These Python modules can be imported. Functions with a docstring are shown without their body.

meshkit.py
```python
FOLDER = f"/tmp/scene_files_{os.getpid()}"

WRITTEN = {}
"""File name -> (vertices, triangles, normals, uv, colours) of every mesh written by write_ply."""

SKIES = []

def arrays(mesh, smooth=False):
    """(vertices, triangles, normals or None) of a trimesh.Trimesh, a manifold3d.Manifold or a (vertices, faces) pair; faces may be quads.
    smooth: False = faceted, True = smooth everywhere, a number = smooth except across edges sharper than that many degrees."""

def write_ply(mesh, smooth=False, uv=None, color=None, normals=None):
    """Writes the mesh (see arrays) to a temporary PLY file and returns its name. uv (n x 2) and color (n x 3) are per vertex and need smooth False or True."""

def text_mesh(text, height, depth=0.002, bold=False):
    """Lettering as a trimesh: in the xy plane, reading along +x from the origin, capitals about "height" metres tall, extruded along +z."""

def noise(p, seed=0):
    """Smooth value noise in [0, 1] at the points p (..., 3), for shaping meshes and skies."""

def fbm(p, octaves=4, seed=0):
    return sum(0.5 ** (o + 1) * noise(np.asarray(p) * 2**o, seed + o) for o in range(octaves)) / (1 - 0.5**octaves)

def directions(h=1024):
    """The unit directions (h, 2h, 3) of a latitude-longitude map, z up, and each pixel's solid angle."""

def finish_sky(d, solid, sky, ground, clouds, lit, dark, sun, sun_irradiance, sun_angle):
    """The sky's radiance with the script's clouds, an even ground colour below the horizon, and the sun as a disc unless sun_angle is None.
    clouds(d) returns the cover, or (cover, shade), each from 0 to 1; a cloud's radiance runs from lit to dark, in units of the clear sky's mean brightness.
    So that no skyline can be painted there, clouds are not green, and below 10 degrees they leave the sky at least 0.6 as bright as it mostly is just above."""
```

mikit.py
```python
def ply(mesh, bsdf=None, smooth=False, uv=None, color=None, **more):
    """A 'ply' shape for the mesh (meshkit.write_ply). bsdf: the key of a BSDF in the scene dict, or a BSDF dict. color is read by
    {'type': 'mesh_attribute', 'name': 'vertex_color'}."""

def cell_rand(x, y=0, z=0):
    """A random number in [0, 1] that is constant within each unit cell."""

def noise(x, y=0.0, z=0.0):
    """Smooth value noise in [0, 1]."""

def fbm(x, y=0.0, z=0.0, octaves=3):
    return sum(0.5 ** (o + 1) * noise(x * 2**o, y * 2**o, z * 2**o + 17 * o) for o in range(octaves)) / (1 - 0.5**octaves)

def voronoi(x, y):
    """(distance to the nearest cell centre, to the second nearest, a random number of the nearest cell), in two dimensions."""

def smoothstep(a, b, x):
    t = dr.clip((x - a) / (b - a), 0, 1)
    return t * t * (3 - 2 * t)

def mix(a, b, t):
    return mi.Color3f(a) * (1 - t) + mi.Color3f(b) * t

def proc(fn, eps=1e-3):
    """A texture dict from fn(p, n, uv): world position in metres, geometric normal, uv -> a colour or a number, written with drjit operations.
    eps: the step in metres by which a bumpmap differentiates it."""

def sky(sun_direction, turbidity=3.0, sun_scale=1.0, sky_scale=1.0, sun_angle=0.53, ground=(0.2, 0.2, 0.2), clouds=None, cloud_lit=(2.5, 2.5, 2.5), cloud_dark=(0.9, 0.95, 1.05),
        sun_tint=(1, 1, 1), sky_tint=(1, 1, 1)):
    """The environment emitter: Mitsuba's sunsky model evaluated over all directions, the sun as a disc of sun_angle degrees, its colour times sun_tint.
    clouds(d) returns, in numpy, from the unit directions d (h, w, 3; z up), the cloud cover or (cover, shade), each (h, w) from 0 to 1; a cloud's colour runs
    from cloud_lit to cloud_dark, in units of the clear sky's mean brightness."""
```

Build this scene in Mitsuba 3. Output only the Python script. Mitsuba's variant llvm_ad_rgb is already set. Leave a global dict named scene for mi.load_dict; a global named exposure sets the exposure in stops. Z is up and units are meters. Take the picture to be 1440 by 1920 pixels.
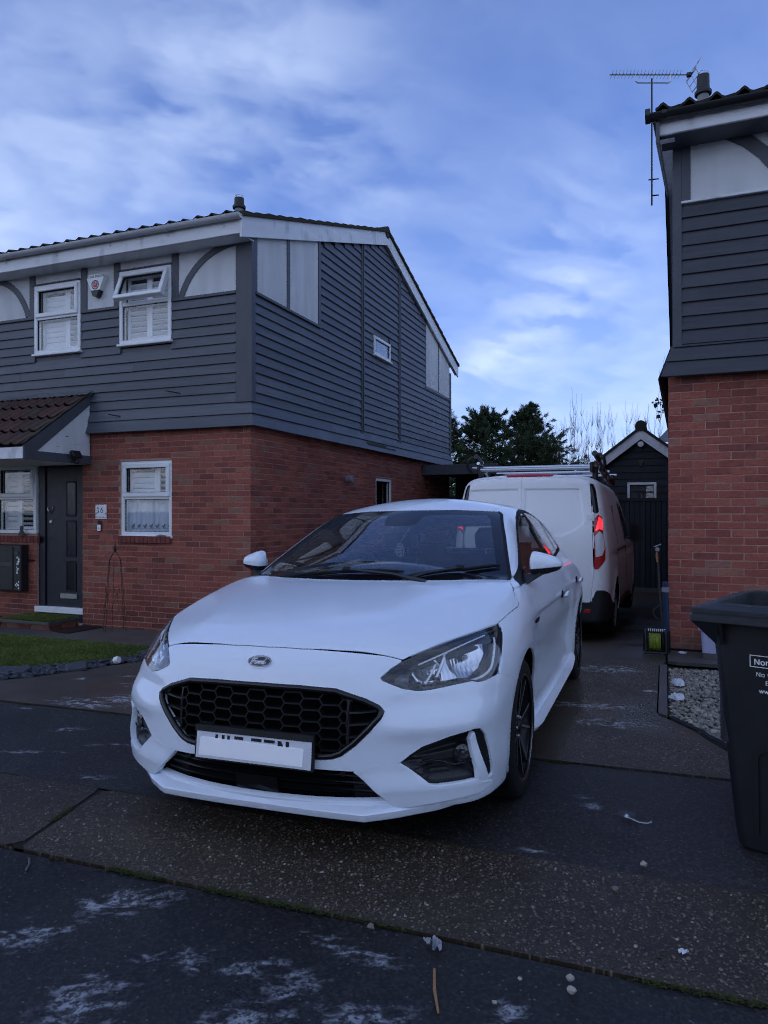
import math, numpy as np, trimesh, shapely, mitsuba as mi, drjit as dr, meshkit, mikit
from shapely.geometry import Polygon, box as sbox, LineString, Point
from shapely.ops import unary_union
from mikit import proc, fbm, noise, voronoi, cell_rand, smoothstep, mix
T = mi.ScalarTransform4f
rng = np.random.default_rng(7)
scene, labels = {}, {}

# ---------------------------------------------------------------- camera, sky, exposure
CAM_Z, YAW = 1.333, math.radians(21.5)
FWD = np.array([-math.sin(YAW), math.cos(YAW), 0.0])
scene['camera'] = {'type': 'perspective', 'fov': math.degrees(2 * math.atan(720 / 1340)), 'fov_axis': 'x', 'near_clip': .05, 'far_clip': 3000.0,
                   'to_world': T().look_at([0, 0, CAM_Z], (np.array([0, 0, CAM_Z]) + FWD).tolist(), [0, 0, 1])}
exposure = 2.95
LAMP = .30                                                   # radiance of the van's brake lamps

def clouds(d):
    az = np.degrees(np.arctan2(d[..., 0], d[..., 1])); el = np.degrees(np.arcsin(np.clip(d[..., 2], -1, 1)))
    def blob(a0, e0, ra, re, tilt=0.0):
        a, e = (az - a0 + 180) % 360 - 180, el - e0
        c, s = math.cos(math.radians(tilt)), math.sin(math.radians(tilt))
        return np.exp(-((a * c + e * s) / ra) ** 2 - ((e * c - a * s) / re) ** 2)
    q = np.stack([d[..., 0] / (d[..., 2] + .25), d[..., 1] / (d[..., 2] + .25), d[..., 2] * 0], -1)
    w = meshkit.fbm(q * 2.2 + 3.1, 5, 3)
    e = q @ np.array([[.80, -.60, 0], [.60, .80, 0], [0, 0, 1]]) * [2.2, 5.2, 1]
    st = meshkit.fbm(e * 1.5 + 2.2 * w[..., None], 6, 11)
    fine = meshkit.fbm(q * 11.0 + 2.5 * st[..., None], 5, 31)
    tex = np.clip((.55 * st + .30 * fine + .15 * w - .40) * 4.2, 0, 1)
    cov = .01 + .04 * np.clip((w - .4) * 3, 0, 1) + .07 * tex
    cov += .58 * blob(-53, 17, 8, 9, 30) * (.62 + .5 * tex) + .20 * blob(-46, 32, 12, 9, 40) * tex
    cov += .34 * blob(-32, 31, 12, 7, 28) * tex + .26 * blob(-24, 25, 8, 5, -40) * tex + .22 * blob(-38, 24, 10, 7, 0) * tex
    cov += .50 * blob(-10.5, 13.6, 7, 1.9, 33) * (.15 + tex) + .34 * blob(-6, 18, 9, 8, 30) * tex + .30 * blob(-4, 9, 14, 5, 0) * (.3 + .8 * tex)
    # unseen pale cloud added round the rest of the sky to brighten the walls
    back = np.clip((np.abs((az + 21.5 + 180) % 360 - 180) - 42) / 50, 0, 1); back = back * back * (3 - 2 * back)
    cov = np.maximum(cov, back * np.clip(.50 + 1.1 * (w - .42) + .5 * (fine - .5) + .25 * (tex - .4), 0, .95)); top = np.clip((el - 42) / 30, 0, 1)
    cov = cov * (1 - .35 * top) 
    cov += .12 * np.exp(-(el / 9.0) ** 2)
    return np.clip(cov, 0, .96), np.clip(.25 + .5 * (w - .4), 0, .6)

scene['sky'] = mikit.sky([-.5, -.8, .36], turbidity=3.0, sun_scale=0.0, sky_scale=.86, clouds=clouds, cloud_lit=(2.05, 2.5, 3.4), cloud_dark=(1.25, 1.55, 2.15), sky_tint=(.68, .72, 1.18), ground=(.08, .08, .085))

# ---------------------------------------------------------------- helpers
def sst(a, b, x):
    t = np.clip((x - a) / (b - a), 0, 1); return t * t * (3 - 2 * t)
def G(x, y):
    """height of the ground"""
    y = np.clip(y, -6, 16); x = np.clip(x, -4.5, 6)
    return .01713 * (x + 1.4876) - .01491 * (y - 2.4061) - .17 * sst(6.8, 10, y - .8 * (x + 1))
COUNT = {}
def fresh(key):
    n = COUNT.get(key, 0); COUNT[key] = n + 1
    return key if n == 0 else f'{key}_{n:03d}'
def put(key, mesh, bsdf, smooth=False, uv=None, label=None, cat=None, group=None, kind=None, M=None, color=None):
    key = fresh(key)
    if isinstance(mesh, list): mesh = join(mesh)
    d = mikit.ply(mesh, bsdf, smooth=smooth, uv=uv, color=color)
    if M is not None: d['to_world'] = T(np.asarray(M).tolist())
    scene[key] = d
    tag(key, label, cat, group, kind)
    return key
def tag(key, label=None, cat=None, group=None, kind=None):
    t = {k: v for k, v in (('label', label), ('category', cat), ('group', group), ('kind', kind)) if v}
    if t: labels.setdefault(key, {}).update(t)
def thing(key, label, cat, group=None):
    key = fresh(key); tag(key, label, cat, group); return key
def join(ms):
    vs, fs, n = [], [], 0
    for m in ms:
        v, f = (np.asarray(m.vertices), np.asarray(m.faces)) if hasattr(m, 'vertices') else m
        vs.append(v); fs.append(np.asarray(f) + n); n += len(v)
    return np.vstack(vs), np.vstack(fs)
BOXF = np.array([[0, 2, 1], [0, 3, 2], [4, 5, 6], [4, 6, 7], [0, 1, 5], [0, 5, 4], [1, 2, 6], [1, 6, 5], [2, 3, 7], [2, 7, 6], [3, 0, 4], [3, 4, 7]])
def bx(x0, x1, y0, y1, z0, z1):
    v = np.array([[x0, y0, z0], [x1, y0, z0], [x1, y1, z0], [x0, y1, z0], [x0, y0, z1], [x1, y0, z1], [x1, y1, z1], [x0, y1, z1]], float)
    return v, BOXF
def rbx(x0, x1, y0, y1, z0, z1, r=.006):
    """box with chamfered edges"""
    c = np.array([[x0, y0, z0], [x1, y1, z1]], float); P = []
    r = min(r, .45 * (x1 - x0), .45 * (y1 - y0), .45 * (z1 - z0))
    for a, b, e in np.ndindex(2, 2, 2):
        p = np.array([c[a, 0], c[b, 1], c[e, 2]]); s = np.array([1 - 2 * a, 1 - 2 * b, 1 - 2 * e]) * r
        for k in range(3):
            q = p + s; q[k] = p[k]; P.append(q)
    h = trimesh.convex.convex_hull(np.array(P)); return np.array(h.vertices), np.array(h.faces)
def hull(P):
    h = trimesh.convex.convex_hull(np.asarray(P, float)); return np.array(h.vertices), np.array(h.faces)
def frame(o, u, n):
    """matrix of a wall: local x along u, y along n (outwards), z up"""
    M = np.eye(4); M[:3, 0] = u; M[:3, 1] = n; M[:3, 2] = [0, 0, 1]; M[:3, 3] = o; return M
def mv(mesh, M):
    v, f = (np.asarray(mesh.vertices), np.asarray(mesh.faces)) if hasattr(mesh, 'vertices') else mesh
    M = np.asarray(M); v = v @ M[:3, :3].T + M[:3, 3]
    return v, (f if np.linalg.det(M[:3, :3]) > 0 else np.asarray(f)[:, ::-1])
def rot(axis, deg, o=(0, 0, 0)):
    return trimesh.transformations.rotation_matrix(math.radians(deg), axis, o)
def tr(x, y, z): return trimesh.transformations.translation_matrix([x, y, z])
def tube(pts, r, sides=8, closed=False):
    p = np.asarray(pts, float); n = len(p); r = np.broadcast_to(r, (n,))
    t = np.roll(p, -1, 0) - np.roll(p, 1, 0) if closed else np.gradient(p, axis=0)
    t /= np.linalg.norm(t, axis=1, keepdims=True) + 1e-12
    a = np.cross(t[0], [0, 0, 1.0] if abs(t[0][2]) < .9 else [1.0, 0, 0]); a /= np.linalg.norm(a); A = []
    for k in range(n):
        a = a - t[k] * (a @ t[k]); a /= np.linalg.norm(a) + 1e-12; A.append(a)
    A = np.array(A); B = np.cross(t, A); ang = np.arange(sides) * 2 * np.pi / sides
    v = p[:, None] + r[:, None, None] * (np.cos(ang)[None, :, None] * A[:, None] + np.sin(ang)[None, :, None] * B[:, None])
    v = v.reshape(-1, 3); f = []
    for i in range(n if closed else n - 1):
        k = (i + 1) % n
        for j in range(sides):
            q = [i * sides + j, i * sides + (j + 1) % sides, k * sides + (j + 1) % sides, k * sides + j]
            f += [[q[0], q[1], q[2]], [q[0], q[2], q[3]]]
    if not closed:
        v = np.vstack([v, p[:1], p[-1:]]); a, b = len(v) - 2, len(v) - 1
        for j in range(sides):
            f += [[a, (j + 1) % sides, j], [b, (n - 1) * sides + j, (n - 1) * sides + (j + 1) % sides]]
    return v, np.array(f)
def lathe(prof, n=32):
    """profile (r, z) revolved about z"""
    prof = np.asarray(prof, float); ang = np.arange(n) * 2 * np.pi / n
    v = np.stack([prof[:, None, 0] * np.cos(ang), prof[:, None, 0] * np.sin(ang), np.repeat(prof[:, 1:2], n, 1)], -1).reshape(-1, 3); f = []
    i, j = np.meshgrid(np.arange(len(prof) - 1), np.arange(n), indexing='ij'); k = (j + 1) % n
    q = np.stack([i * n + j, i * n + k, (i + 1) * n + k, (i + 1) * n + j], -1).reshape(-1, 4)
    return v, np.vstack([q[:, [0, 1, 2]], q[:, [0, 2, 3]]])
def prism(poly, d):
    """shapely polygon (or point list) extruded 0..d along z"""
    poly = poly if hasattr(poly, 'geoms') or hasattr(poly, 'exterior') else Polygon(poly)
    gs = [g for g in getattr(poly, 'geoms', [poly]) if g.area > 1e-9]
    return join([trimesh.creation.extrude_polygon(g, d, engine='earcut') for g in gs])
XZ = np.array([[1, 0, 0, 0], [0, 0, -1, 0], [0, 1, 0, 0], [0, 0, 0, 1.0]])   # drawing plane (x, y) -> wall (x, z), depth towards -y
def wallprism(poly, y0, y1):
    """polygon in wall coordinates (x along, z up) from depth y0 to y1 (y outwards)"""
    v, f = prism(poly, y1 - y0)
    return np.stack([v[:, 0], y0 + v[:, 2], v[:, 1]], 1), f[:, ::-1]
def polysd(P, a, b):
    """signed distance (negative inside) of the points (a, b) to the polygon P"""
    P = np.asarray(P, float); Q = np.roll(P, -1, 0); a, b = np.asarray(a, float), np.asarray(b, float)
    d = np.full(a.shape, 1e9); ins = np.zeros(a.shape, bool)
    for (x0, y0), (x1, y1) in zip(P, Q):
        ex, ey = x1 - x0, y1 - y0
        t = np.clip(((a - x0) * ex + (b - y0) * ey) / (ex * ex + ey * ey + 1e-12), 0, 1)
        d = np.minimum(d, np.hypot(a - x0 - t * ex, b - y0 - t * ey))
        c = (y0 > b) != (y1 > b)
        ins ^= c & (a < (x1 - x0) * (b - y0) / np.where(y1 == y0, 1, y1 - y0) + x0)
    return np.where(ins, -d, d)
def clip(V, F, phi):
    """the part of the mesh where phi < 0, cut along phi = 0"""
    s = phi < 0; k = s[F].sum(1)
    keep = F[k == 3]; cut = F[(k == 1) | (k == 2)]
    newV, newF, cache = list(V), [], {}
    def mid(i, j):
        key = (i, j) if i < j else (j, i)
        if key not in cache:
            t = phi[i] / (phi[i] - phi[j]); cache[key] = len(newV); newV.append(V[i] + t * (V[j] - V[i]))
        return cache[key]
    for f in cut:
        for r in range(3):
            a, b, c = f[r], f[(r + 1) % 3], f[(r + 2) % 3]
            if s[a] and not s[b] and not s[c]:
                newF.append([a, mid(a, b), mid(c, a)]); break
            if s[a] and s[b] and not s[c]:
                m, n = mid(b, c), mid(c, a); newF += [[a, b, m], [a, m, n]]; break
    F = np.vstack([keep, np.array(newF, int).reshape(-1, 3)]); V = np.array(newV)
    u, inv = np.unique(F, return_inverse=True)
    return V[u], inv.reshape(F.shape)
def subdivide(V, F):
    E = np.sort(np.vstack([F[:, [0, 1]], F[:, [1, 2]], F[:, [2, 0]]]), 1)
    u, inv = np.unique(E, axis=0, return_inverse=True); inv = inv.ravel()
    n, m = len(V), len(F); a, b, c = (n + inv[i * m:(i + 1) * m] for i in range(3))
    V = np.vstack([V, (V[u[:, 0]] + V[u[:, 1]]) / 2])
    return V, np.vstack([np.stack(x, 1) for x in ((F[:, 0], a, c), (a, F[:, 1], b), (c, b, F[:, 2]), (a, b, c))])
def grid(xs, ys, fz):
    X, Y = np.meshgrid(xs, ys, indexing='ij'); n, m = X.shape
    V = np.stack([X, Y, fz(X, Y)], -1).reshape(-1, 3)
    i, j = np.meshgrid(np.arange(n - 1), np.arange(m - 1), indexing='ij'); q = (i * m + j).ravel()
    return V, np.vstack([np.stack([q, q + m, q + m + 1], 1), np.stack([q, q + m + 1, q + 1], 1)])
def sheet(P, dz, h=.08, skirt=0.0):
    """ground sheet over the polygon P, dz above the ground"""
    P = np.asarray(P, float); lo, hi = P.min(0) - h, P.max(0) + h
    V, F = grid(np.arange(lo[0], hi[0] + h, h), np.arange(lo[1], hi[1] + h, h), lambda x, y: G(x, y) + dz)
    V, F = clip(V, F, polysd(P, V[:, 0], V[:, 1]))
    if skirt:
        e = np.vstack([F[:, [0, 1]], F[:, [1, 2]], F[:, [2, 0]]]); u, inv, c = np.unique(np.sort(e, 1), axis=0, return_inverse=True, return_counts=True)
        e = e[c[inv.ravel()] == 1]; W = V[e.ravel()].copy(); n = len(V); L = W.copy(); L[:, 2] -= skirt
        k = np.arange(len(e)) * 2; m = len(W)
        V = np.vstack([V, W, L]); F = np.vstack([F, np.stack([n + k + 1, n + k, n + m + k], 1), np.stack([n + k + 1, n + m + k, n + m + k + 1], 1)])
    return V, F

# ---------------------------------------------------------------- materials
def pr(col, rough=.6, spec=.5, metal=0.0, two=True, **k):
    d = {'type': 'principled', 'base_color': col if isinstance(col, dict) else {'type': 'rgb', 'value': list(col)}, 'roughness': rough, 'specular': spec, 'metallic': metal, **k}
    return {'type': 'twosided', 'b': d} if two else d
def bump(d, tex, scale):
    if d['type'] == 'twosided': return {'type': 'twosided', 'b': {'type': 'bumpmap', 't': tex, 'b': d['b'], 'scale': scale}}
    return {'type': 'bumpmap', 't': tex, 'b': d, 'scale': scale}
def mat(name, d): scene['mat_' + name] = d
def B(name): return 'mat_' + name

def brick_col(p, n, uv):
    a = fbm(p.x * 31 + p.y * 27, p.z * 60, p.y * 20, 3); b = noise((p.x + p.y) * 160, p.z * 240)
    c = mix((.33, .104, .072), (.225, .066, .052), uv.x)
    c = mix(c, (.25, .135, .098), smoothstep(.82, .98, uv.y) * .8)
    c = mix(c, (.12, .048, .042), smoothstep(.16, .0, uv.y) * .7)
    damp = smoothstep(.35, -.25, p.z + .35 * fbm(p.x * 2 + p.y * 2, p.z * 1.5, 3, 3) - .15)
    st = fbm((p.x + p.y) * 1.3, p.z * .8, 7, 4)
    return c * (.55 + .55 * a + .28 * b) * (1 - .35 * damp) * (.75 + .5 * st)
mat('brick', bump(pr(proc(brick_col), .85, .25), proc(lambda p, n, uv: fbm((p.x + p.y) * 90, p.z * 120, p.x * 30, 3)), .004))
mat('mortar', pr(proc(lambda p, n, uv: mix((.30, .17, .125), (.47, .29, .22), fbm(p.x * 5 + p.y * 5, p.z * 7, 0, 4)) * (.7 + .5 * fbm((p.x + p.y) * 1.3, p.z * .8, 7, 4))), .95, .1))
def board_col(p, n, uv):
    u = (p.x + p.y) * 2.0
    g = fbm(u, p.z * 55, uv.x * 40, 4); s = fbm(u * .7, p.z * 3, uv.x * 9, 3)
    c = mix((.060, .066, .082), (.088, .094, .112), uv.x) * (.78 + .4 * g)
    return mix(c, (.14, .145, .16), smoothstep(.62, .85, s) * .45)
mat('board', bump(pr(proc(board_col), .50, .5), proc(lambda p, n, uv: fbm((p.x + p.y) * 3, p.z * 120, uv.x * 31, 3)), .0035))
mat('board_dark', bump(pr(proc(lambda p, n, uv: board_col(p, n, uv) * .62), .55, .45), proc(lambda p, n, uv: fbm((p.x + p.y) * 3, p.z * 120, uv.x * 31, 3)), .005))
mat('fence_dark', bump(pr(proc(lambda p, n, uv: mix((.010, .013, .021), (.020, .024, .034), uv.x) * (.6 + .7 * fbm(p.x * 30, p.z * 3, uv.x * 20, 3))), .6, .35), proc(lambda p, n, uv: fbm(p.x * 90, p.z * 3, 2, 3)), .003))
mat('trim', pr(proc(lambda p, n, uv: mix((.05, .055, .068), (.075, .08, .097), fbm(p.x * 6 + p.y * 6, p.z * 3, 1, 3))), .5, .45))
mat('bare_wood', pr(proc(lambda p, n, uv: mix((.05, .048, .045), (.13, .125, .12), fbm(p.y * 3, p.z * 60, 2, 4))), .8, .2))
def render_col(p, n, uv):
    a = fbm((p.x + p.y) * 2.5, p.z * .9, 4, 4); b = fbm((p.x + p.y) * 9, p.z * 1.2, 9, 4)
    return mix((.58, .59, .60), (.72, .73, .73), a) * (.82 + .25 * b)
mat('render', bump(pr(proc(render_col), .8, .2), proc(lambda p, n, uv: fbm((p.x + p.y) * 70, p.z * 70, 3, 3)), .003))
mat('render_peel', bump(pr(proc(lambda p, n, uv: render_col(p, n, uv) * (1 - .75 * smoothstep(.80, .86, fbm(p.x * 9 + p.y * 7, p.z * 70, 5, 3)))), .7, .2), proc(lambda p, n, uv: fbm(p.x * 9 + p.y * 7, p.z * 60, 3, 3)), .006))
mat('upvc', pr(proc(lambda p, n, uv: mix((.66, .67, .68), (.78, .79, .79), fbm((p.x + p.y) * 3, p.z * 3, 2, 4))), .35, .5))
mat('white_fascia', pr(proc(lambda p, n, uv: mix((.60, .61, .63), (.74, .75, .76), fbm((p.x + p.y) * 1.3, p.z * 9, 2, 4)) * (1 - .25 * smoothstep(.6, .8, fbm((p.x + p.y) * 6, p.z * 3, 7, 3)))), .45, .45))
mat('gutter_grey', pr(proc(lambda p, n, uv: mix((.40, .41, .43), (.55, .56, .57), fbm(p.x * 3, p.y * 3, 2, 4))), .35, .5))
mat('gutter_black', pr((.012, .013, .015), .35, .5))
mat('glass', {'type': 'thindielectric', 'int_ior': 1.5})
mat('room_dark', pr((.012, .013, .016), .9, .1))
mat('shutter', pr((.66, .69, .70), .45, .4))
mat('lace', pr(proc(lambda p, n, uv: mix((.42, .47, .54), (.62, .68, .75), fbm(p.x * 22, p.z * 2, 3, 3))), .9, .1))
mat('lace_print', pr((.13, .15, .18), .9, .1))
mat('flat_black', pr((.006, .006, .007), .8, .2))  # near-black for the wall grooves, plinth, fence backing and lean-to back
def tile_col(p, n, uv):
    a = fbm(p.x * 9, p.y * 9, p.z * 9, 4); b = noise(p.x * 130, p.y * 130, p.z * 60)
    c = mix((.085, .040, .032), (.055, .032, .030), uv.x) * (.65 + .6 * a)
    c = mix(c, (.05, .05, .035), smoothstep(.55, .75, fbm(p.x * 4, p.y * 4, 5, 3)) * .6)
    return mix(c, (.35, .35, .34), smoothstep(.985, .995, b) * .6)
mat('tile_brown', pr(proc(tile_col), .75, .35))
mat('tile_dark', pr(proc(lambda p, n, uv: mix((.022, .02, .02), (.05, .042, .036), fbm(p.x * 8, p.y * 8, p.z * 8, 4))), .8, .3))
mat('mossy', pr(proc(lambda p, n, uv: mix((.03, .025, .02), (.06, .055, .03), fbm(p.x * 30, p.y * 30, p.z * 30, 4))), .9, .2))
mat('lead', pr(proc(lambda p, n, uv: mix((.05, .052, .058), (.14, .145, .155), fbm(p.x * 7, p.y * 20, p.z * 20, 4))), .55, .4))
mat('black_plastic', pr(proc(lambda p, n, uv: mix((.008, .0085, .010), (.016, .017, .019), fbm(p.x * 20, p.y * 20, p.z * 20, 3))), .42, .45))
mat('matt_black', pr((.006, .006, .007), .65, .35))
mat('gloss_black', pr((.005, .005, .006), .12, .5))
mat('iron', pr((.012, .010, .010), .6, .4))
mat('door_navy', pr((.006, .0085, .017), .42, .45))
mat('door_glass', pr((.004, .006, .010), .22, .4))
mat('steel', pr((.45, .46, .47), .3, .5, 1.0))
mat('alu', pr((.55, .56, .58), .32, .5, 1.0))
mat('chrome', pr((.75, .76, .78), .07, .5, 1.0))
mat('flue_grey', pr((.20, .205, .22), .5, .4))
mat('flue_black', pr((.02, .021, .023), .5, .4))
# ground
def asphalt(p):
    f, s, r = voronoi(p.x * 105, p.y * 105)
    big = fbm(p.x * 1.1, p.y * 1.1, 3, 4)
    c = mix((.0115, .0100, .0098), (.032, .0285, .0275), r * r) * (.42 + .62 * big)
    f2, s2, r2 = voronoi(p.x * 33, p.y * 33)
    return mix(c, (.13, .13, .13), smoothstep(.16, .08, f2) * smoothstep(.80, .84, r2) * .55)
def foam(p, L, ang=.35):
    """dried foam: wispy residue, thickest inside the ellipses L (x, y, rx, ry, angle)"""
    m = mi.Float(0)
    for x, y, rx, ry, a in L:
        c, s = math.cos(a), math.sin(a); u = ((p.x - x) * c + (p.y - y) * s) / rx; v = ((p.y - y) * c - (p.x - x) * s) / ry
        m = dr.maximum(m, smoothstep(1.0, .0, dr.sqrt(u * u + v * v)))
    c, s = math.cos(ang), math.sin(ang); wx = .05 * fbm(p.x * 7, p.y * 7, 1, 3); u, v = p.x * c + p.y * s + wx, p.y * c - p.x * s + 1.4 * wx
    r1 = 1 - dr.abs(2 * fbm(u * 9, v * 21, 3, 4) - 1); r2 = fbm(u * 26, v * 44, 5, 4); h = noise(p.x * 170, p.y * 170); k = noise(p.x * 75, p.y * 75)
    w = smoothstep(.66, 1.04, r1 * .58 + r2 * .45 + m * .24 - .10) * smoothstep(.0, .6, m)
    return dr.clip(w * (.10 + 1.0 * smoothstep(.28, .75, h * .5 + k * .55)), 0, 1)
FOAM_ROAD = [(-1.86, 1.66, .26, .13, .5), (-1.34, 1.74, .24, .12, .3), (-1.12, 1.79, .20, .10, .2), (-.95, 1.75, .16, .12, .6), (-.86, 1.96, .34, .07, -.15), (-1.45, 1.50, .22, .22, .8), (-1.0, 1.60, .22, .12, .5), (-.39, 1.84, .12, .12, .9), (-1.75, 1.92, .40, .16, .7), (-1.1, 1.42, .4, .16, .3), (-.72, 1.68, .26, .14, .4), (-1.95, 1.45, .3, .16, .4), (-.2, 1.7, .2, .12, .3)]
FOAM_APRON = [(-.32, 3.36, .10, .16, .3), (-.47, 2.80, .13, .04, -.1), (-4.28, 3.80, .18, .05, .1), (-3.55, 3.5, .24, .09, .45), (-2.75, 2.86, .22, .06, .2), (-3.0, 3.35, .35, .05, .4), (-3.4, 3.05, .4, .06, .3), (-2.9, 3.75, .25, .06, .1)]
FOAM_DRIVE = [(-3.95, 4.10, .40, .09, -.05), (-3.6, 4.35, .70, .22, .5), (-4.2, 5.0, .22, .05, .1), (-3.8, 4.8, .55, .2, .6), (-4.7, 4.75, .12, .12, .4), (-.10, 5.75, .16, .10, 0), (-.45, 5.15, .5, .16, .1), (-.45, 6.5, .5, .30, 0), (-.3, 4.75, .4, .2, .2)]
FOAM_LEFT = [(-3.95, 4.00, .55, .13, -.03), (-3.5, 4.35, .9, .26, .45), (-4.35, 5.05, .30, .08, .1), (-3.8, 4.85, .7, .22, .5), (-3.3, 4.15, .6, .14, .3)]
FOAM = (.50, .52, .56)
mat('road', bump(pr(proc(lambda p, n, uv: mix(asphalt(p), FOAM, foam(p, FOAM_ROAD) * .55)), proc(lambda p, n, uv: .20 + .40 * smoothstep(.3, .62, fbm(p.x * 2.2, p.y * 2.2, 9, 4))), .5),
                 proc(lambda p, n, uv: 1 - voronoi(p.x * 150, p.y * 150)[0] + .8 * fbm(p.x * 70, p.y * 70, 2, 3)), .0022))
mat('apron', bump(pr(proc(lambda p, n, uv: mix(asphalt(p) * 1.35, FOAM, foam(p, FOAM_APRON) * .55)), proc(lambda p, n, uv: .24 + .40 * smoothstep(.3, .6, fbm(p.x * 2, p.y * 2, 5, 4))), .5),
                  proc(lambda p, n, uv: 1 - voronoi(p.x * 140, p.y * 140)[0] + .8 * fbm(p.x * 70, p.y * 70, 2, 3)), .0026))
def aggregate(p, s=60.0, wear=1.0):
    f, g, r = voronoi(p.x * s * 1.7, p.y * s * 1.7); f2, g2, r2 = voronoi(p.x * s * .95 + 7, p.y * s * .95)
    base = mix((.030, .024, .018), (.060, .049, .037), fbm(p.x * 1.7, p.y * 1.7, 2, 4)) * (.55 + .8 * fbm(p.x * 45, p.y * 45, 1, 4))
    st = mix(mix((.040, .028, .019), (.100, .080, .058), r), (.22, .20, .17), smoothstep(.93, 1.0, r))
    c = mix(base, st, smoothstep(.50, .30, f) * smoothstep(.40, .65, r) * wear)
    st2 = mix((.075, .052, .036), (.20, .175, .145), smoothstep(.82, 1, r2)) * (.7 + .6 * noise(p.x * 200, p.y * 200))
    return mix(c, st2, smoothstep(.36, .24, f2 + .10 * noise(p.x * 130, p.y * 130)) * smoothstep(.84, .88, r2) * wear)
mat('pavement', bump(pr(proc(lambda p, n, uv: aggregate(p) * mi.Color3f(.80, .70, .60) * (.55 + .7 * fbm(p.x * .9, p.y * 3, 6, 3))), proc(lambda p, n, uv: .28 + .35 * fbm(p.x * 3, p.y * 3, 4, 3)), .5),
                     proc(lambda p, n, uv: smoothstep(.5, .15, voronoi(p.x * 100, p.y * 100)[0]) + .5 * fbm(p.x * 60, p.y * 60, 2, 3)), .003))
def drive_col(p, n, uv):
    w = smoothstep(.42, .62, fbm(p.x * .8 + 2, p.y * .8, 3, 4))
    plain = mix((.034, .026, .019), (.062, .050, .038), fbm(p.x * 3, p.y * 3, 8, 4)) * (.8 + .4 * noise(p.x * 200, p.y * 200))
    a = mix(aggregate(p, 55.0, .85), plain, w)
    a = mix(a, plain * .8, smoothstep(6.9, 7.0, p.y))
    return mix(a, FOAM, dr.clip(foam(p, FOAM_DRIVE + FOAM_LEFT) * 1.0, 0, .85))
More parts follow.
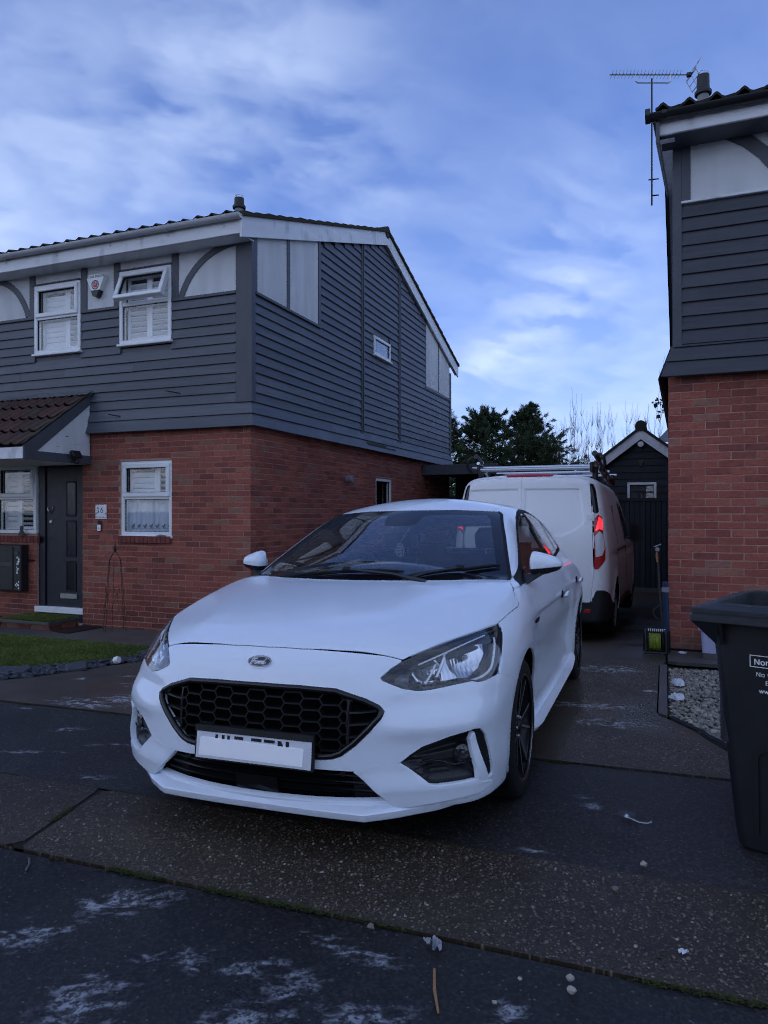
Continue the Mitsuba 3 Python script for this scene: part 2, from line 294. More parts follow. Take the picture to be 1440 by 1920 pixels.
mat('driveway', bump(pr(proc(drive_col), proc(lambda p, n, uv: .16 + .40 * smoothstep(.30, .62, fbm(p.x * 1.2, p.y * 1.2, 7, 4))), .5),
                     proc(lambda p, n, uv: smoothstep(.5, .15, voronoi(p.x * 95, p.y * 95)[0]) * smoothstep(7.0, 6.9, p.y) + .4 * fbm(p.x * 60, p.y * 60, 2, 3)), .0028))
mat('concrete', bump(pr(proc(lambda p, n, uv: mix((.045, .044, .042), (.085, .082, .076), fbm(p.x * 2.5, p.y * 2.5, p.z * 2, 5))), .5, .45), proc(lambda p, n, uv: fbm(p.x * 60, p.y * 60, 2, 3)), .003))
mat('soil', pr((.018, .015, .012), .9, .2))
mat('gravel_bed', pr((.05, .047, .042), .8, .3))
def stone_col(p, n, uv): return mix(mix((.13, .112, .085), (.38, .345, .285), uv.x), (.17, .17, .165), smoothstep(.6, .9, uv.y)) * (.7 + .5 * fbm(p.x * 80, p.y * 80, p.z * 80, 3))
mat('stone', pr(proc(stone_col), .6, .4))
mat('slate', bump(pr(proc(lambda p, n, uv: mix((.018, .021, .028), (.065, .072, .085), uv.x) * (.6 + .6 * fbm(p.x * 25, p.y * 25, p.z * 25, 3))), .45, .5), proc(lambda p, n, uv: fbm(p.x * 60, p.y * 60, p.z * 60, 3)), .004))
mat('lawn', pr((.05, .065, .018), .9, .2))
mat('grass', pr(proc(lambda p, n, uv: mix(mix((.085, .12, .026), (.16, .20, .048), uv.x), (.20, .19, .07), smoothstep(.85, 1, uv.y)) * (.6 + .7 * fbm(p.x * 2.3, p.y * 2.3, 2, 3))), .7, .2))
mat('moss', pr(proc(lambda p, n, uv: mix((.025, .032, .010), (.055, .070, .022), uv.x)), .9, .2))
# vehicles
mat('paint', {'type': 'twosided', 'b': {'type': 'roughplastic', 'distribution': 'ggx', 'alpha': .018, 'int_ior': 1.62, 'nonlinear': False, 'diffuse_reflectance': proc(lambda p, n, uv: mi.Color3f(.79, .85, .93) * (.975 + .035 * fbm(p.x * 4, p.y * 4, p.z * 4, 3)))}})
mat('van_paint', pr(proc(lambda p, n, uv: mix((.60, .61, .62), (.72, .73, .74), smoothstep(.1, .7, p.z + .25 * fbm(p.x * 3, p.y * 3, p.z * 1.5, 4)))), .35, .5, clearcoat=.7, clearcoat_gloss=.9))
mat('rubber', bump(pr((.010, .010, .011), .75, .3), proc(lambda p, n, uv: fbm(p.x * 50, p.y * 50, p.z * 50, 2)), .002))
mat('rim_dark', pr((.018, .019, .022), .3, .5, .6))
mat('rim_cut', pr((.50, .51, .53), .28, .5, .9))
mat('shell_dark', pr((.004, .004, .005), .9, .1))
mat('cabin', pr((.016, .017, .019), .7, .3))
mat('cabin_light', pr((.05, .052, .056), .7, .3))
mat('seat', pr((.020, .021, .024), .85, .2))
mat('grille_black', pr((.0035, .0035, .004), .55, .3))
mat('frit', pr((.006, .006, .008), .08, .5))
mat('tint', {'type': 'thindielectric', 'int_ior': 1.5, 'specular_transmittance': {'type': 'rgb', 'value': [.50, .53, .54]}})
mat('screen', {'type': 'thindielectric', 'int_ior': 1.5, 'specular_transmittance': {'type': 'rgb', 'value': [.62, .66, .66]}})
mat('lens', {'type': 'thindielectric', 'int_ior': 1.5, 'specular_transmittance': {'type': 'rgb', 'value': [.93, .95, .97]}})
mat('lamp_house', pr((.012, .012, .014), .25, .5))
mat('lamp_grey', pr((.16, .165, .18), .28, .5, .7))
mat('light_guide', pr((.75, .77, .80), .15, .6))
mat('red_lens', pr((.36, .004, .006), .12, .6, clearcoat=1.0))
mat('white_lens', pr((.55, .56, .58), .12, .6, clearcoat=1.0))
mat('plate_white', pr((.62, .64, .68), .3, .5))
mat('plate_strip', pr((.95, .95, .95), .5, .3))
mat('print_black', pr((.008, .008, .009), .4, .4))
mat('print_white', pr((.78, .78, .78), .5, .3))
mat('badge_blue', pr((.010, .014, .030), .15, .6))
# ---------------------------------------------------------------- ground
def axis(lo, hi, far, h):
    a = [lo - d for d in np.geomspace(.4, far, 22)][::-1]; b = [hi + d for d in np.geomspace(.4, far, 22)]
    return np.array(a + list(np.arange(lo, hi, h)) + [hi] + b)
put('ground', grid(axis(-10, 5, 900, .25), axis(-3, 17, 900, .25), lambda x, y: G(x, y) - .035), B('soil'), smooth=True, kind='structure')
put('road', sheet([(-14, -8), (8, -8), (8, 2.10), (-14, 2.10)], 0, .12), B('road'), smooth=True, kind='structure')
put('pavement', sheet([(-14, 2.115), (-2.418, 2.115), (-2.572, 2.74), (-14, 2.74)], .006, .06, skirt=.03), B('pavement'), smooth=30, kind='structure')
put('pavement', sheet([(-2.396, 2.115), (6, 2.115), (6, 2.74), (-2.548, 2.74)], .006, .06, skirt=.03), B('pavement'), smooth=30, kind='structure')
put('pavement_joint', sheet([(-2.44, 2.118), (-2.37, 2.118), (-2.53, 2.737), (-2.60, 2.737)], .0015, .02), B('soil'), smooth=True, kind='structure')
put('asphalt_apron', sheet([(-14, 2.75), (8, 2.75), (8, 3.885), (-14, 3.885)], .002, .1), B('apron'), smooth=True, kind='structure')
BED = [(.02, 6.76), (.02, 5.02), (.07, 4.93), (.19, 4.73), (.27, 4.53), (.36, 4.37), (.60, 4.10), (.9, 3.99), (3.4, 3.99), (3.4, 6.76)]
put('driveway', sheet([(-5.22, 3.90), (3.4, 3.90), (3.4, 3.97), (.88, 3.97), (.58, 4.07), (.33, 4.34), (.245, 4.51), (.165, 4.715), (.05, 4.91), (-.055, 5.06), (-.055, 6.80), (.0, 6.99), (.0, 16.2), (-3.4, 16.2), (-4.9, 16.2), (-4.9, 6.9), (-5.03, 6.3), (-5.04, 5.5), (-5.02, 5.0), (-5.07, 4.62), (-5.19, 4.42)], .010, .12, skirt=.03), B('driveway'), smooth=30, kind='structure')
put('driveway_edging', sheet([(-.045, 5.06), (.012, 5.0), (.012, 6.80), (-.045, 6.80)], .022, .016, skirt=.03), B('concrete'), smooth=30, kind='structure')
put('path', sheet([(.02, 7.0), (3.4, 6.8), (3.4, 7.72), (.02, 7.72)], .016, .12, skirt=.03), B('concrete'), smooth=30, kind='structure')
put('path', sheet([(-14, 6.93), (-4.92, 6.93), (-4.92, 8.1), (-14, 8.1)], .016, .12, skirt=.05), B('concrete'), smooth=30, kind='structure')
put('gravel_bed', sheet(BED, -.005, .1), B('gravel_bed'), smooth=True, kind='structure')
LAWN = [(-14, 4.2), (-6.2, 4.45), (-5.66, 4.78), (-5.55, 5.05), (-5.46, 5.4), (-5.40, 5.8), (-5.42, 6.5), (-5.40, 6.88), (-14, 6.88)]
put('lawn', sheet(LAWN, .012, .12, skirt=.04), B('lawn'), smooth=True, kind='structure')
SLATE = [(-14, 3.92), (-5.6, 3.98), (-5.24, 4.40), (-5.10, 4.62), (-5.05, 5.0), (-5.07, 5.5), (-5.06, 6.3), (-4.95, 6.9), (-5.36, 6.9), (-5.38, 6.5), (-5.36, 5.8), (-5.42, 5.36), (-5.51, 5.02), (-5.62, 4.74), (-6.18, 4.40), (-14, 4.15)]
put('slate_border', sheet(SLATE, .0, .12), B('soil'), smooth=True, kind='structure')

def inside(P, n, pad=0.0, dens=None):
    P = np.asarray(P); out = []
    while sum(map(len, out)) < n:
        q = rng.uniform(P.min(0), P.max(0), (n * 3, 2)); q = q[polysd(P, q[:, 0], q[:, 1]) < -pad]
        if dens is not None: q = q[rng.random(len(q)) < dens(q)]
        out.append(q)
    return np.vstack(out)[:n]
ICO = trimesh.creation.icosphere(1)
def pebbles(xy, size, dz, flat=.6, seed=1, sharp=False, sink=0.0):
    """one mesh of stones with a tone in uv"""
    r = np.random.default_rng(seed); vs, fs, us, k = [], [], [], 0
    shapes = []
    for i in range(12):
        v = np.array(ICO.vertices); v = v * (1 + (1.1 if sharp else .5) * (meshkit.noise(v * 1.3 + i * 7.7) - .5)[:, None]) * [1, r.uniform(.6, .95), flat * r.uniform(.7, 1.2)]
        shapes.append(v)
    for (x, y) in xy:
        s = size * r.lognormal(0, .28); v = shapes[r.integers(12)] * s
        R = trimesh.transformations.euler_matrix(r.normal(0, .35), r.normal(0, .35), r.uniform(0, 6.28))[:3, :3]
        v = v @ R.T + [x, y, G(x, y) + dz + s * (r.uniform(.0, .5) - sink)]
        vs.append(v); fs.append(np.array(ICO.faces) + k); k += len(v); us.append(np.repeat(r.random((1, 2)), len(v), 0))
    return (np.vstack(vs), np.vstack(fs)), np.vstack(us)
near = [(.02, 6.74), (.02, 5.04), (.19, 4.75), (.36, 4.40), (.60, 4.13), (1.2, 4.0), (1.9, 4.0), (1.9, 6.74)]
m, u = pebbles(inside(near, 12500, .012), .0115, .0, .62, 3, True)
put('gravel', m, B('stone'), uv=u, kind='stuff', label='pale beige gravel stones filling the bed behind the wheelie bin')
m, u = pebbles(inside(SLATE, 5200, .02, dens=lambda q: np.where(q[:, 0] > -7.2, 1.0, .05)), .024, .004, .34, 5)
put('slate_chippings', m, B('slate'), uv=u, kind='stuff', label='dark blue slate chippings in the border round the lawn')
def blades(xy, h, lean, dz, seed):
    r = np.random.default_rng(seed); n = len(xy); a = r.uniform(0, 6.28, n); w = .0028 * r.uniform(.7, 1.5, n); hh = h * r.uniform(.6, 1.3, n)
    z = G(xy[:, 0], xy[:, 1]) + dz
    d = np.stack([np.cos(a), np.sin(a)], 1); l = r.normal(0, lean, (n, 2)) * hh[:, None] + [.2 * h, -.25 * h]
    V = np.zeros((n, 4, 3))
    V[:, 0, :2] = xy - d * w[:, None]; V[:, 1, :2] = xy + d * w[:, None]; V[:, 2, :2] = xy + d * w[:, None] * .8 + l * .5; V[:, 3, :2] = xy + l
    V[:, 0, 2] = V[:, 1, 2] = z; V[:, 2, 2] = z + hh * .6; V[:, 3, 2] = z + hh
    k = np.arange(n)[:, None] * 4
    F = np.vstack([k + [0, 1, 2], k + [0, 2, 3]])
    u = np.repeat(r.random((n, 1, 2)), 4, 1).reshape(-1, 2)
    return (V.reshape(-1, 3), F), u
LN = [(-9.6, 4.3), (-6.2, 4.47), (-5.68, 4.80), (-5.57, 5.05), (-5.48, 5.4), (-5.42, 5.8), (-5.44, 6.5), (-5.42, 6.85), (-9.6, 6.85)]
m, u = blades(inside(LN, 60000, .0), .030, .55, .012, 9)
put('grass', m, B('grass'), uv=u, kind='stuff', label='short green lawn grass in front of the dark house door')
# moss in the joints
def mossline(pts, n, w, seed):
    r = np.random.default_rng(seed); pts = np.asarray(pts); seg = r.integers(0, len(pts) - 1, n); t = r.random((n, 1))
    q = pts[seg] * (1 - t) + pts[seg + 1] * t + r.normal(0, w, (n, 2))
    g = meshkit.noise(np.c_[q * 5, q[:, :1] * 0 + seed]); return q[g > .50]
q = np.vstack([mossline([(-2.55, 2.72), (-2.43, 2.12)], 1500, .012, 1), mossline([(-2.6, 2.108), (-1.4, 2.108), (.6, 2.108)], 6000, .006, 2), mossline([(-4.4, 3.89), (-3.3, 3.89), (-2.8, 3.89)], 2500, .012, 3),
               mossline([(-.6, 3.89), (.5, 3.89)], 2500, .012, 4), mossline([(-3.4, 2.745), (-2.4, 2.745), (-.2, 2.745)], 900, .006, 5), mossline([(.02, 5.05), (.02, 5.2)], 500, .02, 6)])
m, u = blades(q, .007, 1.6, .003, 12)
put('moss', m, B('moss'), uv=u, kind='stuff', label='green moss growing in the joints of the paving')

# loose-topped aggregate: the paler stones that stand proud of the pavement and the driveway
def fleck(P, n, size, seed, key, label, dz):
    xy = inside(P, n, .01); m, u = pebbles(xy, size, dz, .55, seed, True, .45); put(key, m, B('aggregate'), uv=u, smooth=True, kind='stuff', label=label)
mat('aggregate', pr(proc(lambda p, n, uv: mix(mix((.060, .042, .028), (.16, .13, .10), uv.x), (.30, .28, .25), smoothstep(.86, 1.0, uv.y)) * (.6 + .6 * noise(p.x * 300, p.y * 300, p.z * 300))), .5, .5))
fleck([(-2.42, 2.12), (1.0, 2.12), (1.0, 2.735), (-2.5, 2.735)], 3600, .0042, 71, 'pavement_aggregate', 'small pale stones showing in the surface of the pavement strip', .0075)
fleck([(-5.0, 2.12), (-2.52, 2.12), (-2.6, 2.735), (-5.0, 2.735)], 1000, .0042, 72, 'pavement_aggregate', 'small stones in the left pavement slab beyond the mossy joint', .0075)
fleck([(-.55, 3.92), (1.0, 3.92), (.3, 4.3), (-.06, 5.0), (-.06, 6.8), (-.6, 6.8)], 2600, .0046, 73, 'driveway_aggregate', 'small pale stones in the worn driveway concrete beside the gravel bed', .011)
# ---------------------------------------------------------------- walls, boards, windows
def in_view(P):
    d = np.asarray(P) - [0, 0, CAM_Z]; z = d @ FWD
    x = 720 + 1340 * (d @ [math.cos(YAW), math.sin(YAW), 0]) / np.maximum(z, .05); y = 960 - 1340 * d[..., 2] / np.maximum(z, .05)
    return x, y, z
def brick_mesh(a, b, z0, z1, d=.006, c=.002):
    v = np.array([[a, 0, z0], [b, 0, z0], [b, 0, z1], [a, 0, z1], [a, d - c, z0], [b, d - c, z0], [b, d - c, z1], [a, d - c, z1],
                  [a + c, d, z0 + c], [b - c, d, z0 + c], [b - c, d, z1 - c], [a + c, d, z1 - c]])
    q = [[0, 1, 5, 4], [1, 2, 6, 5], [2, 3, 7, 6], [3, 0, 4, 7], [4, 5, 9, 8], [5, 6, 10, 9], [6, 7, 11, 10], [7, 4, 8, 11], [8, 9, 10, 11]]
    return v, np.array([t for a_, b_, c_, d_ in q for t in ((a_, b_, c_), (a_, c_, d_))])[:, ::-1]
def brickwork(L, z0, z1, holes, M, seed, corner=0):
    """stretcher-bond bricks of one wall: list of (world mesh, uv, centre); local x 0..L"""
    r = np.random.default_rng(seed); out = []; k = 0; z = z1 - .075
    while z > z0 - .06:
        off = [-.1125, 0][k % 2]; x = off; cuts = []
        hs = sorted((h[0], h[1]) for h in holes if h[2] < z + .033 < h[3])
        while x < L:
            a, b = max(x, 0), min(x + .215, L); segs = [(a, b)]
            for h0, h1 in hs:
                segs = [s for q in segs for s in ((q[0], min(q[1], h0 - .004)), (max(q[0], h1 + .004), q[1])) if s[1] - s[0] > .02]
            cuts += segs; x += .225
        for a, b in cuts:
            zz = max(z + .005, z0)
            if z + .07 - zz < .02: continue
            d = .0055 + r.normal(0, .0009)
            v, f = brick_mesh(a + r.normal(0, .0012), b + r.normal(0, .0012), zz + r.normal(0, .0008), z + .07 + r.normal(0, .0008), d)
            v = mv((v, f), M)[0]
            out.append(((v, f), np.repeat(r.random((1, 2)), len(v), 0), v.mean(0)))
        z -= .075; k += 1
    return out
def put_bricks(holder, bricks, limit=300):
    score = []
    for i, (m, u, c) in enumerate(bricks):
        x, y, z = in_view(m[0]); ok = (z.min() > .3) and x.max() > 0 and x.min() < 1440 and y.max() > 0 and y.min() < 1920
        w = (np.clip(x.max(), 0, 1440) - np.clip(x.min(), 0, 1440)) * (np.clip(y.max(), 0, 1920) - np.clip(y.min(), 0, 1920)) if ok else 0
        cx, cy = x.mean(), y.mean()
        if 560 < cx < 1000 and cy > 990: w *= .1
        score.append(w)
    o = np.argsort(-np.array(score)); rest = []
    for n, i in enumerate(o):
        m, u, c = bricks[i]
        if n < limit and score[i] > 60: put(holder + '__brick', m, B('brick'), uv=u)
        else: rest.append(bricks[i])
    if rest:
        put(holder + '__far_brickwork', join([b[0] for b in rest]), B('brick'), uv=np.vstack([b[1] for b in rest]), kind='stuff')
def board_mesh(a, b, z0, z1, p0=.030, p1=.006, base=0.0, slope=0.0, r=None):
    """feather-edge board between x a..b; slope: how far the foot stands further out (flared skirt)"""
    j = (lambda s: r.normal(0, s)) if r is not None else (lambda s: 0.0)
    n = max(2, int((b - a) / .8) + 1); xs = np.linspace(a, b, n); V = []
    for x in xs:
        q = j(.0012); t = j(.0009)
        V += [[x, base - .01, z0 + q], [x, base + slope + p0 - .002 + t, z0 + q], [x, base + slope + p0 + t, z0 + .003 + q], [x, base + p1 + t, z1 + .012], [x, base - .01, z1 + .012]]
    F = []
    for i in range(n - 1):
        for k in range(5):
            A, Bq = i * 5 + k, i * 5 + (k + 1) % 5; F += [[A, A + 5, Bq + 5], [A, Bq + 5, Bq]]
    F += [[0, 1, 2], [0, 2, 3], [0, 3, 4]]; e = (n - 1) * 5; F += [[e, e + 2, e + 1], [e, e + 3, e + 2], [e, e + 4, e + 3]]
    return np.array(V), np.array(F)
def put_board(holder, a, b, z0, z1, M, r, bsdf='board', **k):
    if b - a > 2.2 and r.random() < .55:          # a butt joint somewhere along the length
        c = a + (b - a) * r.uniform(.25, .75)
        put_board(holder, a, c - .0015, z0, z1, M, r, bsdf, **k); put_board(holder, c + .0015, b, z0, z1, M, r, bsdf, **k); return
    m = mv(board_mesh(a, b, z0, z1, r=r, **k), M)
    put(holder + '__board', (m[0], m[1]), B(bsdf), uv=np.repeat(r.random((1, 2)), len(m[0]), 0))
def rect_frame(x0, x1, z0, z1, w, y0, y1, r=.006):
    return join([rbx(x0, x1, y0, y1, z0, z0 + w, r), rbx(x0, x1, y0, y1, z1 - w, z1, r), rbx(x0, x0 + w, y0, y1, z0 + w - .0005, z1 - w + .0005, r), rbx(x1 - w, x1, y0, y1, z0 + w - .0005, z1 - w + .0005, r)])
def louvres(x0, x1, z0, z1, y, pitch=.075, deg=35, w=.070, stile=.045):
    ms = [rbx(x0, x0 + stile, y - .014, y + .014, z0, z1, .003), rbx(x1 - stile, x1, y - .014, y + .014, z0, z1, .003), rbx(x0, x1, y - .0135, y + .0135, z0, z0 + .05, .003), rbx(x0, x1, y - .0135, y + .0135, z1 - .05, z1, .003)]
    z = z0 + .05 + pitch / 2
    while z < z1 - .05 - pitch / 2 + .02:
        ms.append(mv(rbx(x0 + stile, x1 - stile, -w / 2, w / 2, -.005, .005, .004), tr(0, y, z) @ rot([1, 0, 0], deg))); z += pitch
    return join(ms)
def window(house, M, x0, x1, z0, z1, zt, room=.5, proud=.0, openup=0, shut=((0, 1, 78, 0),), sash=True, cill=True, drapes=None):
    """casement window in wall coordinates; zt: transom height (None for a single light)"""
    w = fresh(house + '__window'); F = .055; y1 = .035 + proud
    put(w, mv(rect_frame(x0, x1, z0, z1, F, -.05, y1), M), B('upvc'))
    if zt: put(w + '__transom', mv(rbx(x0 + F, x1 - F, -.045, y1 - .004, zt - F / 2, zt + F / 2, .006), M), B('upvc'))
    if cill: put(w + '__sill', mv(rbx(x0 - .02, x1 + .02, -.02, y1 + .035, z0 - .03, z0 + .002, .006), M), B('upvc'))
    lights = [(z0 + F, (zt - F / 2) if zt else z1 - F)] + ([(zt + F / 2, z1 - F)] if zt else [])
    for i, (a, b) in enumerate(lights):
        X0, X1 = x0 + F, x1 - F; S = np.eye(4)
        if i == 1 and sash:
            A, Bz, C, D = X0 - .02, X1 + .02, a - .02, b + .02
            if openup: S = tr(0, y1 + .01, D) @ rot([1, 0, 0], openup) @ tr(0, -y1 - .01, -D)
            put(w + '__sash', mv(mv(rect_frame(A, Bz, C, D, .06, -.02, y1 + .022), S), M), B('upvc'))
            X0, X1, a, b = A + .06, Bz - .06, C + .06, D - .06
        put(w + '__gasket', mv(mv(rect_frame(X0 - .004, X1 + .004, a - .004, b + .004, .010, -.004, .008 + (y1 - .01 if (i == 1 and sash) else .006), .001), S), M), B('matt_black'))
        put(w + '__pane', mv(mv((np.array([[X0, .006, a], [X1, .006, a], [X1, .006, b], [X0, .006, b]]), np.array([[0, 2, 1], [0, 3, 2]])), S), M), B('glass'))
    X0, X1, Z0, Z1 = x0 + .03, x1 - .03, z0 + .03, z1 - .03
    put(w + '__room', mv((np.array([[X0, -.05, Z0], [X1, -.05, Z0], [X1, -.05, Z1], [X0, -.05, Z1], [X0 - .2, -room, Z0 - .1], [X1 + .2, -room, Z0 - .1], [X1 + .2, -room, Z1], [X0 - .2, -room, Z1]], float), np.array([[4, 6, 5], [4, 7, 6], [0, 5, 1], [0, 4, 5], [1, 6, 2], [1, 5, 6], [2, 7, 3], [2, 6, 7], [3, 4, 0], [3, 7, 4]])), M), B('room_dark'))
    for (f0, f1, deg, half) in shut:
        a, b = x0 + F + .006 + (x1 - x0 - 2 * F - .012) * f0, x0 + F + .006 + (x1 - x0 - 2 * F - .012) * f1
        for za, zb in ([(z0 + F, z1 - F)] if half == 0 else [(zt if half == 1 else z0 + F, z1 - F if half == 1 else zt)]):
            put(w + '__shutter', mv(louvres(a, b, za, zb, -.085, deg=deg), M), B('shutter'))
    return w
HOUSE = thing('brick_house', 'dark weatherboarded brick house on the left with a tiled porch and white upstairs windows', 'house')
Y0, X0 = 7.93, -4.97
MF = frame([X0, Y0, 0], [-1, 0, 0], [0, -1, 0])          # front: x runs to the left from the corner, y towards the viewer
MS = frame([X0, Y0, 0], [0, 1, 0], [1, 0, 0])            # side: x runs back from the corner
fx = lambda X: X0 - X                                    # world X -> front coordinate
sy = lambda Y: Y - Y0
r5 = np.random.default_rng(55)
W = put(HOUSE + '__wall', [mv(bx(0, fx(-7.755), -.2, 0, -.45, .998), MF), mv(bx(0, fx(-6.205), -.2, 0, .998, 2.46), MF), mv(bx(fx(-7.075), fx(-7.755), -.2, 0, .998, 2.46), MF), mv(bx(fx(-6.205), fx(-7.075), -.2, 0, 2.04, 2.46), MF),
                           mv(bx(fx(-8.617), 9.5, -.2, 0, -.45, 1.005), MF), mv(bx(fx(-9.45), 9.5, -.2, 0, 1.005, 2.46), MF), mv(bx(fx(-7.755), fx(-9.45), -.2, 0, 2.06, 2.46), MF), mv(bx(.2, sy(17.0), -.2, 0, -.55, 1.3), MS), mv(bx(.2, sy(12.2), -.2, 0, 1.3, 2.46), MS), mv(bx(sy(13.02), sy(17.0), -.2, 0, 1.3, 2.46), MS), mv(bx(sy(12.2), sy(13.02), -.2, 0, 1.97, 2.46), MS)], B('mortar'))
holes_f = [(fx(-6.205), fx(-7.075), .998, 2.04), (fx(-6.205), fx(-7.085), .90, .998), (fx(-7.755), fx(-8.617), -.5, 2.06), (fx(-8.617), fx(-9.5), 1.0, 2.06), (fx(-8.56), 9.6, .875, 1.0)]
holes_s = [(sy(12.2), sy(13.02), 1.3, 1.97)]
bk = brickwork(fx(-9.7), -.36, 2.44, holes_f, MF, 101) + [b for b in brickwork(sy(17.0), -.4, 2.44, holes_s, MS, 102)]
bk = [b for b in bk]
put_bricks(W, bk, 300)
# soldier-course sills
for a, b, z in ((fx(-6.205), fx(-7.085), .91), (fx(-8.565), fx(-9.6), .885)):
    n = int((b - a) / .072)
    for i in range(n):
        m = mv(brick_mesh(a + i * (b - a) / n + .004, a + (i + 1) * (b - a) / n - .004, z, z + .093, .045), MF)
        put(W + '__sill_brick', m, B('brick'), uv=np.repeat([[.9 + .1 * r5.random(), .02 + .1 * r5.random()]], len(m[0]), 0))
# weatherboarding
CL = put(HOUSE + '__cladding', [mv(bx(-.012, 9.5, -.2, .012, 2.44, 3.60), MF), mv(bx(-.012, fx(-6.20), -.2, .012, 3.60, 4.80), MF), mv(bx(fx(-7.04), fx(-7.76), -.2, .012, 3.60, 4.85), MF), mv(bx(fx(-8.62), 9.5, -.2, .012, 3.60, 4.85), MF), mv(bx(fx(-6.2), fx(-7.04), -.2, .012, 4.70, 4.85), MF), mv(bx(fx(-7.76), fx(-8.62), -.2, .012, 4.70, 4.85), MF)], B('trim'))
prof = [(.03, 2.44), (sy(16.95), 2.44), (sy(16.95), 4.80), (sy(12.5), 6.28), (.03, 4.86)]
put(HOUSE + '__gable', mv(wallprism(prof, -.15, .011), MS), B('trim'))
EXP = .1285; ztop = 4.17
for k in range(11):
    z1 = ztop - k * EXP; z0 = z1 - EXP
    if z0 > 3.62: spans = [(.20, fx(-6.19)), (fx(-7.05), fx(-7.76)), (fx(-8.63), 8.9)]
    else: spans = [(.20, 8.9)]
    if z0 < 3.64 < z1: spans = [(.20, fx(-6.19)), (fx(-7.05), fx(-7.76)), (fx(-8.63), 8.9)]
    for a, b in spans: put_board(CL, a, b, z0, z1, MF, r5, base=.012)
for k, (z0, z1, s0, s1) in enumerate(((2.60, 2.757, .0, .035), (2.435, 2.60, .035, .075))):     # flared skirt
    for M, L in ((MF, fx(-7.64)), (MS, sy(17.05))):
        m = board_mesh(-.0, L, z0, z1, base=.012 + s0, slope=s1 - s0, r=r5); v = m[0]
        v[:, 0] = np.where(v[:, 0] < .01, -(v[:, 1]), v[:, 0])
        m = mv((v, m[1]), M); put(CL + '__board', m, B('board'), uv=np.repeat(r5.random((1, 2)), len(v), 0))
def barge(Y):   # underside of the bargeboard
    return np.minimum(4.78 + (Y - 7.9) * .340, 4.78 + (17.15 - Y) * .340)
SEC = [(7.985, 11.46), (11.56, 13.33), (13.42, 16.97)]
for i, (a, b) in enumerate(SEC):
    k = -13
    for k in range(-11, 20):
        z0 = ztop + k * EXP; z1 = z0 + EXP; lo, hi = a, b
        if k >= 0:
            if i == 0: lo = max(lo, 9.87)
            if i == 2: hi = min(hi, 15.05)
        lo = max(lo, 7.9 + (z0 - 4.74) / .340) if z0 > 4.74 else lo
        hi = min(hi, 17.15 - (z0 - 4.74) / .340) if z0 > 4.74 else hi
        if hi - lo > .06: 
            segs = [(lo, hi)]
            if i == 1 and z1 > 4.17 and z0 < 4.56: segs = [(lo, 12.0), (12.85, hi)]
            for s, e in segs: put_board(CL, sy(s), sy(e), z0, z1, MS, r5, base=.012)
def trim(a, b, z0, z1, M, y1=.045, y0=-.01, key='__trim', bsdf='trim'): put(HOUSE + key, mv(rbx(a, b, y0, y1, z0, z1, .004), M), B(bsdf))
trim(-.048, .195, 2.75, 4.86, MF, .046); trim(-.03, .05, 2.75, 4.87, MS, .047)
for X in (-6.125, -7.105, -7.695, -8.675): trim(fx(X) - .055, fx(X) + .055, 4.17, 4.86, MF, .042)
trim(.195, fx(-6.18), 4.16, 4.20, MF, .05); trim(fx(-7.06), fx(-7.75), 4.16, 4.20, MF, .05); trim(fx(-8.63), 8.9, 4.16, 4.20, MF, .05)
for Y, zz in ((7.99, 5.0), (8.86, 5.3), (9.83, 5.6)): trim(sy(Y) - .035, sy(Y) + .045, 4.19, min(zz, float(barge(Y)) + .1), MS, .04)
trim(sy(7.98), sy(9.87), 4.15, 4.19, MS, .055); trim(sy(15.02), sy(16.97), 4.06, 4.10, MS, .05)
for Y in (15.06, 16.03): trim(sy(Y) - .03, sy(Y) + .03, 4.09, float(barge(Y)) + .1, MS, .035)
for Y in (11.51, 13.375):
    for o in (-.055, .03): trim(sy(Y) + o, sy(Y) + o + .03, 2.70, float(barge(Y)) + .1, MS, .045)
    trim(sy(Y) - .027, sy(Y) + .032, 2.70, float(barge(Y)) + .1, MS, .018, key='__groove', bsdf='flat_black')
trim(sy(16.94), sy(17.02), 2.60, 4.75, MS, .05)
# bare weathered board ends
for a, b, z0, z1 in ((11.62, 12.5, 2.50, 2.575), (12.45, 13.0, 2.47, 2.545)): put(HOUSE + '__bare_board', mv(rbx(sy(a), sy(b), .05, .092, z0, z1, .004), MS), B('bare_wood'), label='bare weathered grey board on the side wall')
# white panels
def panel(a, b, z0, z1, M): put(HOUSE + '__panel', mv(bx(a, b, .0, .026, z0, z1), M), B('render'))
panel(.195, fx(-6.07), 4.195, 4.86, MF); panel(fx(-7.15), fx(-7.64), 4.195, 4.86, MF); panel(fx(-8.73), 8.9, 4.195, 4.86, MF)
panel(fx(-6.18), fx(-7.05), 4.665, 4.86, MF); panel(fx(-7.75), fx(-8.63), 4.645, 4.86, MF)
for a, b in ((8.03, 8.83), (8.90, 9.80)):
    put(HOUSE + '__panel', mv(wallprism([(sy(a), 4.18), (sy(b), 4.18), (sy(b), float(barge(b)) + .08), (sy(a), float(barge(a)) + .08)], 0, .027), MS), B('render'))
for a, b in ((15.09, 16.0), (16.06, 16.94)):
    put(HOUSE + '__panel', mv(wallprism([(sy(a), 4.09), (sy(b), 4.09), (sy(b), float(barge(b)) + .08), (sy(a), float(barge(a)) + .08)], 0, .027), MS), B('render'))
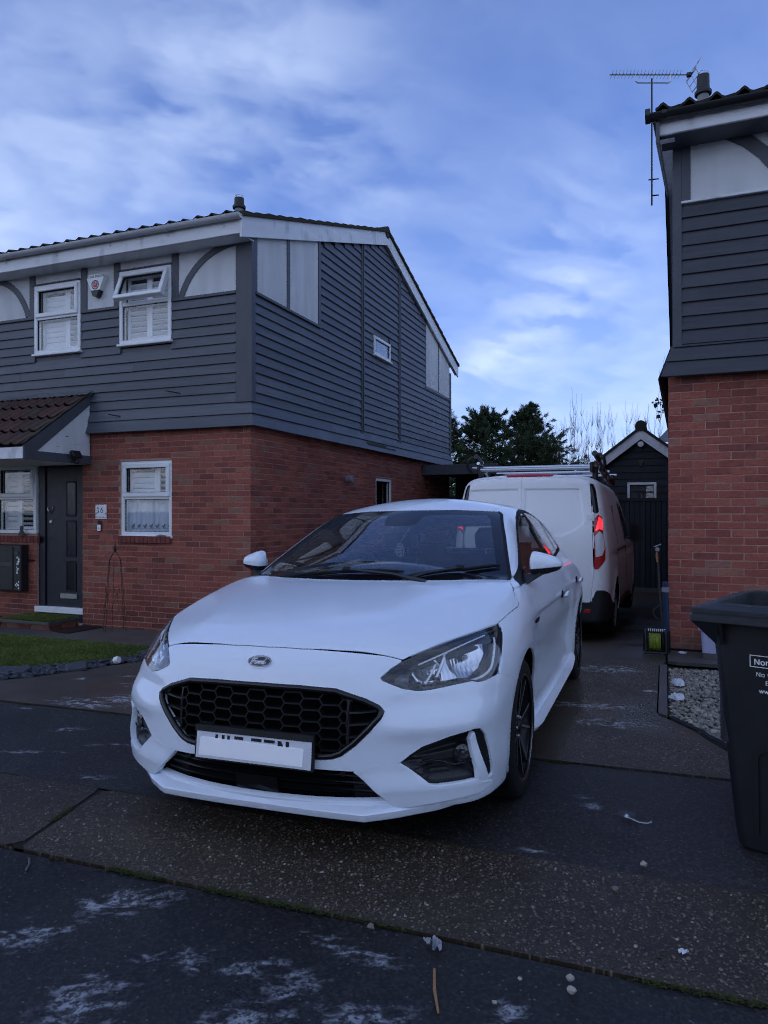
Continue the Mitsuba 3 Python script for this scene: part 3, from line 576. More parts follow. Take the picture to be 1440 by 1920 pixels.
# curved braces
def brace(x0, z0, x1, z1, M, house, w=.085, bulge=.12, y=.040):
    t = np.linspace(0, 1, 13); a = np.array([x0, z0]); b = np.array([x1, z1]); c = np.array([x1 if bulge > 0 else x0, z0 if bulge > 0 else z1])
    c = a * .08 + b * .0 + c * .92
    P = ((1 - t) ** 2)[:, None] * np.array([x0, z0]) + (2 * t * (1 - t))[:, None] * np.array([x0 * .75 + x1 * .25, z0 * .12 + z1 * .88]) + (t ** 2)[:, None] * np.array([x1, z1])
    put(house + '__brace', mv(wallprism(LineString(P).buffer(w / 2, cap_style=2), .0, y), M), B('trim'), smooth=20)
brace(fx(-6.03), 4.20, .20, 4.83, MF, HOUSE); brace(fx(-8.76), 4.22, fx(-9.45), 4.82, MF, HOUSE)
# windows
window(HOUSE, MF @ tr(0, .015, 0), fx(-6.18), fx(-7.056), 3.65, 4.665, 4.20, openup=22, shut=((0, .5, 50, 0), (.5, 1, 50, 0)))
window(HOUSE, MF @ tr(0, .015, 0), fx(-7.755), fx(-8.628), 3.64, 4.645, 4.165, shut=((0, .36, 48, 0), (.36, 1, 78, 0)))
for a, b, z in ((fx(-6.17), fx(-7.07), 4.672), (fx(-7.745), fx(-8.64), 4.652)): put(HOUSE + '__drip_strip', mv(rbx(a, b, .02, .075, z - .008, z + .008, .003), MF), B('trim'))
wg = window(HOUSE, MF @ tr(0, -.045, 0), fx(-6.207), fx(-7.073), 1.005, 2.035, 1.535, shut=((0, .36, 20, 1), (.36, 1, 78, 1)))
wl = window(HOUSE, MF @ tr(0, -.03, 0), fx(-8.64), fx(-9.44), 1.012, 2.055, 1.545, shut=((0, .55, 30, 0), (.55, 1, 84, 0)), cill=False)
window(HOUSE, MS @ tr(0, .02, 0), sy(12.01), sy(12.84), 4.20, 4.55, None, shut=(), cill=True)
window(HOUSE, MS @ tr(0, -.045, 0), sy(12.205), sy(13.015), 1.305, 1.965, None, shut=())
put(HOUSE + '__blind', mv(bx(sy(12.05), sy(12.8), -.06, -.055, 4.23, 4.52), MS), B('lace'))
# lace curtain with a printed row of hens behind the lower pane
xs = np.linspace(fx(-6.25), fx(-7.03), 90); zs = np.array([1.06, 1.3, 1.51])
V, F = grid(xs, zs, lambda x, z: -.115 + .010 * np.sin(x * 62) + .006 * np.sin(x * 143 + 1)); V = V[:, [0, 2, 1]]
put(wg + '__curtain', mv((V, F), MF), B('lace'), smooth=True)
hen = [(0, 0), (.010, -.022), (.026, -.026), (.040, -.012), (.052, .014), (.040, .010), (.026, .004), (.014, .010), (.008, .026), (-.002, .030), (-.008, .022), (-.014, .018), (-.006, .014)]
hs = []
for i, x in enumerate(np.linspace(fx(-6.29), fx(-6.92), 7)):
    hs.append(wallprism([(x + s * 1.0, 1.14 + t * 1.1) for s, t in hen], -.094, -.092)); hs.append(wallprism(LineString([(x - .03, 1.105), (x - .005, 1.098), (x + .03, 1.105), (x + .055, 1.10)]).buffer(.0025), -.094, -.092))
put(wg + '__curtain_print', mv(join(hs), MF), B('lace_print'), label='row of grey hens printed on the white net curtain')
# front door
DR = put(HOUSE + '__door', [mv(rbx(fx(-7.80), fx(-8.50), -.10, -.055, -.05, 2.02, .004), MF)], B('door_navy'))
put(HOUSE + '__door_frame', [mv(rbx(fx(-7.755), fx(-7.80), -.12, -.02, -.06, 2.06, .004), MF), mv(rbx(fx(-8.50), fx(-8.617), -.12, -.03, -.06, 2.06, .004), MF), mv(rbx(fx(-7.80), fx(-8.50), -.12, -.03, 2.02, 2.06, .004), MF)], B('door_navy'))
put(HOUSE + '__threshold', mv(rbx(fx(-7.745), fx(-8.66), -.12, .02, -.135, -.05, .006), MF), B('upvc'))
for z0, z1 in ((1.17, 1.72), (.55, 1.09), (-.0 + .02, .47)):
    zz0, zz1 = z0 + .12, z1 + .12
    if z0 < .1: zz0, zz1 = .20, .60
    if z0 == .55: zz0, zz1 = .70, 1.19
    if z0 == 1.17: zz0, zz1 = 1.29, 1.76
    put(DR + '__glazing', mv(bx(fx(-7.945), fx(-8.10), -.056, -.051, zz0, zz1), MF), B('door_glass'))
    put(DR + '__beading', mv(rect_frame(fx(-7.925), fx(-8.12), zz0 - .02, zz1 + .02, .024, -.056, -.038, .008), MF), B('door_navy'))
put(DR + '__letterbox', mv(rbx(fx(-7.90), fx(-8.22), -.057, -.035, .075, .155, .008), MF), B('steel'))
t = np.linspace(0, 2 * np.pi, 28, endpoint=False)
heart = np.c_[fx(-8.41) + .045 * np.sin(t) ** 3 * 1.1, np.full(28, -.04), 1.37 + .042 * (np.cos(t) - .38 * np.cos(2 * t) - .15 * np.cos(3 * t)) * 1.25]
put(DR + '__knocker', mv(tube(heart, .0055, 6, True), MF), B('chrome'), label='heart shaped chrome door knocker')
put(DR + '__lock', mv(mv(lathe([(0, 0), (.024, 0), (.026, .006), (.018, .010), (0, .010)], 20), tr(fx(-8.41), -.054, 1.19) @ rot([1, 0, 0], -90)), MF), B('steel'))
# porch roof
PX1 = -7.60
put(HOUSE + '__porch_deck', [(lambda P: (np.array(P), BOXF))([[-13, 6.80, 2.02], [PX1 - .02, 6.80, 2.02], [PX1 - .02, 7.92, 2.06], [-13, 7.92, 2.06], [-13, 6.80, 2.17], [PX1 - .02, 6.80, 2.17], [PX1 - .02, 7.92, 2.98], [-13, 7.92, 2.98]])], B('trim'))
put(HOUSE + '__porch_soffit', bx(-13, PX1 - .03, 6.82, 7.90, 2.008, 2.018), B('render'))
put(HOUSE + '__porch_fascia', rbx(-13, PX1 - .005, 6.765, 6.80, 2.015, 2.165, .004), B('white_fascia'), label='white porch fascia board with peeling end')
tri = [(6.90, 2.125), (7.90, 2.125), (7.90, 2.86)]
MC = frame([PX1, 0, 0], [0, 1, 0], [1, 0, 0])
put(HOUSE + '__porch_cheek', mv(wallprism(tri, -.02, .004), MC), B('render_peel'), label='white triangular porch cheek with cracked paint')
put(HOUSE + '__porch_trim', [mv(wallprism([(6.775, 2.01), (7.91, 2.01), (7.91, 2.125), (6.775, 2.125)], -.02, .016), MC), mv(wallprism([(6.775, 2.125), (6.98, 2.125), (7.91, 2.86), (7.91, 3.0), (6.775, 2.19)], -.02, .0155), MC)], B('trim'))
def pantile(w, l, seed):
    """one roll-and-pan tile: x across, y up the slope, z out"""
    xs = np.linspace(0, w, 11); V = []
    roll = lambda x: .034 * np.exp(-((x / w - .30) / .17) ** 2) + .004 * np.cos(x / w * 6.28)
    for y, dz in ((0, .016), (l, -.004)):
        V += [[x, y, roll(x) + dz] for x in xs]
    V += [[x, 0.0, roll(x) + .016 - .016] for x in xs]
    F = []
    for i in range(10): F += [[i, i + 1, 12 + i], [i, 12 + i, 11 + i], [22 + i, 23 + i, i + 1], [22 + i, i + 1, i]]
    return np.array(V), np.array(F)
sl = math.atan2(3.02 - 2.17, 7.95 - 6.76); L = math.hypot(3.02 - 2.17, 7.95 - 6.76)
PW, PL, rows = .165, .30, 4
for i in range(rows):
    for j in range(12):
        m = pantile(PW * 1.01, PL + .03, 0); x = PX1 - .035 - (j + 1) * PW
        M = tr(x + r5.normal(0, .002), 6.735, 2.185) @ rot([1, 0, 0], math.degrees(sl)) @ tr(0, i * (L - .03) / rows, .004 + r5.normal(0, .0015))
        m = mv(m, M); put(HOUSE + '__porch_tile', m, B('tile_brown'), smooth=35 if False else False, uv=np.repeat(r5.random((1, 2)), len(m[0]), 0))
ms = [mv(pantile(PW * 1.01, L, 0), tr(PX1 - .035 - (j + 1) * PW, 6.735, 2.185) @ rot([1, 0, 0], math.degrees(sl))) for j in range(12, 30)]
put(HOUSE + '__porch_tiling', join(ms), B('tile_brown'), kind='stuff', uv=np.full((sum(len(m[0]) for m in ms), 2), .5))
def strip(P, Q, w, t):  # flat bar from P to Q
    P, Q = np.array(P, float), np.array(Q, float); d = Q - P; n = np.linalg.norm(d); d /= n
    s = np.cross(d, [0, 0, 1]); s /= np.linalg.norm(s); up = np.cross(s, d); M = np.eye(4); M[:3, 0] = d; M[:3, 1] = s; M[:3, 2] = up; M[:3, 3] = P
    return mv(rbx(0, n, -w / 2, w / 2, -t / 2, t / 2, min(w, t) * .2), M)
V, F = grid(np.linspace(0, L, 40), np.linspace(-.035, .03, 5), lambda x, y: .012 * meshkit.noise(np.stack([x * 22, y * 30, x * 0], -1)) + .008)
put(HOUSE + '__porch_verge', mv((V, F), tr(PX1 - .01, 6.755, 2.19) @ rot([0, 0, 1], 90) @ rot([0, 1, 0], -math.degrees(sl))), B('mossy'), smooth=True)
V, F = grid(np.linspace(-13, PX1 + .06, 120), np.linspace(0, .19, 6), lambda x, y: .006 * meshkit.noise(np.stack([x * 9, y * 12, x * 0], -1)) + .02 * np.sin(x * 38) ** 2 * (y < .05))
put(HOUSE + '__porch_flashing', mv((V, F), tr(0, 7.80, 2.975) @ rot([1, 0, 0], math.degrees(sl) + 6)), B('lead'), smooth=True)
put(HOUSE + '__porch_flashing_fold', hull([[PX1 - .05, 7.86, 3.0], [PX1 + .075, 7.88, 3.02], [PX1 + .08, 7.93, 3.12], [PX1 - .06, 7.92, 3.10], [PX1 + .05, 7.84, 2.96], [PX1 - .03, 7.83, 2.95]]), B('lead'))
# main roof
EY, RY, BY = 7.58, 12.55, 17.50; EZ, RZ = 5.03, 6.63; XV = -4.875
for s, (ya, yb) in enumerate(((EY, RY), (BY, RY))):
    dy = yb - ya; n = math.hypot(dy, RZ - EZ)
    V = np.array([[-14, ya, EZ - .03], [XV, ya, EZ - .03], [XV, yb, RZ - .03], [-14, yb, RZ - .03]]); F = np.array([[0, 1, 2], [0, 2, 3]])
    put(HOUSE + '__roof', (V, F if s == 0 else F[:, ::-1]), B('tile_dark'))
    # bargeboard
    a = np.array([XV - .012, ya, EZ]); b = np.array([XV - .012, yb, RZ])
    P = [(ya, EZ - .29 if s == 0 else EZ - .29), (yb, RZ - .27), (yb, RZ - .02), (ya, EZ - .02)]
    put(HOUSE + '__bargeboard', mv(wallprism(P, -.03, 0), frame([XV, 0, 0], [0, 1, 0], [1, 0, 0])), B('white_fascia'))
    put(HOUSE + '__verge_soffit', [(np.array([[X0, ya, EZ - .24], [XV - .03, ya, EZ - .24], [XV - .03, yb, RZ - .24], [X0, yb, RZ - .24]]), np.array([[0, 1, 2], [0, 2, 3]]))], B('white_fascia'))
    k = 17
    for i in range(k):          # verge tiles, one per course
        t0, t1 = i / k, (i + 1.12) / k
        p, q = np.array([0, ya, EZ]) * (1 - t0) + np.array([0, yb, RZ]) * t0, np.array([0, ya, EZ]) * (1 - t1) + np.array([0, yb, RZ]) * t1
        z0, z1 = .030 + r5.normal(0, .004), .004
        v = np.array([[XV + .035, p[1], p[2] - .03], [XV + .035, q[1], q[2] - .03], [XV + .035, q[1], q[2] + z1], [XV + .035, p[1], p[2] + z0], [XV - .3, p[1], p[2] - .03], [XV - .3, q[1], q[2] - .03], [XV - .3, q[1], q[2] + z1], [XV - .3, p[1], p[2] + z0]])
        h = hull(v); put(HOUSE + '__verge_tile', h, B('mossy' if s == 0 or i % 3 else 'tile_dark'))
put(HOUSE + '__ridge_tile', [mv(tube([[0, 0, 0], [0.5, 0, 0]], .11, 12), tr(XV - .48, RY, RZ - .03)), mv(tube([[-9.2, 0, 0], [0, 0, 0]], .105, 12), tr(XV - .47, RY, RZ - .03))], B('tile_dark'))
sl2 = math.degrees(math.atan2(RZ - EZ, RY - EY))
for j in range(24):
    x = XV - .05 - (j + 1) * .215
    put(HOUSE + '__eave_tile', mv(pantile(.217, .42, 0), tr(x, EY - .03, EZ + .005) @ rot([1, 0, 0], sl2) @ tr(0, 0, r5.normal(0, .003))), B('tile_dark'))
put(HOUSE + '__fascia', [rbx(-14, XV - .035, 7.60, 7.63, 4.80, 5.0, .004)], B('white_fascia'))
put(HOUSE + '__soffit', bx(-14, XV - .04, 7.63, 7.92, 4.80, 4.815), B('white_fascia'))
g = [(math.cos(a) * .055, math.sin(a) * .055) for a in np.linspace(math.pi, 2 * math.pi, 9)]
gp = Polygon(g + [(.050 * math.cos(a), .050 * math.sin(a)) for a in np.linspace(2 * math.pi, math.pi, 9)])
v, f = prism(gp, 9.1); GM = np.array([[0, 0, -1, XV - .0], [1, 0, 0, 7.545], [0, 1, 0, 5.015], [0, 0, 0, 1.0]])
put(HOUSE + '__gutter', [mv((v, f), GM), mv(prism(Point(0, 0).buffer(.056).intersection(sbox(-.1, -.1, .1, 0)), .006), GM @ tr(0, 0, -.006))], B('gutter_grey'), smooth=40)
for X in (-5.15, -6.0, -6.95, -7.9, -8.85): put(HOUSE + '__gutter_bracket', [mv(tube([[.0, c_[0] * 1.06, c_[1] * 1.06] for c_ in g], .008, 6), tr(X, 7.545, 5.015)), rbx(X - .008, X + .008, 7.59, 7.605, 4.90, 5.0, .002)], B('gutter_grey'), smooth=40)
fl = fresh(HOUSE + '__flue')
def flue(key, x, y, z0, z1, r, cage=True, band=.62):
    zb = z0 + (z1 - z0) * band
    put(key, mv(lathe([(0, 0), (r, 0), (r, zb - z0)], 24), tr(x, y, z0)), B('flue_grey'), smooth=40)
    put(key + '__cowl', mv(lathe([(r * 1.0, -.02), (r * 1.45, -.01), (r * 1.5, .02), (r * 1.1, .05), (r * 1.12, .06), (r * 1.06, z1 - zb), (r * .9, z1 - zb), (r * .9, .05)], 24), tr(x, y, zb)), B('flue_black'), smooth=40)
    if cage: put(key + '__cage', join([tube([[x + r * .95 * math.cos(a), y + r * .95 * math.sin(a), z1 - .01], [x + r * 1.0 * math.cos(a), y + r * 1.0 * math.sin(a), z1 + .03], [x + r * .6 * math.cos(a + .5), y + r * .6 * math.sin(a + .5), z1 + .04]], .004, 5) for a in np.arange(9) * .698]), B('steel'))
flue(fl, -5.575, 8.6, 5.2, 5.74, .062, True, .75)
tree_bracket = None
# things on the house
al = thing('alarm_box', 'white shield shaped burglar alarm box with a red emblem between the upstairs windows', 'alarm box')
sh = [(-.15, .10), (-.145, .145), (-.12, .16), (.12, .16), (.145, .145), (.15, .10), (.035, -.135), (0, -.15), (-.035, -.135)]
MA = MF @ tr(fx(-7.43), .027, 4.50)
put(al + '__case', mv(wallprism(Polygon(sh).buffer(-.01).buffer(.01), 0, .075), MA), B('upvc'), smooth=30)
put(al + '__strobe', mv(wallprism(Polygon([(-.075, -.062), (.075, -.062), (.036, -.143), (0, -.157), (-.036, -.143)]), .0, .085), MA), B('black_plastic'), smooth=30)
put(al + '__ring', mv(wallprism(Point(0, .015).buffer(.066).difference(Point(0, .015).buffer(.050)), .075, .0765), MA), B('print_black'))
put(al + '__emblem', mv(wallprism(Point(0, .015).buffer(.042).difference(sbox(.005, .012, .05, .02)).difference(sbox(-.004, .012, .004, .06)), .075, .0768), MA), pr((.45, .03, .05), .4, .4))
def wall_text(s, h, x, z, M, y, bsdf, key, flip=True, bold=False, right=False):
    m = meshkit.text_mesh(s, h, .0015, bold); v = np.asarray(m.vertices).copy(); w = v[:, 0].max()
    v[:, 0] -= w / 2
    P = np.stack([-v[:, 0] + x if flip else v[:, 0] + x, y + v[:, 2], v[:, 1] + z], 1)
    return put(key, mv((P, np.asarray(m.faces) if flip else np.asarray(m.faces)[:, ::-1]), M), B(bsdf))
wall_text('01268 282220', .030, 0, .116, MA, .0752, 'print_black', al + '__lettering', bold=True)
pl_ = thing('number_plate_sign', 'small white house number sign reading 16 on the brick wall beside the door', 'sign')
MP = MF @ tr(fx(-7.405), .0145, 1.335)
put(pl_ + '__plate', mv(rbx(-.10, .10, 0, .006, -.10, .10, .002), MP), B('upvc'))
wall_text('16', .075, .02, -.01, MP, .0065, 'print_black', pl_ + '__number')
wall_text('Birchwood Ct', .018, 0, -.075, MP, .0065, 'print_black', pl_ + '__street_name') if False else put(pl_ + '__street_line', mv(join([bx(-.085 + i * .026, -.085 + i * .026 + .018, .006, .0068, -.083, -.068) for i in range(7)]), MP), pr((.25, .25, .27), .6, .3))
for s in (-1, 1): put(pl_ + '__floral_mark', mv(join([wallprism(Point(s * .085 + dx * .6, -.03 + dz).buffer(.010), .006, .0069) for dx, dz in ((0, 0), (.012, .006), (-.01, .008))]), MP), pr((.30, .31, .33), .6, .3))
db = thing('video_doorbell', 'small black and white doorbell under the number sign', 'doorbell')
put(db + '__body', mv(rbx(-.036, .036, 0, .022, -.075, .075, .010), MF @ tr(fx(-7.425), .0145, 1.135)), B('gloss_black'))
put(db + '__cover', mv(rbx(-.032, .032, .02, .026, -.070, .018, .008), MF @ tr(fx(-7.425), .0145, 1.135)), B('upvc'))
put(db + '__button', mv(mv(lathe([(0, .003), (.012, .003), (.014, 0)], 20), rot([1, 0, 0], -90)), MF @ tr(fx(-7.425), .0405, 1.105)), B('gutter_grey'))
mb = thing('meter_box', 'black utility box with peeling paint on the brick wall left of the door', 'meter box')
MB_ = MF @ tr(fx(-9.05), .014, .51)
put(mb + '__case', mv(rbx(-.28, .34, 0, .14, -.34, .34, .012), MB_), B('black_plastic'))
put(mb + '__door', mv(rbx(-.13, .33, .14, .152, -.32, .31, .006), MB_), B('black_plastic'))
put(mb + '__latch', mv(rbx(-.24, -.16, .14, .155, .19, .245, .004), MB_), B('bare_wood'))
put(mb + '__label_strip', mv(bx(-.10, .12, .152, .1535, .03, .085), MB_), B('bare_wood'))
pp = []
for i in range(26):
    x, z = -.215 + r5.normal(0, .018), .06 + r5.uniform(-.14, .10) if i < 18 else -.25 + r5.uniform(-.05, .05)
    pp.append(wallprism(Polygon([(x + .016 * r5.uniform(.3, 1) * math.cos(a), z + .02 * r5.uniform(.3, 1) * math.sin(a)) for a in np.arange(7) * .9]).buffer(0), .14, .1415))
put(mb + '__peeled_paint', mv(join(pp), MB_), B('upvc'), kind='stuff')
put(mb + '__bracket', mv(rbx(-.40, -.24, .0, .02, .105, .125, .004), MB_), B('iron'))
fd = thing('floodlight', 'small black security floodlight fixed under the porch cheek', 'floodlight')
MFl = tr(PX1 + .02, 7.57, 2.085)
put(fd + '__head', mv(rbx(0, .05, -.08, .08, -.055, .055, .008), MFl @ tr(.06, -.02, .02) @ rot([0, 1, 0], -35)), B('black_plastic'))
put(fd + '__bracket', mv(tube([[0, 0, -.03], [.03, 0, -.04], [.06, 0, 0]], .010, 8), MFl), B('black_plastic'))
put(fd + '__sensor', mv(mv(lathe([(0, -.03), (.025, -.025), (.032, 0), (.025, .02), (0, .025)], 16), tr(.05, .02, -.065)), MFl), B('black_plastic'), smooth=40)
vt = thing('boiler_flue', 'small round grey flue outlet on the brick side wall of the left house', 'flue')
put(vt + '__terminal', mv(lathe([(0, .13), (.055, .13), (.06, .12), (.06, .09), (.045, .085), (.045, .07), (.06, .065), (.06, .03), (.05, .0)], 24), MS @ tr(sy(10.85), .012, 1.88) @ rot([1, 0, 0], -90)), B('flue_grey'), smooth=40)
for X, Z in ((-6.03, 2.92), (-7.0, 2.655)):
    nk = thing('wall_spike', 'short thin iron rod sticking out of the dark boards ' + ('near the house corner' if X > -6.5 else 'beside the porch roof'), 'rod')
    put(nk + '__rod', tube([[X, 7.90, Z], [X - .1, 7.82, Z + .015], [X - .17, 7.80, Z + .03]], .008, 6), B('iron'))
# doorstep and what stands by the wall
st = thing('doorstep', 'brick doorstep with a grey slab and a mat of green artificial grass', 'step')
SX0, SX1, SY = -8.72, -7.77, 7.33
put(st + '__core', rbx(SX0 + .04, SX1 - .04, SY + .05, 7.92, -.34, -.20, .004), B('mortar'))
for k in range(2):
    n = 4; x = SX0 + .03 - (.11 if k else 0)
    while x < SX1 - .04:
        a, b = max(x, SX0 + .03), min(x + .215, SX1 - .03); x += .225
        if b - a < .03: continue
        m = mv(brick_mesh(a, b, -.365 + k * .075, -.30 + k * .075), frame([0, SY + .05, 0], [1, 0, 0], [0, -1, 0])); put(st + '__brick', (m[0], m[1][:, ::-1] if False else m[1]), B('brick'), uv=np.repeat([[r5.random(), .99 if r5.random() < .25 else r5.random() * .7]], len(m[0]), 0))
    for y in np.arange(SY + .06, 7.85, .225):
        m = mv(brick_mesh(y, min(y + .215, 7.9), -.365 + k * .075, -.30 + k * .075), frame([SX1 - .04, 0, 0], [0, 1, 0], [1, 0, 0])); put(st + '__brick', m, B('brick'), uv=np.repeat([r5.random(2) * .8], len(m[0]), 0))
put(st + '__slab', rbx(SX0, SX1, SY, 7.91, -.205, -.165, .006), B('concrete'))
q = np.c_[r5.uniform(SX0 + .03, SX1 - .03, 16000), r5.uniform(SY + .03, 7.90, 16000)]
V_, F_ = blades(q, .024, .5, 0, 33)[0], None
m, u = blades(q, .024, .5, 0, 33); m[0][:, 2] += np.repeat(-.165 - G(q[:, 0], q[:, 1]), 4)
put(st + '__grass_mat', m, B('grass'), uv=u, kind='stuff', label='green artificial grass mat on the doorstep')
dm = put('doormat', sheet([(-7.74, 7.34), (-7.36, 7.24), (-7.33, 7.88), (-7.72, 7.90)], .028, .06, skirt=.012), pr(proc(lambda p, n, uv: mix((.016, .010, .009), (.035, .024, .02), noise(p.x * 120, p.y * 120))), .95, .1), label='dark brown doormat lying on the path beside the doorstep', cat='doormat')
mat('rusty', pr((.030, .022, .019), .75, .3))
ob = thing('garden_obelisk', 'rusty black metal plant obelisk standing against the brick wall under the window', 'obelisk')
OX, OY, OZ = -6.98, 7.72, -.30
top = np.array([[-.10, 0], [.10, 0], [0, -.10], [0, .10]]); bot = np.array([[-.19, -.02], [.19, .0], [0, -.18], [0, .17]])
for a, b in zip(top, bot): put(ob + '__leg', tube([[OX + b[0], OY + b[1], OZ], [OX + a[0], OY + a[1], .68]], .0038, 6), B('rusty'))
for z, s in ((.68, 1.0), (.0, 1.62)): put(ob + '__hoop', tube([[OX + p[0] * s, OY + p[1] * s, z] for p in ((-.10, 0), (0, -.10), (.10, 0), (0, .10))], .0032, 6, True), B('rusty'))
for a in top: put(ob + '__top_bar', tube([[OX + a[0], OY + a[1], .68], [OX + a[0] * .3, OY + a[1] * .3, .78], [OX, OY, .80]], .0032, 6), B('rusty'))
put(ob + '__finial', mv(lathe([(0, 0), (.012, .01), (.02, .04), (.012, .08), (.006, .10), (.004, .16), (0, .165)], 12), tr(OX, OY, .78)), B('rusty'), smooth=40)
put(ob + '__rod', tube([[OX, OY - .06, OZ], [OX, OY - .02, .68]], .0038, 6), B('rusty'))
for s in (-1, 1):
    t = np.linspace(0, 2 * np.pi, 18, endpoint=False); cx = OX + s * .078
    put(ob + '__ring', tube(np.c_[cx + .045 * np.cos(t), np.full(18, OY - .05), .275 + .048 * np.sin(t)], .0032, 6, True), B('rusty'))
    put(ob + '__arch', tube([[cx - .06 - s * .01, OY - .08, -.0], [cx, OY - .05, .24], [cx + .06, OY - .08, -.0]], .0032, 6), B('rusty'))
on = thing('window_ornament', 'small weathered figure ornament on the sill left of the front door', 'ornament')
put(on + '__figure', mv(lathe([(0, 0), (.05, 0), (.045, .03), (.025, .07), (.02, .09), (.028, .11), (.022, .135), (0, .145)], 14), MF @ tr(fx(-8.86), .06, .985)), B('bare_wood'), smooth=40)
lf = put('dried_leaf', mv(hull([[-.10, -.03, 0], [.10, -.02, .004], [.05, .04, .01], [-.05, .035, .012], [0, 0, .02]]), MF @ tr(fx(-6.36), .035, 1.008)), B('bare_wood'), label='dried brown leaf lying on the ground floor window sill', cat='leaf')
for i, (x, y, s) in enumerate(((-8.98, 7.55, .11), (-8.80, 7.70, .09), (-8.9, 7.36, .08))):
    v = np.array(trimesh.creation.icosphere(2).vertices); v = v * (1 + .5 * (meshkit.noise(v * 1.7 + i * 5) - .5)[:, None]) * [1.2, .8, .75] * s + [x, y, -.24]
    put('garden_rock', (v, trimesh.creation.icosphere(2).faces), B('mossy'), smooth=True, label=['mossy grey rock at the far left of the doorstep', 'mossy rock between the doorstep and the house wall', 'small mossy rock at the front corner of the doorstep'][i], cat='rock')
# ---------------------------------------------------------------- the house on the right
H2 = thing('brick_house', 'brick house at the right edge with dark upper boards, white panel and black gutter', 'house')
AR = math.radians(1.2); RDX = np.array([math.cos(AR), -math.sin(AR), 0]); RN = np.array([-math.sin(AR), -math.cos(AR), 0])
MR = frame([.03, 7.643, 0], RDX, RN)                       # x to the right from the corner, y towards the viewer
MRS = frame([.03, 7.643, 0], -RN, -RDX)                    # its left side: x runs back
r6 = np.random.default_rng(66)
W2 = put(H2 + '__wall', [mv(bx(0, 4.5, -.25, 0, -.3, 2.68), MR), mv(bx(.2, 9.3, -.25, 0, -.5, 2.68), MRS)], B('mortar'))
put_bricks(W2, brickwork(1.6, -.10, 2.665, [], MR, 201), 300)
far = brickwork(4.5, -.10, 2.665, [(0, 1.6, -1, 9)], MR, 203) + brickwork(9.3, -.45, 2.665, [], MRS, 202)
put(W2 + '__side_brickwork', join([b[0] for b in far]), B('brick'), uv=np.vstack([b[1] for b in far]), kind='stuff')
put(H2 + '__plinth', mv(rbx(.0, 4.5, 0, .03, -.2, -.015, .006), MR), B('flat_black'))
C2 = put(H2 + '__cladding', [mv(bx(.06, 4.5, -.2, .012, 2.66, 5.1), MR), mv(wallprism([(.03, 2.66), (9.2, 2.66), (9.2, 5.05), (4.9, 6.5), (.03, 5.1)], -.2, -.05), MRS)], B('trim'))
z = 4.36; e2 = .138; k = 0
while z - e2 > 2.95:
    put_board(C2, .118, 4.4, z - e2, z, MR, r6, bsdf='board_dark', base=.012); z -= e2; k += 1
for i, (z0, z1, s0, s1, xl) in enumerate(((2.955, z, .0, .012, .055), (2.81, 2.955, .012, .055, .03), (2.655, 2.81, .055, .10, -.015))):
    m = board_mesh(xl, 4.4, z0, z1, base=.012 + s0, slope=s1 - s0, r=r6); v = m[0]
    if i: v[:, 0] = np.where(v[:, 0] < xl + .02, xl - (v[:, 1] - .02 - s0) * .8, v[:, 0])
    m = mv((v, m[1]), MR); put(C2 + '__board', m, B('board_dark'), uv=np.repeat(r6.random((1, 2)), len(v), 0))
put(H2 + '__side_skirt', mv(hull([[0, .10, 2.66], [9.2, .10, 2.66], [0, -.02, 2.98], [9.2, -.02, 2.98], [0, -.1, 2.98], [9.2, -.1, 2.66]]), MRS), B('board_dark'))
put(H2 + '__trim', mv(rbx(.035, .120, -.1, .045, 2.95, 5.1, .004), MR), B('trim')); put(H2 + '__trim', mv(rbx(.118, .198, -.05, .043, 4.365, 5.1, .004), MR), B('trim'))
put(H2 + '__ledge', mv(rbx(.115, 4.4, 0, .06, 4.355, 4.378, .004), MR), B('white_fascia'))
put(H2 + '__panel', mv(bx(.198, 4.4, 0, .03, 4.378, 5.1), MR), B('render'))
P = np.array([(.24, 5.045), (.40, 5.025), (.55, 4.96), (.70, 4.86), (.84, 4.72), (.95, 4.56), (1.02, 4.38)])
put(H2 + '__brace', mv(wallprism(LineString(P).buffer(.06, cap_style=2), 0, .043), MR), B('trim'), smooth=20)
ez, rz, ov, dp = 5.085, 6.60, .36, 9.9
put(H2 + '__fascia', mv(rbx(-.085, 4.4, ov - .03, ov, 4.915, 5.07, .004), MR), B('white_fascia'), label='white fascia board with peeling paint at its left end')
put(H2 + '__soffit', mv(bx(-.06, 4.4, .02, ov - .03, 4.915, 4.93), MR), B('trim'))
g2 = [(math.cos(a) * .06, math.sin(a) * .06) for a in np.linspace(math.pi, 2 * math.pi, 9)]
gp2 = Polygon(g2 + [(.054 * math.cos(a), .054 * math.sin(a)) for a in np.linspace(2 * math.pi, math.pi, 9)])
GM2 = MR @ np.array([[0, 0, 1, -.19], [1, 0, 0, ov + .06], [0, 1, 0, 5.085], [0, 0, 0, 1.0]])
put(H2 + '__gutter', [mv(prism(gp2, 4.6), GM2), mv(prism(Point(0, 0).buffer(.066), .045), GM2 @ tr(0, 0, -.01)), mv(prism(gp2.buffer(.006), .04), GM2 @ tr(0, 0, .14))], B('gutter_black'), smooth=40)
XV2 = -.11
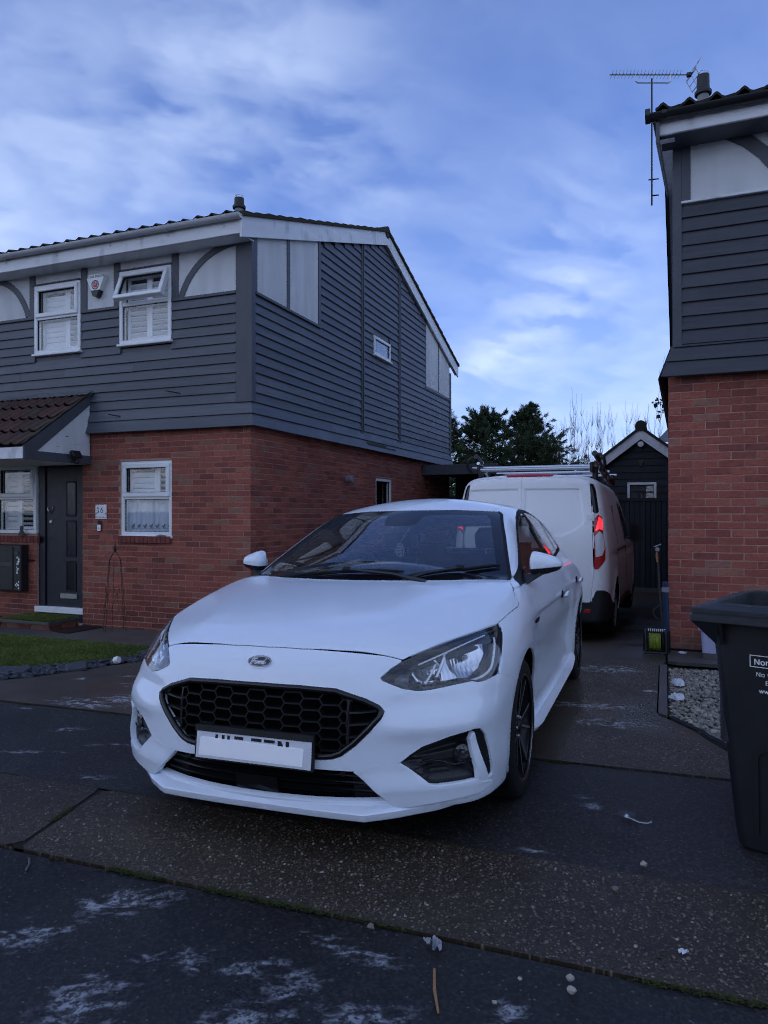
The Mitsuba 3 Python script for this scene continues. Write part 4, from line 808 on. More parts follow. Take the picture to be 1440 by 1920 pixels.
for s, (ya, yb) in enumerate(((-ov - .05, 4.65), (9.9, 4.65))):
    V = np.array([[XV2, ya, ez - .03], [4.4, ya, ez - .03], [4.4, yb, rz - .03], [XV2, yb, rz - .03]]); F = np.array([[0, 1, 2], [0, 2, 3]])
    MB2 = frame([.03, 7.643, 0], RDX, -RN)
    put(H2 + '__roof', mv((V, F if s == 0 else F[:, ::-1]), MB2), B('tile_dark'))
    put(H2 + '__bargeboard', mv(wallprism([(ya, ez - .26), (yb, rz - .26), (yb, rz - .03), (ya, ez - .03)], -.02, .012), frame([.03, 7.643, 0], -RN, -RDX) @ tr(0, .095, 0)), B('trim'))
    put(H2 + '__verge_soffit', mv((np.array([[XV2 + .02, ya, ez - .24], [.06, ya, ez - .24], [.06, yb, rz - .24], [XV2 + .02, yb, rz - .24]]), F), MB2), B('white_fascia'))
    for i in range(17):
        t0, t1 = i / 17, (i + 1.1) / 17
        p, q = np.array([ya, ez]) * (1 - t0) + np.array([yb, rz]) * t0, np.array([ya, ez]) * (1 - t1) + np.array([yb, rz]) * t1
        v = [[XV2 - .03 + dx, a[0], a[1] + dz] for a, h in ((p, .03), (q, .005)) for dz in (-.03, h) for dx in (0, .25)]
        put(H2 + '__verge_tile', mv(hull(v), MB2), B('tile_dark'))
sl3 = math.degrees(math.atan2(rz - ez, 4.65 + ov))
for j in range(13):
    m = pantile(.23, .42, 0); m = (m[0] * [1, 1, 1.5], m[1])
    put(H2 + '__eave_tile', mv(m, MB2 @ tr(XV2 + .0 + j * .228, -ov - .09, ez + .012) @ rot([1, 0, 0], sl3)), B('tile_dark'))
flue(fresh(H2 + '__flue'), .385, 8.6, 5.3, 6.13, .060, True, .76)
ae = thing('tv_aerial', 'long spiky television aerial on a thin pole clamped to the right roof edge', 'aerial')
A0, A1, AM = np.array([-.80, 11.5, 8.16]), np.array([.37, 11.5, 7.93]), np.array([-.095, 11.5, 6.1])
# boom seen side on
A0 = np.array([-.80, 11.5, 8.06]); A1 = np.array([.34, 11.95, 8.06])
put(ae + '__boom', tube([A0, A1], .010, 6), B('alu'))
ud = (A1 - A0) / np.linalg.norm(A1 - A0); cx = np.cross(ud, [0, 0, 1]); LB = np.linalg.norm(A1 - A0)
put(ae + '__elements', [x for t in np.linspace(.03, .88, 20) for x in (tube([A0 + ud * LB * t - cx * .075 - [0, 0, .02], A0 + ud * LB * t + cx * .075 + [0, 0, .03]], .0035, 4), tube([A0 + ud * LB * t - [0.012, 0, .012], A0 + ud * LB * t + [.012, 0, .012]], .012, 5))], B('alu'))
put(ae + '__dipole', rbx(*[x for c in zip(A1 - [.04, .03, .03], A1 + [.03, .03, .03]) for x in c], .008), B('black_plastic'))
for s in (-1, 1):
    o = A1 + ud * .03; up = np.array([0, 0, 1.0]) * s; ba = ud * .09
    q = [o + cx * .17 + [0, 0, .01 * s], o - cx * .17 + [0, 0, .01 * s], o - cx * .17 + up * .17 + ba, o + cx * .17 + up * .17 + ba]
    put(ae + '__reflector', [tube([q[i], q[(i + 1) % 4]], .007, 5) for i in range(4)] + [tube([q[0] * .5 + q[3] * .5, q[1] * .5 + q[2] * .5], .006, 5), tube([q[0] * .5 + q[1] * .5, q[2] * .5 + q[3] * .5], .006, 5)], B('alu'))
Pm = A0 + ud * LB * .53; Pm = np.array([Pm[0], Pm[1], 7.99])
put(ae + '__cradle', tube([Pm - ud * .25 + [0, 0, .07], Pm - ud * .25 + [0, 0, -.03], Pm - ud * .22 + [0, 0, -.055], Pm + ud * .26 + [0, 0, -.055], Pm + ud * .29 + [0, 0, -.03], Pm + ud * .29 + [0, 0, .07]], .010, 6), B('alu'))
put(ae + '__pole', tube([[Pm[0], Pm[1], 8.0], [Pm[0], Pm[1], 6.05]], .013, 8), B('flue_black'))
put(ae + '__bracket', [tube([[Pm[0], Pm[1], 6.2], [Pm[0] + .10, Pm[1] + .02, 6.2]], .010, 6), tube([[Pm[0] - .05, Pm[1], 6.45], [Pm[0] + .10, Pm[1] + .02, 6.45]], .010, 6)], B('iron'))

# ---------------------------------------------------------------- at the end of the driveway
SH = thing('shed', 'dark timber shed with a white bargeboard gable at the end of the driveway', 'shed')
SYY = 16.6; MSH = frame([-.50, SYY, 0], [1, 0, 0], [0, -1, 0]); zr, ze, hw = 3.20, 2.42, .84
put(SH + '__wall', mv(wallprism([(-hw - .3, -.6), (hw + .5, -.6), (hw + .5, ze - .2), (0, zr - .25), (-hw - .3, ze - .2)], -3.0, 0), MSH), B('fence_dark'))
zz = -.5
while zz < 2.9:
    half = hw + .3 if zz < 2.15 else max(0, (zr - .33 - zz) / .76)
    if half > .1: 
        m = mv(board_mesh(-half, half + (.2 if zz < 2.1 else 0), zz, zz + .15, r=r6), MSH); put(SH + '__board', m, B('fence_dark'), uv=np.repeat(r6.random((1, 2)), len(m[0]), 0))
    zz += .15
for s in (-1, 1):
    q = [(0, zr - .05), (s * 1.30, zr - .05 - 1.30 * .78), (s * 1.30, zr - .27 - 1.30 * .78), (0, zr - .29)]
    put(SH + '__bargeboard', mv(wallprism(q if s < 0 else q[::-1], .16, .19), MSH), B('white_fascia'))
    q = [(0, zr), (s * 1.36, zr - 1.36 * .78), (s * 1.36, zr - .07 - 1.36 * .78), (0, zr - .07)]
    put(SH + '__roof', mv(wallprism(q if s < 0 else q[::-1], -3.1, .22), MSH), B('tile_dark'))
put(SH + '__finial', mv(mv(lathe([(0, -.01), (.06, 0), (.06, .03), (0, .04)], 16), tr(0, .19, zr - .40) @ rot([1, 0, 0], -90)), MSH), B('white_fascia'), smooth=40)
put(SH + '__ridge_tile', mv(tube([[0, -3.1, zr + .0], [0, .235, zr + .0]], .115, 16), MSH), B('tile_dark'), smooth=40)
window(SH, MSH @ tr(0, .02, 0), -.28, .32, 1.45, 1.98, None, shut=(), cill=False)
put(SH + '__lamp', [mv(rbx(-.05, .05, 0, .08, 2.40, 2.46, .01), MSH), mv(rbx(-.03, .03, .0, .06, 2.33, 2.40, .01), MSH)], B('bare_wood'))
GT = thing('timber_fence', 'dark vertical board fence with a gate in front of the shed', 'fence')
x = -3.2
while x < .15:
    m = rbx(x, x + .098, 15.98, 16.0, -.42 + r6.normal(0, .004), 1.60 + r6.normal(0, .006), .004)
    put(GT + '__board', m, B('fence_dark'), uv=np.repeat(r6.random((1, 2)), len(m[0]), 0)); x += .104
put(GT + '__rail', rbx(-3.2, .15, 15.955, 15.98, 1.56, 1.63, .004), B('fence_dark'), uv=np.zeros((24, 2)) + .3)
put(GT + '__gravel_board', rbx(-3.2, .15, 15.95, 15.98, -.42, -.26, .004), B('concrete'))
put(GT + '__backing', bx(-3.2, .2, 16.001, 16.012, -.42, 1.585), B('flat_black'))  # dark sheet added behind the boards so the gaps read as shade
LT = thing('lean_to', 'dark low lean-to with a flat roof behind the left house beside the van', 'lean-to')
put(LT + '__roof', rbx(-5.0, -3.3, 14.9, 17.8, 2.20, 2.34, .01), B('tile_dark'))
put(LT + '__fascia', rbx(-4.96, -3.28, 14.86, 14.9, 2.14, 2.36, .006), B('trim'))
put(LT + '__back', rbx(-5.0, -3.3, 17.7, 17.8, -.5, 2.2, .01), B('flat_black'))
for x in (-3.36,): put(LT + '__post', rbx(x, x + .09, 14.9, 14.99, -.4, 2.2, .006), B('trim'))
put(LT + '__side', rbx(-3.32, -3.28, 15.0, 17.8, -.5, 2.2, .006), B('board_dark'), uv=np.zeros((24, 2)) + .2)
FR = thing('far_house_roof', 'pale grey pitched roof showing between the shed and the right house', 'roof')
put(FR + '__slope', (np.array([[.2, 30, 4.05], [6, 30, 4.05], [6, 34, 6.0], [1.6, 34, 6.0]]) * [1, 1, 1] - [.6, 0, 0], np.array([[0, 1, 2], [0, 2, 3]])), B('lead'))
put(FR + '__wall', bx(-.2, 6, 30.1, 34, -.5, 4.02), B('mortar'))

# ---------------------------------------------------------------- trees
def leafcards(P, size, seed, droop=.3, asp=.35):
    r = np.random.default_rng(seed); n = len(P)
    d = r.normal(0, 1, (n, 3)); d[:, 2] -= droop; d /= np.linalg.norm(d, axis=1, keepdims=True)
    s = np.cross(d, r.normal(0, 1, (n, 3))); s /= np.linalg.norm(s, axis=1, keepdims=True)
    L = size * r.uniform(.5, 1.4, (n, 1)); V = np.stack([P, P + d * L * .45 + s * L * asp, P + d * L, P + d * L * .5 - s * L * asp], 1)
    k = np.arange(n)[:, None] * 4; u = np.repeat(np.c_[r.random(n), r.random(n)][:, None], 4, 1).reshape(-1, 2)
    return (V.reshape(-1, 3), np.vstack([k + [0, 1, 2], k + [0, 2, 3]])), u
mat('conifer', pr(proc(lambda p, n, uv: mix((.030, .050, .026), (.075, .105, .050), uv.x) * (.45 + 1.0 * fbm(p.x * 1.6, p.y * 1.6, p.z * 1.6, 3))), .75, .2))
mat('bark', pr(proc(lambda p, n, uv: mix((.03, .025, .02), (.075, .062, .05), fbm(p.x * 20, p.y * 20, p.z * 5, 3))), .9, .2))
mat('twig', pr(proc(lambda p, n, uv: mix((.028, .021, .017), (.060, .046, .038), fbm(p.x * 9, p.y * 9, p.z * 3, 3))), .85, .2))
def conifer(x, y, z0, h, rad, seed, label, n=9000, top=1.0):
    key = thing('conifer_tree', label, 'tree', None); r = np.random.default_rng(seed); P, D, br = [], [], []
    put(key + '__trunk', tube([[x, y, z0], [x + .05, y, z0 + h * .5], [x, y, z0 + h * .97]], [.16, .11, .02], 7), B('bark'))
    nb = int(h * 42)
    for i in range(nb):
        t = (i + r.random()) / nb; zz = z0 + h * (.03 + .95 * t); a = r.uniform(0, 2 * np.pi)
        R = rad * (1 - t ** 2.0 * top) * (.55 + .75 * meshkit.noise(np.array([[math.cos(a) * 1.1 + seed, math.sin(a) * 1.1, t * 5.0]]))[0]) * r.uniform(.75, 1.15) + .12
        rise = R * r.uniform(.15, .75); tip = np.array([x + R * math.cos(a), y + R * math.sin(a), zz + rise]); o = np.array([x, y, zz - .08]); mid = (o + tip) / 2 - [0, 0, rise * .18]
        br.append((o, mid, tip)); k = r.integers(4, 8); m = max(3, int(n / nb / k)); ax = tip - o
        for q in range(k):        # sprays along the branch
            s = .25 + .75 * (q + r.random()) / k; c = o * (1 - s) ** 2 + 2 * mid * s * (1 - s) + tip * s * s
            w = ax / (np.linalg.norm(ax) + 1e-9) * .8 + r.normal(0, .55, 3); w /= np.linalg.norm(w); L_ = r.uniform(.12, .30) * (.6 + .5 * min(1, R))
            tt = r.random((m, 1)); P.append(c + w * L_ * tt + r.normal(0, .022, (m, 3))); D.append(np.repeat(w[None] + [0, 0, -.12], m, 0) + r.normal(0, .38, (m, 3)))
    put(key + '__branches', [tube(b_, [.025, .016, .005], 4) for b_ in br[::2]], B('bark'))
    P, D = np.vstack(P), np.vstack(D); D /= np.linalg.norm(D, axis=1, keepdims=True); S = np.cross(D, r.normal(0, 1, D.shape)); S /= np.linalg.norm(S, axis=1, keepdims=True)
    L_ = .10 * r.uniform(.4, 1.4, (len(P), 1)); V = np.stack([P, P + D * L_ * .5 + S * L_ * .085, P + D * L_, P + D * L_ * .5 - S * L_ * .085], 1); kk = np.arange(len(P))[:, None] * 4
    put(key + '__crown', (V.reshape(-1, 3), np.vstack([kk + [0, 1, 2], kk + [0, 2, 3]])), B('conifer'), uv=np.repeat(r.random((len(P), 1, 2)), 4, 1).reshape(-1, 2))
conifer(-7.3, 24.5, -.4, 5.3, 1.6, 1, 'dark conifer half hidden behind the far corner of the left house', 48000)
conifer(-5.75, 24.0, -.4, 5.1, 2.3, 2, 'broad dark conifer above the left half of the van roof', 130000, .92)
conifer(-4.4, 24.6, -.4, 5.4, 2.0, 3, 'tallest dark conifer with a feathery pointed tip behind the van', 110000)
conifer(-3.75, 23.5, -.4, 4.0, 1.35, 4, 'rounded dark evergreen at the right end of the row of conifers', 80000, .72)
conifer(-3.0, 23.0, -.4, 3.1, .75, 6, 'low dark bush beside the roof rack under the bare saplings', 18000, .8)
bare = ['bare twiggy sapling just right of the conifers', 'slender bare sapling second from the conifers', 'tall bare sapling third from the conifers', 'thin bare sapling in the middle of the bare row', 'bare sapling with close upright twigs left of the shed ridge', 'bare sapling behind the left slope of the shed roof', 'tallest bare sapling rising behind the shed ridge', 'faint bare sapling nearest the right house']
for i, lb in enumerate(bare):
    r = np.random.default_rng(300 + i); key = thing('bare_tree', lb, 'tree', None); x = -2.85 + i * .36 + r.normal(0, .05); y = 21.5 + r.uniform(-.8, 1.5); h = [5.0, 5.2, 5.2, 4.9, 5.1, 4.9, 5.8, 4.9][i]
    tr_, tw = [], []
    for s in range(11):
        b = np.array([x + r.normal(0, .16), y + r.normal(0, .2), -.4]); ln = np.array([r.normal(0, .26), r.normal(0, .2), h * r.uniform(.62, 1.03)])
        t = np.linspace(0, 1, 9)[:, None]; w = np.cumsum(r.normal(0, .025, (9, 3)), 0) * [1, 1, .3]
        p = b + ln * t + w; tr_.append(tube(p, np.linspace(.009, .0025, 9), 5))
        for j in range(20):
            k = r.integers(3, 8); a = r.uniform(0, 6.28); l = r.uniform(.3, .95) * (1 - k / 12)
            q = [p[k], p[k] + [.16 * math.cos(a) * l, .16 * math.sin(a) * l, .4 * l], p[k] + [.34 * math.cos(a) * l, .34 * math.sin(a) * l, l * 1.15]]
            tw.append(tube(q, [.004, .003, .0015], 4))
    put(key + '__stems', tr_, B('twig'), kind='stuff'); put(key + '__twigs', tw, B('twig'), kind='stuff')
# leafy twig poking out from the right house's far corner
vt2 = thing('climber_twig', 'leafy twig poking out behind the corner of the right house', 'plant')
tp = np.array([.12, 17.2, 3.75])
put(vt2 + '__stem', [tube([[.45, 17.3, 3.6], tp, tp + [-.30, 0, .05]], .007, 5), tube([tp, tp + [-.18, 0, -.15]], .005, 5)], B('twig'))
m, u = leafcards(np.vstack([tp + [-.30, 0, .05] + r6.normal(0, .05, (14, 3)), tp + [-.12, 0, .08] + r6.normal(0, .05, (12, 3)), tp + [-.18, 0, -.14] + r6.normal(0, .035, (6, 3))]), .12, 8)
put(vt2 + '__leaves', m, B('conifer'), uv=u)
# the other side of the street, behind the camera: what the paint and the glass mirror
for i, (x, w) in enumerate(((-17, 9), (-6, 9), (6, 9), (17, 9))):
    key = thing('far_house', 'house across the street behind the viewer', 'house', 'houses across the street'); y = -22
    put(key + '__wall', bx(x - w / 2, x + w / 2, y - 8, y, -.4, 4.9), B('mortar'))
    put(key + '__roof', hull([[x - w / 2 - .2, y + .3, 4.85], [x + w / 2 + .2, y + .3, 4.85], [x - w / 2 - .2, y - 8.3, 4.85], [x + w / 2 + .2, y - 8.3, 4.85], [x - w / 2 - .2, y - 4, 7.2], [x + w / 2 + .2, y - 4, 7.2]]), B('tile_dark'))
# ---------------------------------------------------------------- car body surface (car frame: x across, y back from the nose, z up)
def pchip(xs, ys):
    from scipy.interpolate import PchipInterpolator
    f = PchipInterpolator(xs, ys); lo, hi = xs[0], xs[-1]
    return lambda t: f(np.clip(t, lo, hi))
def smax(a, b, k):
    h = np.maximum(k - np.abs(a - b), 0) / k
    return np.maximum(a, b) + h * h * k * .25
def smin(a, b, k): return -smax(-a, -b, k)
def sst(a, b, x):
    t = np.clip((x - a) / (b - a), 0, 1); return t * t * (3 - 2 * t)
_hood = pchip([-.2, 0, .1, .2, .4, .7, 1.0, 1.25, 1.5, 4.5], [.66, .755, .80, .843, .898, .948, .982, 1.0, 1.0, 1.0])
_roof = pchip([1.3, 1.7, 1.95, 2.15, 2.45, 2.8, 3.3, 3.8, 4.1, 4.3], [1.10, 1.29, 1.385, 1.432, 1.464, 1.468, 1.44, 1.375, 1.315, 1.26])
_nose = pchip([.1, .16, .20, .26, .36, .48, .58, .69, .77, .84, .95], [.10, .055, .035, .022, .0, .0, .010, .035, .085, .16, .32])
_wz = pchip([.1, .2, .32, .45, .62, .72, .80, .88, .95, 1.02], [.835, .862, .88, .885, .90, .908, .905, .885, .855, .81])
def hoodz(x, y):
    t = np.clip((y - .1) / 1.2, 0, 1)
    drop = (x / .78) ** 2 * (.085 * (1 - t) + .014 * t)
    xr = .40 + .30 * sst(.1, 1.25, y)
    e = x - xr
    soft = .5 * (e + np.sqrt(e * e + .00022))
    return _hood(y) - drop - soft * (.19 - .12 * t) - 2.2 * np.maximum(x - .76, 0) ** 2
def flare(y, z, yc):
    d = np.sqrt((y - yc) ** 2 + (z - .322) ** 2)
    return np.exp(-((d - .37) / .10) ** 2)
def carf(x, y, z):
    """negative inside; half body, x >= 0"""
    q = .70 + .26 * sst(.53, .76, z)
    c = (.36 * x * x + .38 * x ** 4) * q
    cp = (.72 * x + 1.52 * x ** 3) * q
    c = c + sst(.42, .62, x) * (.012 * np.exp(-((z - .590) / .035) ** 2) - .014 * np.exp(-((z - .500) / .040) ** 2))
    nose = (_nose(z) + c - y) / np.sqrt(1 + cp * cp)
    mid = sst(1.15, 1.5, y) * (1 - sst(2.95, 3.2, y))
    W = _wz(z) - mid * (.012 + .022 * np.exp(-((z - .47) / .13) ** 2)) + .016 * (flare(y, z, .95) + flare(y, z, 3.65)) - .055 * sst(3.7, 4.35, y)
    W = W + .006 * sst(.80, .83, z) * (1 - sst(.83, .90, z)) * sst(1.0, 1.5, y)
    side = x - W
    rear = y - (4.375 - .22 * x * x - .3 * x ** 6 - .22 * sst(.75, 1.0, z) - .10 * sst(.45, .15, z))
    low = smax(smax(nose, side, .10), rear, .08)
    low = smax(low, (z - hoodz(x, y)) * .96, .05)
    low = smax(low, .165 + .045 * sst(.7, 1.3, y) - z + 0 * x, .04)
    Gw = .815 - .50 * (z - .97) - .20 * np.maximum(z - 1.25, 0) ** 2 - .06 * sst(2.6, 4.2, y)
    gs = (x - Gw) * .9
    gf = (1.10 + .44 * x * x + (z - 1.0) / .435 - .35 * np.maximum(z - 1.2, 0) ** 2 - y) * .38
    gr = (y - (4.33 - .30 * x * x - (z - 1.0) * .62)) * .85
    gt = z - (_roof(y) - .075 * (x / .58) ** 2)
    gh = smax(smax(smax(gs, gf, .035), gr, .06), gt, .06)
    gh = smax(gh, .80 - z, .02)
    return smin(low, gh, .022)
def cargrad(p, f=carf, e=2e-4):
    x, y, z = p.T
    sgn = np.where(x < 0, -1.0, 1.0); x = np.abs(x)
    g = np.stack([(f(x + e, y, z) - f(np.abs(x - e), y, z)) * sgn, f(x, y + e, z) - f(x, y - e, z), f(x, y, z + e) - f(x, y, z - e)], 1) / (2 * e)
    return f(x, y, z), g
def onto(p, f=carf, n=4):
    for _ in range(n):
        v, g = cargrad(p, f)
        p = p - (np.clip(v, -.02, .02) / np.maximum((g * g).sum(1), .05))[:, None] * g
    return p
def surface_nets(f, lo, hi, h):
    """quad-dominant surface of f = 0 as (vertices, triangles)"""
    n = [int(round((b - a) / h)) + 1 for a, b in zip(lo, hi)]
    ax = [a + h * np.arange(k) for a, k in zip(lo, n)]
    D = np.empty(n, np.float32)
    Y, Z = np.meshgrid(ax[1], ax[2], indexing='ij')
    for i in range(n[0]):
        D[i] = f(np.abs(np.full_like(Y, ax[0][i])), Y, Z)
    S = D < 0
    cell = np.zeros([k - 1 for k in n], np.int8)
    for a, b, c in np.ndindex(2, 2, 2):
        cell += S[a:n[0] - 1 + a, b:n[1] - 1 + b, c:n[2] - 1 + c]
    act = (cell > 0) & (cell < 8)
    idx = -np.ones(act.shape, np.int64); ii = np.argwhere(act); idx[act] = np.arange(len(ii))
    P = np.zeros((len(ii), 3)); C = np.zeros(len(ii))
    corners = list(np.ndindex(2, 2, 2))
    for a in corners:
        for k in range(3):
            if a[k] == 0:
                b = list(a); b[k] = 1
                da = D[tuple((ii + a).T)]; db = D[tuple((ii + b).T)]
                m = (da < 0) != (db < 0)
                t = np.where(m, da / np.where(m, da - db, 1), 0)
                q = np.repeat(np.array([a], float), len(ii), 0); q[:, k] += t
                P += np.where(m[:, None], q, 0); C += m
    V = np.array(lo) + h * (ii + P / C[:, None])
    F = []
    for k in range(3):
        u, w = (k + 1) % 3, (k + 2) % 3
        sl = [slice(1, -1)] * 3; sl[k] = slice(0, n[k] - 1)
        sa = [slice(1, n[0] - 1), slice(1, n[1] - 1), slice(1, n[2] - 1)]; sb = list(sa)
        sa[k] = slice(0, n[k] - 1); sb[k] = slice(1, n[k])
        A, B = S[tuple(sa)], S[tuple(sb)]
        for flip, m in ((0, A & ~B), (1, ~A & B)):
            e = np.argwhere(m)
            e[:, u] += 1; e[:, w] += 1
            def at(du, dw):
                q = e.copy(); q[:, u] += du; q[:, w] += dw; return idx[tuple(q.T)]
            q = np.stack([at(-1, -1), at(0, -1), at(0, 0), at(-1, 0)], 1)
            if flip: q = q[:, ::-1]
            F += [q[:, [0, 1, 2]], q[:, [0, 2, 3]]]
    return V, np.vstack(F)
# ---------------------------------------------------------------- the white hatchback
CARM = np.eye(4); CARM[:3, :3] = [[.9997, -.0162, -.0171], [.0164, .9998, .0149], [.0169, -.0152, .9997]]; CARM[:3, 3] = [-1.4946, 2.4061, .0014]
CAR = thing('hatchback_car', 'white five door hatchback car parked nose out with a blanked number plate', 'car')
def put_n(key, V, F, N, bsdf, label=None, M=CARM):
    key = fresh(key); scene[key] = {'type': 'ply', 'filename': meshkit.write_ply((V, F), False, normals=N), 'face_normals': False, 'bsdf': {'type': 'ref', 'id': B(bsdf)}, 'to_world': T(M.tolist())}
    tag(key, label); return key
def cput(key, mesh, bsdf, smooth=False, label=None, uv=None): return put(CAR + key, mesh, B(bsdf), smooth=smooth, M=CARM, label=label, uv=uv)
CV, CF = surface_nets(carf, (-.966, -.06, .12), (.966, 4.44, 1.52), .014); CV = onto(CV)
def unit(g): return g / np.maximum(np.linalg.norm(g, axis=1, keepdims=True), 1e-9)
def rim(V, F):
    e = np.vstack([F[:, [0, 1]], F[:, [1, 2]], F[:, [2, 0]]]); _, inv, c = np.unique(np.sort(e, 1), axis=0, return_inverse=True, return_counts=True)
    return e[c[inv.ravel()] == 1]
def cut_panel(phi, levels=0, depth=.010, push=None, f=carf, gap=.0018, base=None, soft=.0018):
    """a piece of the body surface where phi(P) < 0, with its edges turned inwards; push(P, n): a displacement along the normal"""
    V, F = (CV, CF) if base is None else base
    d = phi(V); F = F[(d[F] < .04).any(1)]; u, inv = np.unique(F, return_inverse=True); V, F = V[u], inv.reshape(F.shape)
    for _ in range(levels):
        V, F = subdivide(V, F); d = phi(V); F = F[(d[F] < .02).any(1)]; u, inv = np.unique(F, return_inverse=True); V, F = V[u], inv.reshape(F.shape)
    if levels: V = onto(V, f, 3)
    V, F = clip(V, F, phi(V) + gap); V = onto(V, f, 2)
    N = unit(cargrad(V, f)[1])
    if push is not None:
        V0 = V; h = push(V0); V = V0 + N * h[:, None]
        # normals of the displaced surface
        fn = np.cross(V[F[:, 1]] - V[F[:, 0]], V[F[:, 2]] - V[F[:, 0]]); M = np.zeros_like(V)
        for k in range(3): np.add.at(M, F[:, k], fn)
        M = unit(M); M[(M * N).sum(1) < 0] *= -1; N = M
    if depth:
        e = rim(V, F); a, b = e[:, 0], e[:, 1]; n = len(V)
        P1, P2 = V[a], V[b]; N1, N2 = N[a], N[b]
        out = unit(np.cross(P2 - P1, (N1 + N2)))
        s = soft; m1, m2 = P1 - N1 * s * .6 + out * s * .7, P2 - N2 * s * .6 + out * s * .7
        i1, i2 = m1 - N1 * depth, m2 - N2 * depth
        # rounded lip: surface normal -> sideways normal
        W = np.vstack([P1, P2, m1, m2, i1, i2]); NN = np.vstack([N1, N2, unit(out + .5 * N1), unit(out + .5 * N2), out, out]); m = len(e); k = np.arange(m) + n
        Fq = np.vstack([np.stack([k + m, k, k + 2 * m], 1), np.stack([k + m, k + 2 * m, k + 3 * m], 1), np.stack([k + 3 * m, k + 2 * m, k + 4 * m], 1), np.stack([k + 3 * m, k + 4 * m, k + 5 * m], 1)])
        V, F, N = np.vstack([V, W]), np.vstack([F, Fq]), np.vstack([N, NN])
    return V, F, N
def panel_put(key, phi, bsdf='paint', label=None, **k):
    V, F, N = cut_panel(phi, **k); return put_n(CAR + key, V, F, N, bsdf, label)
ax_ = lambda P: np.abs(P[:, 0])
S2 = .70711
HEAD3 = np.array([[.487, .13, .687], [.517, .164, .718], [.556, .209, .745], [.619, .287, .774], [.706, .42, .805], [.777, .544, .824], [.835, .68, .836], [.850, .674, .822], [.864, .64, .797], [.874, .581, .75], [.878, .538, .703], [.878, .499, .666],
                  [.871, .471, .656], [.838, .395, .646], [.817, .362, .645], [.797, .345, .652], [.741, .281, .646], [.665, .21, .636], [.634, .187, .634], [.614, .174, .636], [.569, .152, .646], [.522, .136, .665], [.496, .129, .677]])
ad = lambda P: (np.abs(P[:, 0]) + P[:, 1]) * S2
HEADP = np.c_[ad(HEAD3), HEAD3[:, 2]]
def phi_head(P): return np.maximum(polysd(HEADP, ad(P), P[:, 2]), P[:, 1] - 1.0)
uu = lambda P: np.abs(P[:, 0]) * .866 - (P[:, 2] - .9) * .5
H3 = np.array([[0, .107, .785], [.16, .114, .785], [.314, .138, .781], [.447, .172, .770], [.553, .207, .745], [.58, .24, .757], [.619, .287, .774], [.706, .42, .805], [.777, .544, .824], [.834, .68, .838], [.872, .985, .883], [.866, 1.03, .897], [.841, 1.061, .922], [.779, 1.256, .976], [.76, 1.300, .987]])
rear_edge = lambda x: 1.043 + .44 * x * x
HOODP = np.vstack([[[-1, .107]], np.c_[uu(H3), H3[:, 1]], [[uu(np.array([[x, 0, .99]]))[0], rear_edge(x)] for x in (.70, .6, .5, .4, .3, .2, .1, .0)], [[-1, 1.043]]])
def phi_hood(P): return np.maximum(polysd(HOODP, uu(P), P[:, 1]), .70 - P[:, 2])
zf = lambda y: .66 - .34 * (y - .484)
A1Y, A2Y, AZ, AR_ = .95, 3.65, .325, .362
def arch(P): return np.where(ax_(P) > .55, np.minimum(np.hypot(P[:, 1] - A1Y, P[:, 2] - AZ), np.hypot(P[:, 1] - A2Y, P[:, 2] - AZ)), 9.0)
phi_arch = lambda P: AR_ - arch(P)
mir = lambda h: np.vstack([h, [[-x, z] for x, z in h[::-1] if x > 1e-6]])
GRILLE = mir(np.array([(0, .653), (.19, .651), (.33, .643), (.44, .609), (.49, .585), (.508, .567), (.500, .545), (.462, .500), (.408, .446), (.358, .408), (.325, .396), (.29, .392), (0, .390)]))
LOWER = mir(np.array([(0, .352), (.257, .349), (.40, .345), (.535, .226), (.40, .220), (.24, .2165), (0, .215)]))
a2 = lambda P: np.abs(P[:, 0]) * .848 + P[:, 1] * .53
FOG3 = np.array([[.569, .109, .375], [.61, .13, .408], [.647, .152, .433], [.736, .214, .463], [.817, .29, .481], [.834, .314, .477], [.849, .343, .446], [.861, .373, .373], [.865, .397, .299], [.863, .405, .271], [.847, .369, .264], [.828, .328, .276], [.812, .3, .292], [.74, .232, .289], [.689, .194, .288], [.666, .177, .294], [.64, .154, .32], [.595, .123, .356]])
FOGP = np.c_[a2(FOG3), FOG3[:, 2]]
FIN3 = np.array([[.401, .048, .345], [.569, .109, .375], [.595, .123, .356], [.64, .154, .32], [.666, .177, .294], [.689, .194, .288], [.74, .232, .289], [.812, .3, .292], [.826, .322, .276], [.846, .366, .268], [.849, .371, .258], [.834, .349, .243], [.809, .311, .234], [.736, .242, .226], [.642, .179, .218], [.574, .145, .211], [.546, .129, .217], [.532, .121, .226]])
FINP = np.c_[a2(FIN3), FIN3[:, 2]]
BLADE3 = np.array([[.800, .271, .440], [.809, .282, .468], [.813, .286, .472], [.819, .297, .435], [.830, .320, .36], [.841, .345, .295], [.843, .356, .262], [.826, .322, .255], [.814, .302, .285], [.811, .300, .33], [.803, .280, .40]])
BLADEP = np.c_[a2(BLADE3), BLADE3[:, 2]]
lowfront = lambda P: np.maximum(P[:, 1] - .75, P[:, 2] - .60)
def phi_fog(P): return np.maximum(polysd(FOGP, a2(P), P[:, 2]), lowfront(P))
def phi_fin(P): return np.maximum(polysd(FINP, a2(P), P[:, 2]), lowfront(P))
def phi_blade(P): return np.maximum(polysd(BLADEP, a2(P), P[:, 2]), lowfront(P))
def phi_grille(P): return np.maximum(polysd(GRILLE, P[:, 0], P[:, 2]), P[:, 1] - .5)
def phi_lower(P): return np.maximum(polysd(LOWER, P[:, 0], P[:, 2]), P[:, 1] - .5)
mx = lambda *a: np.maximum.reduce(a)
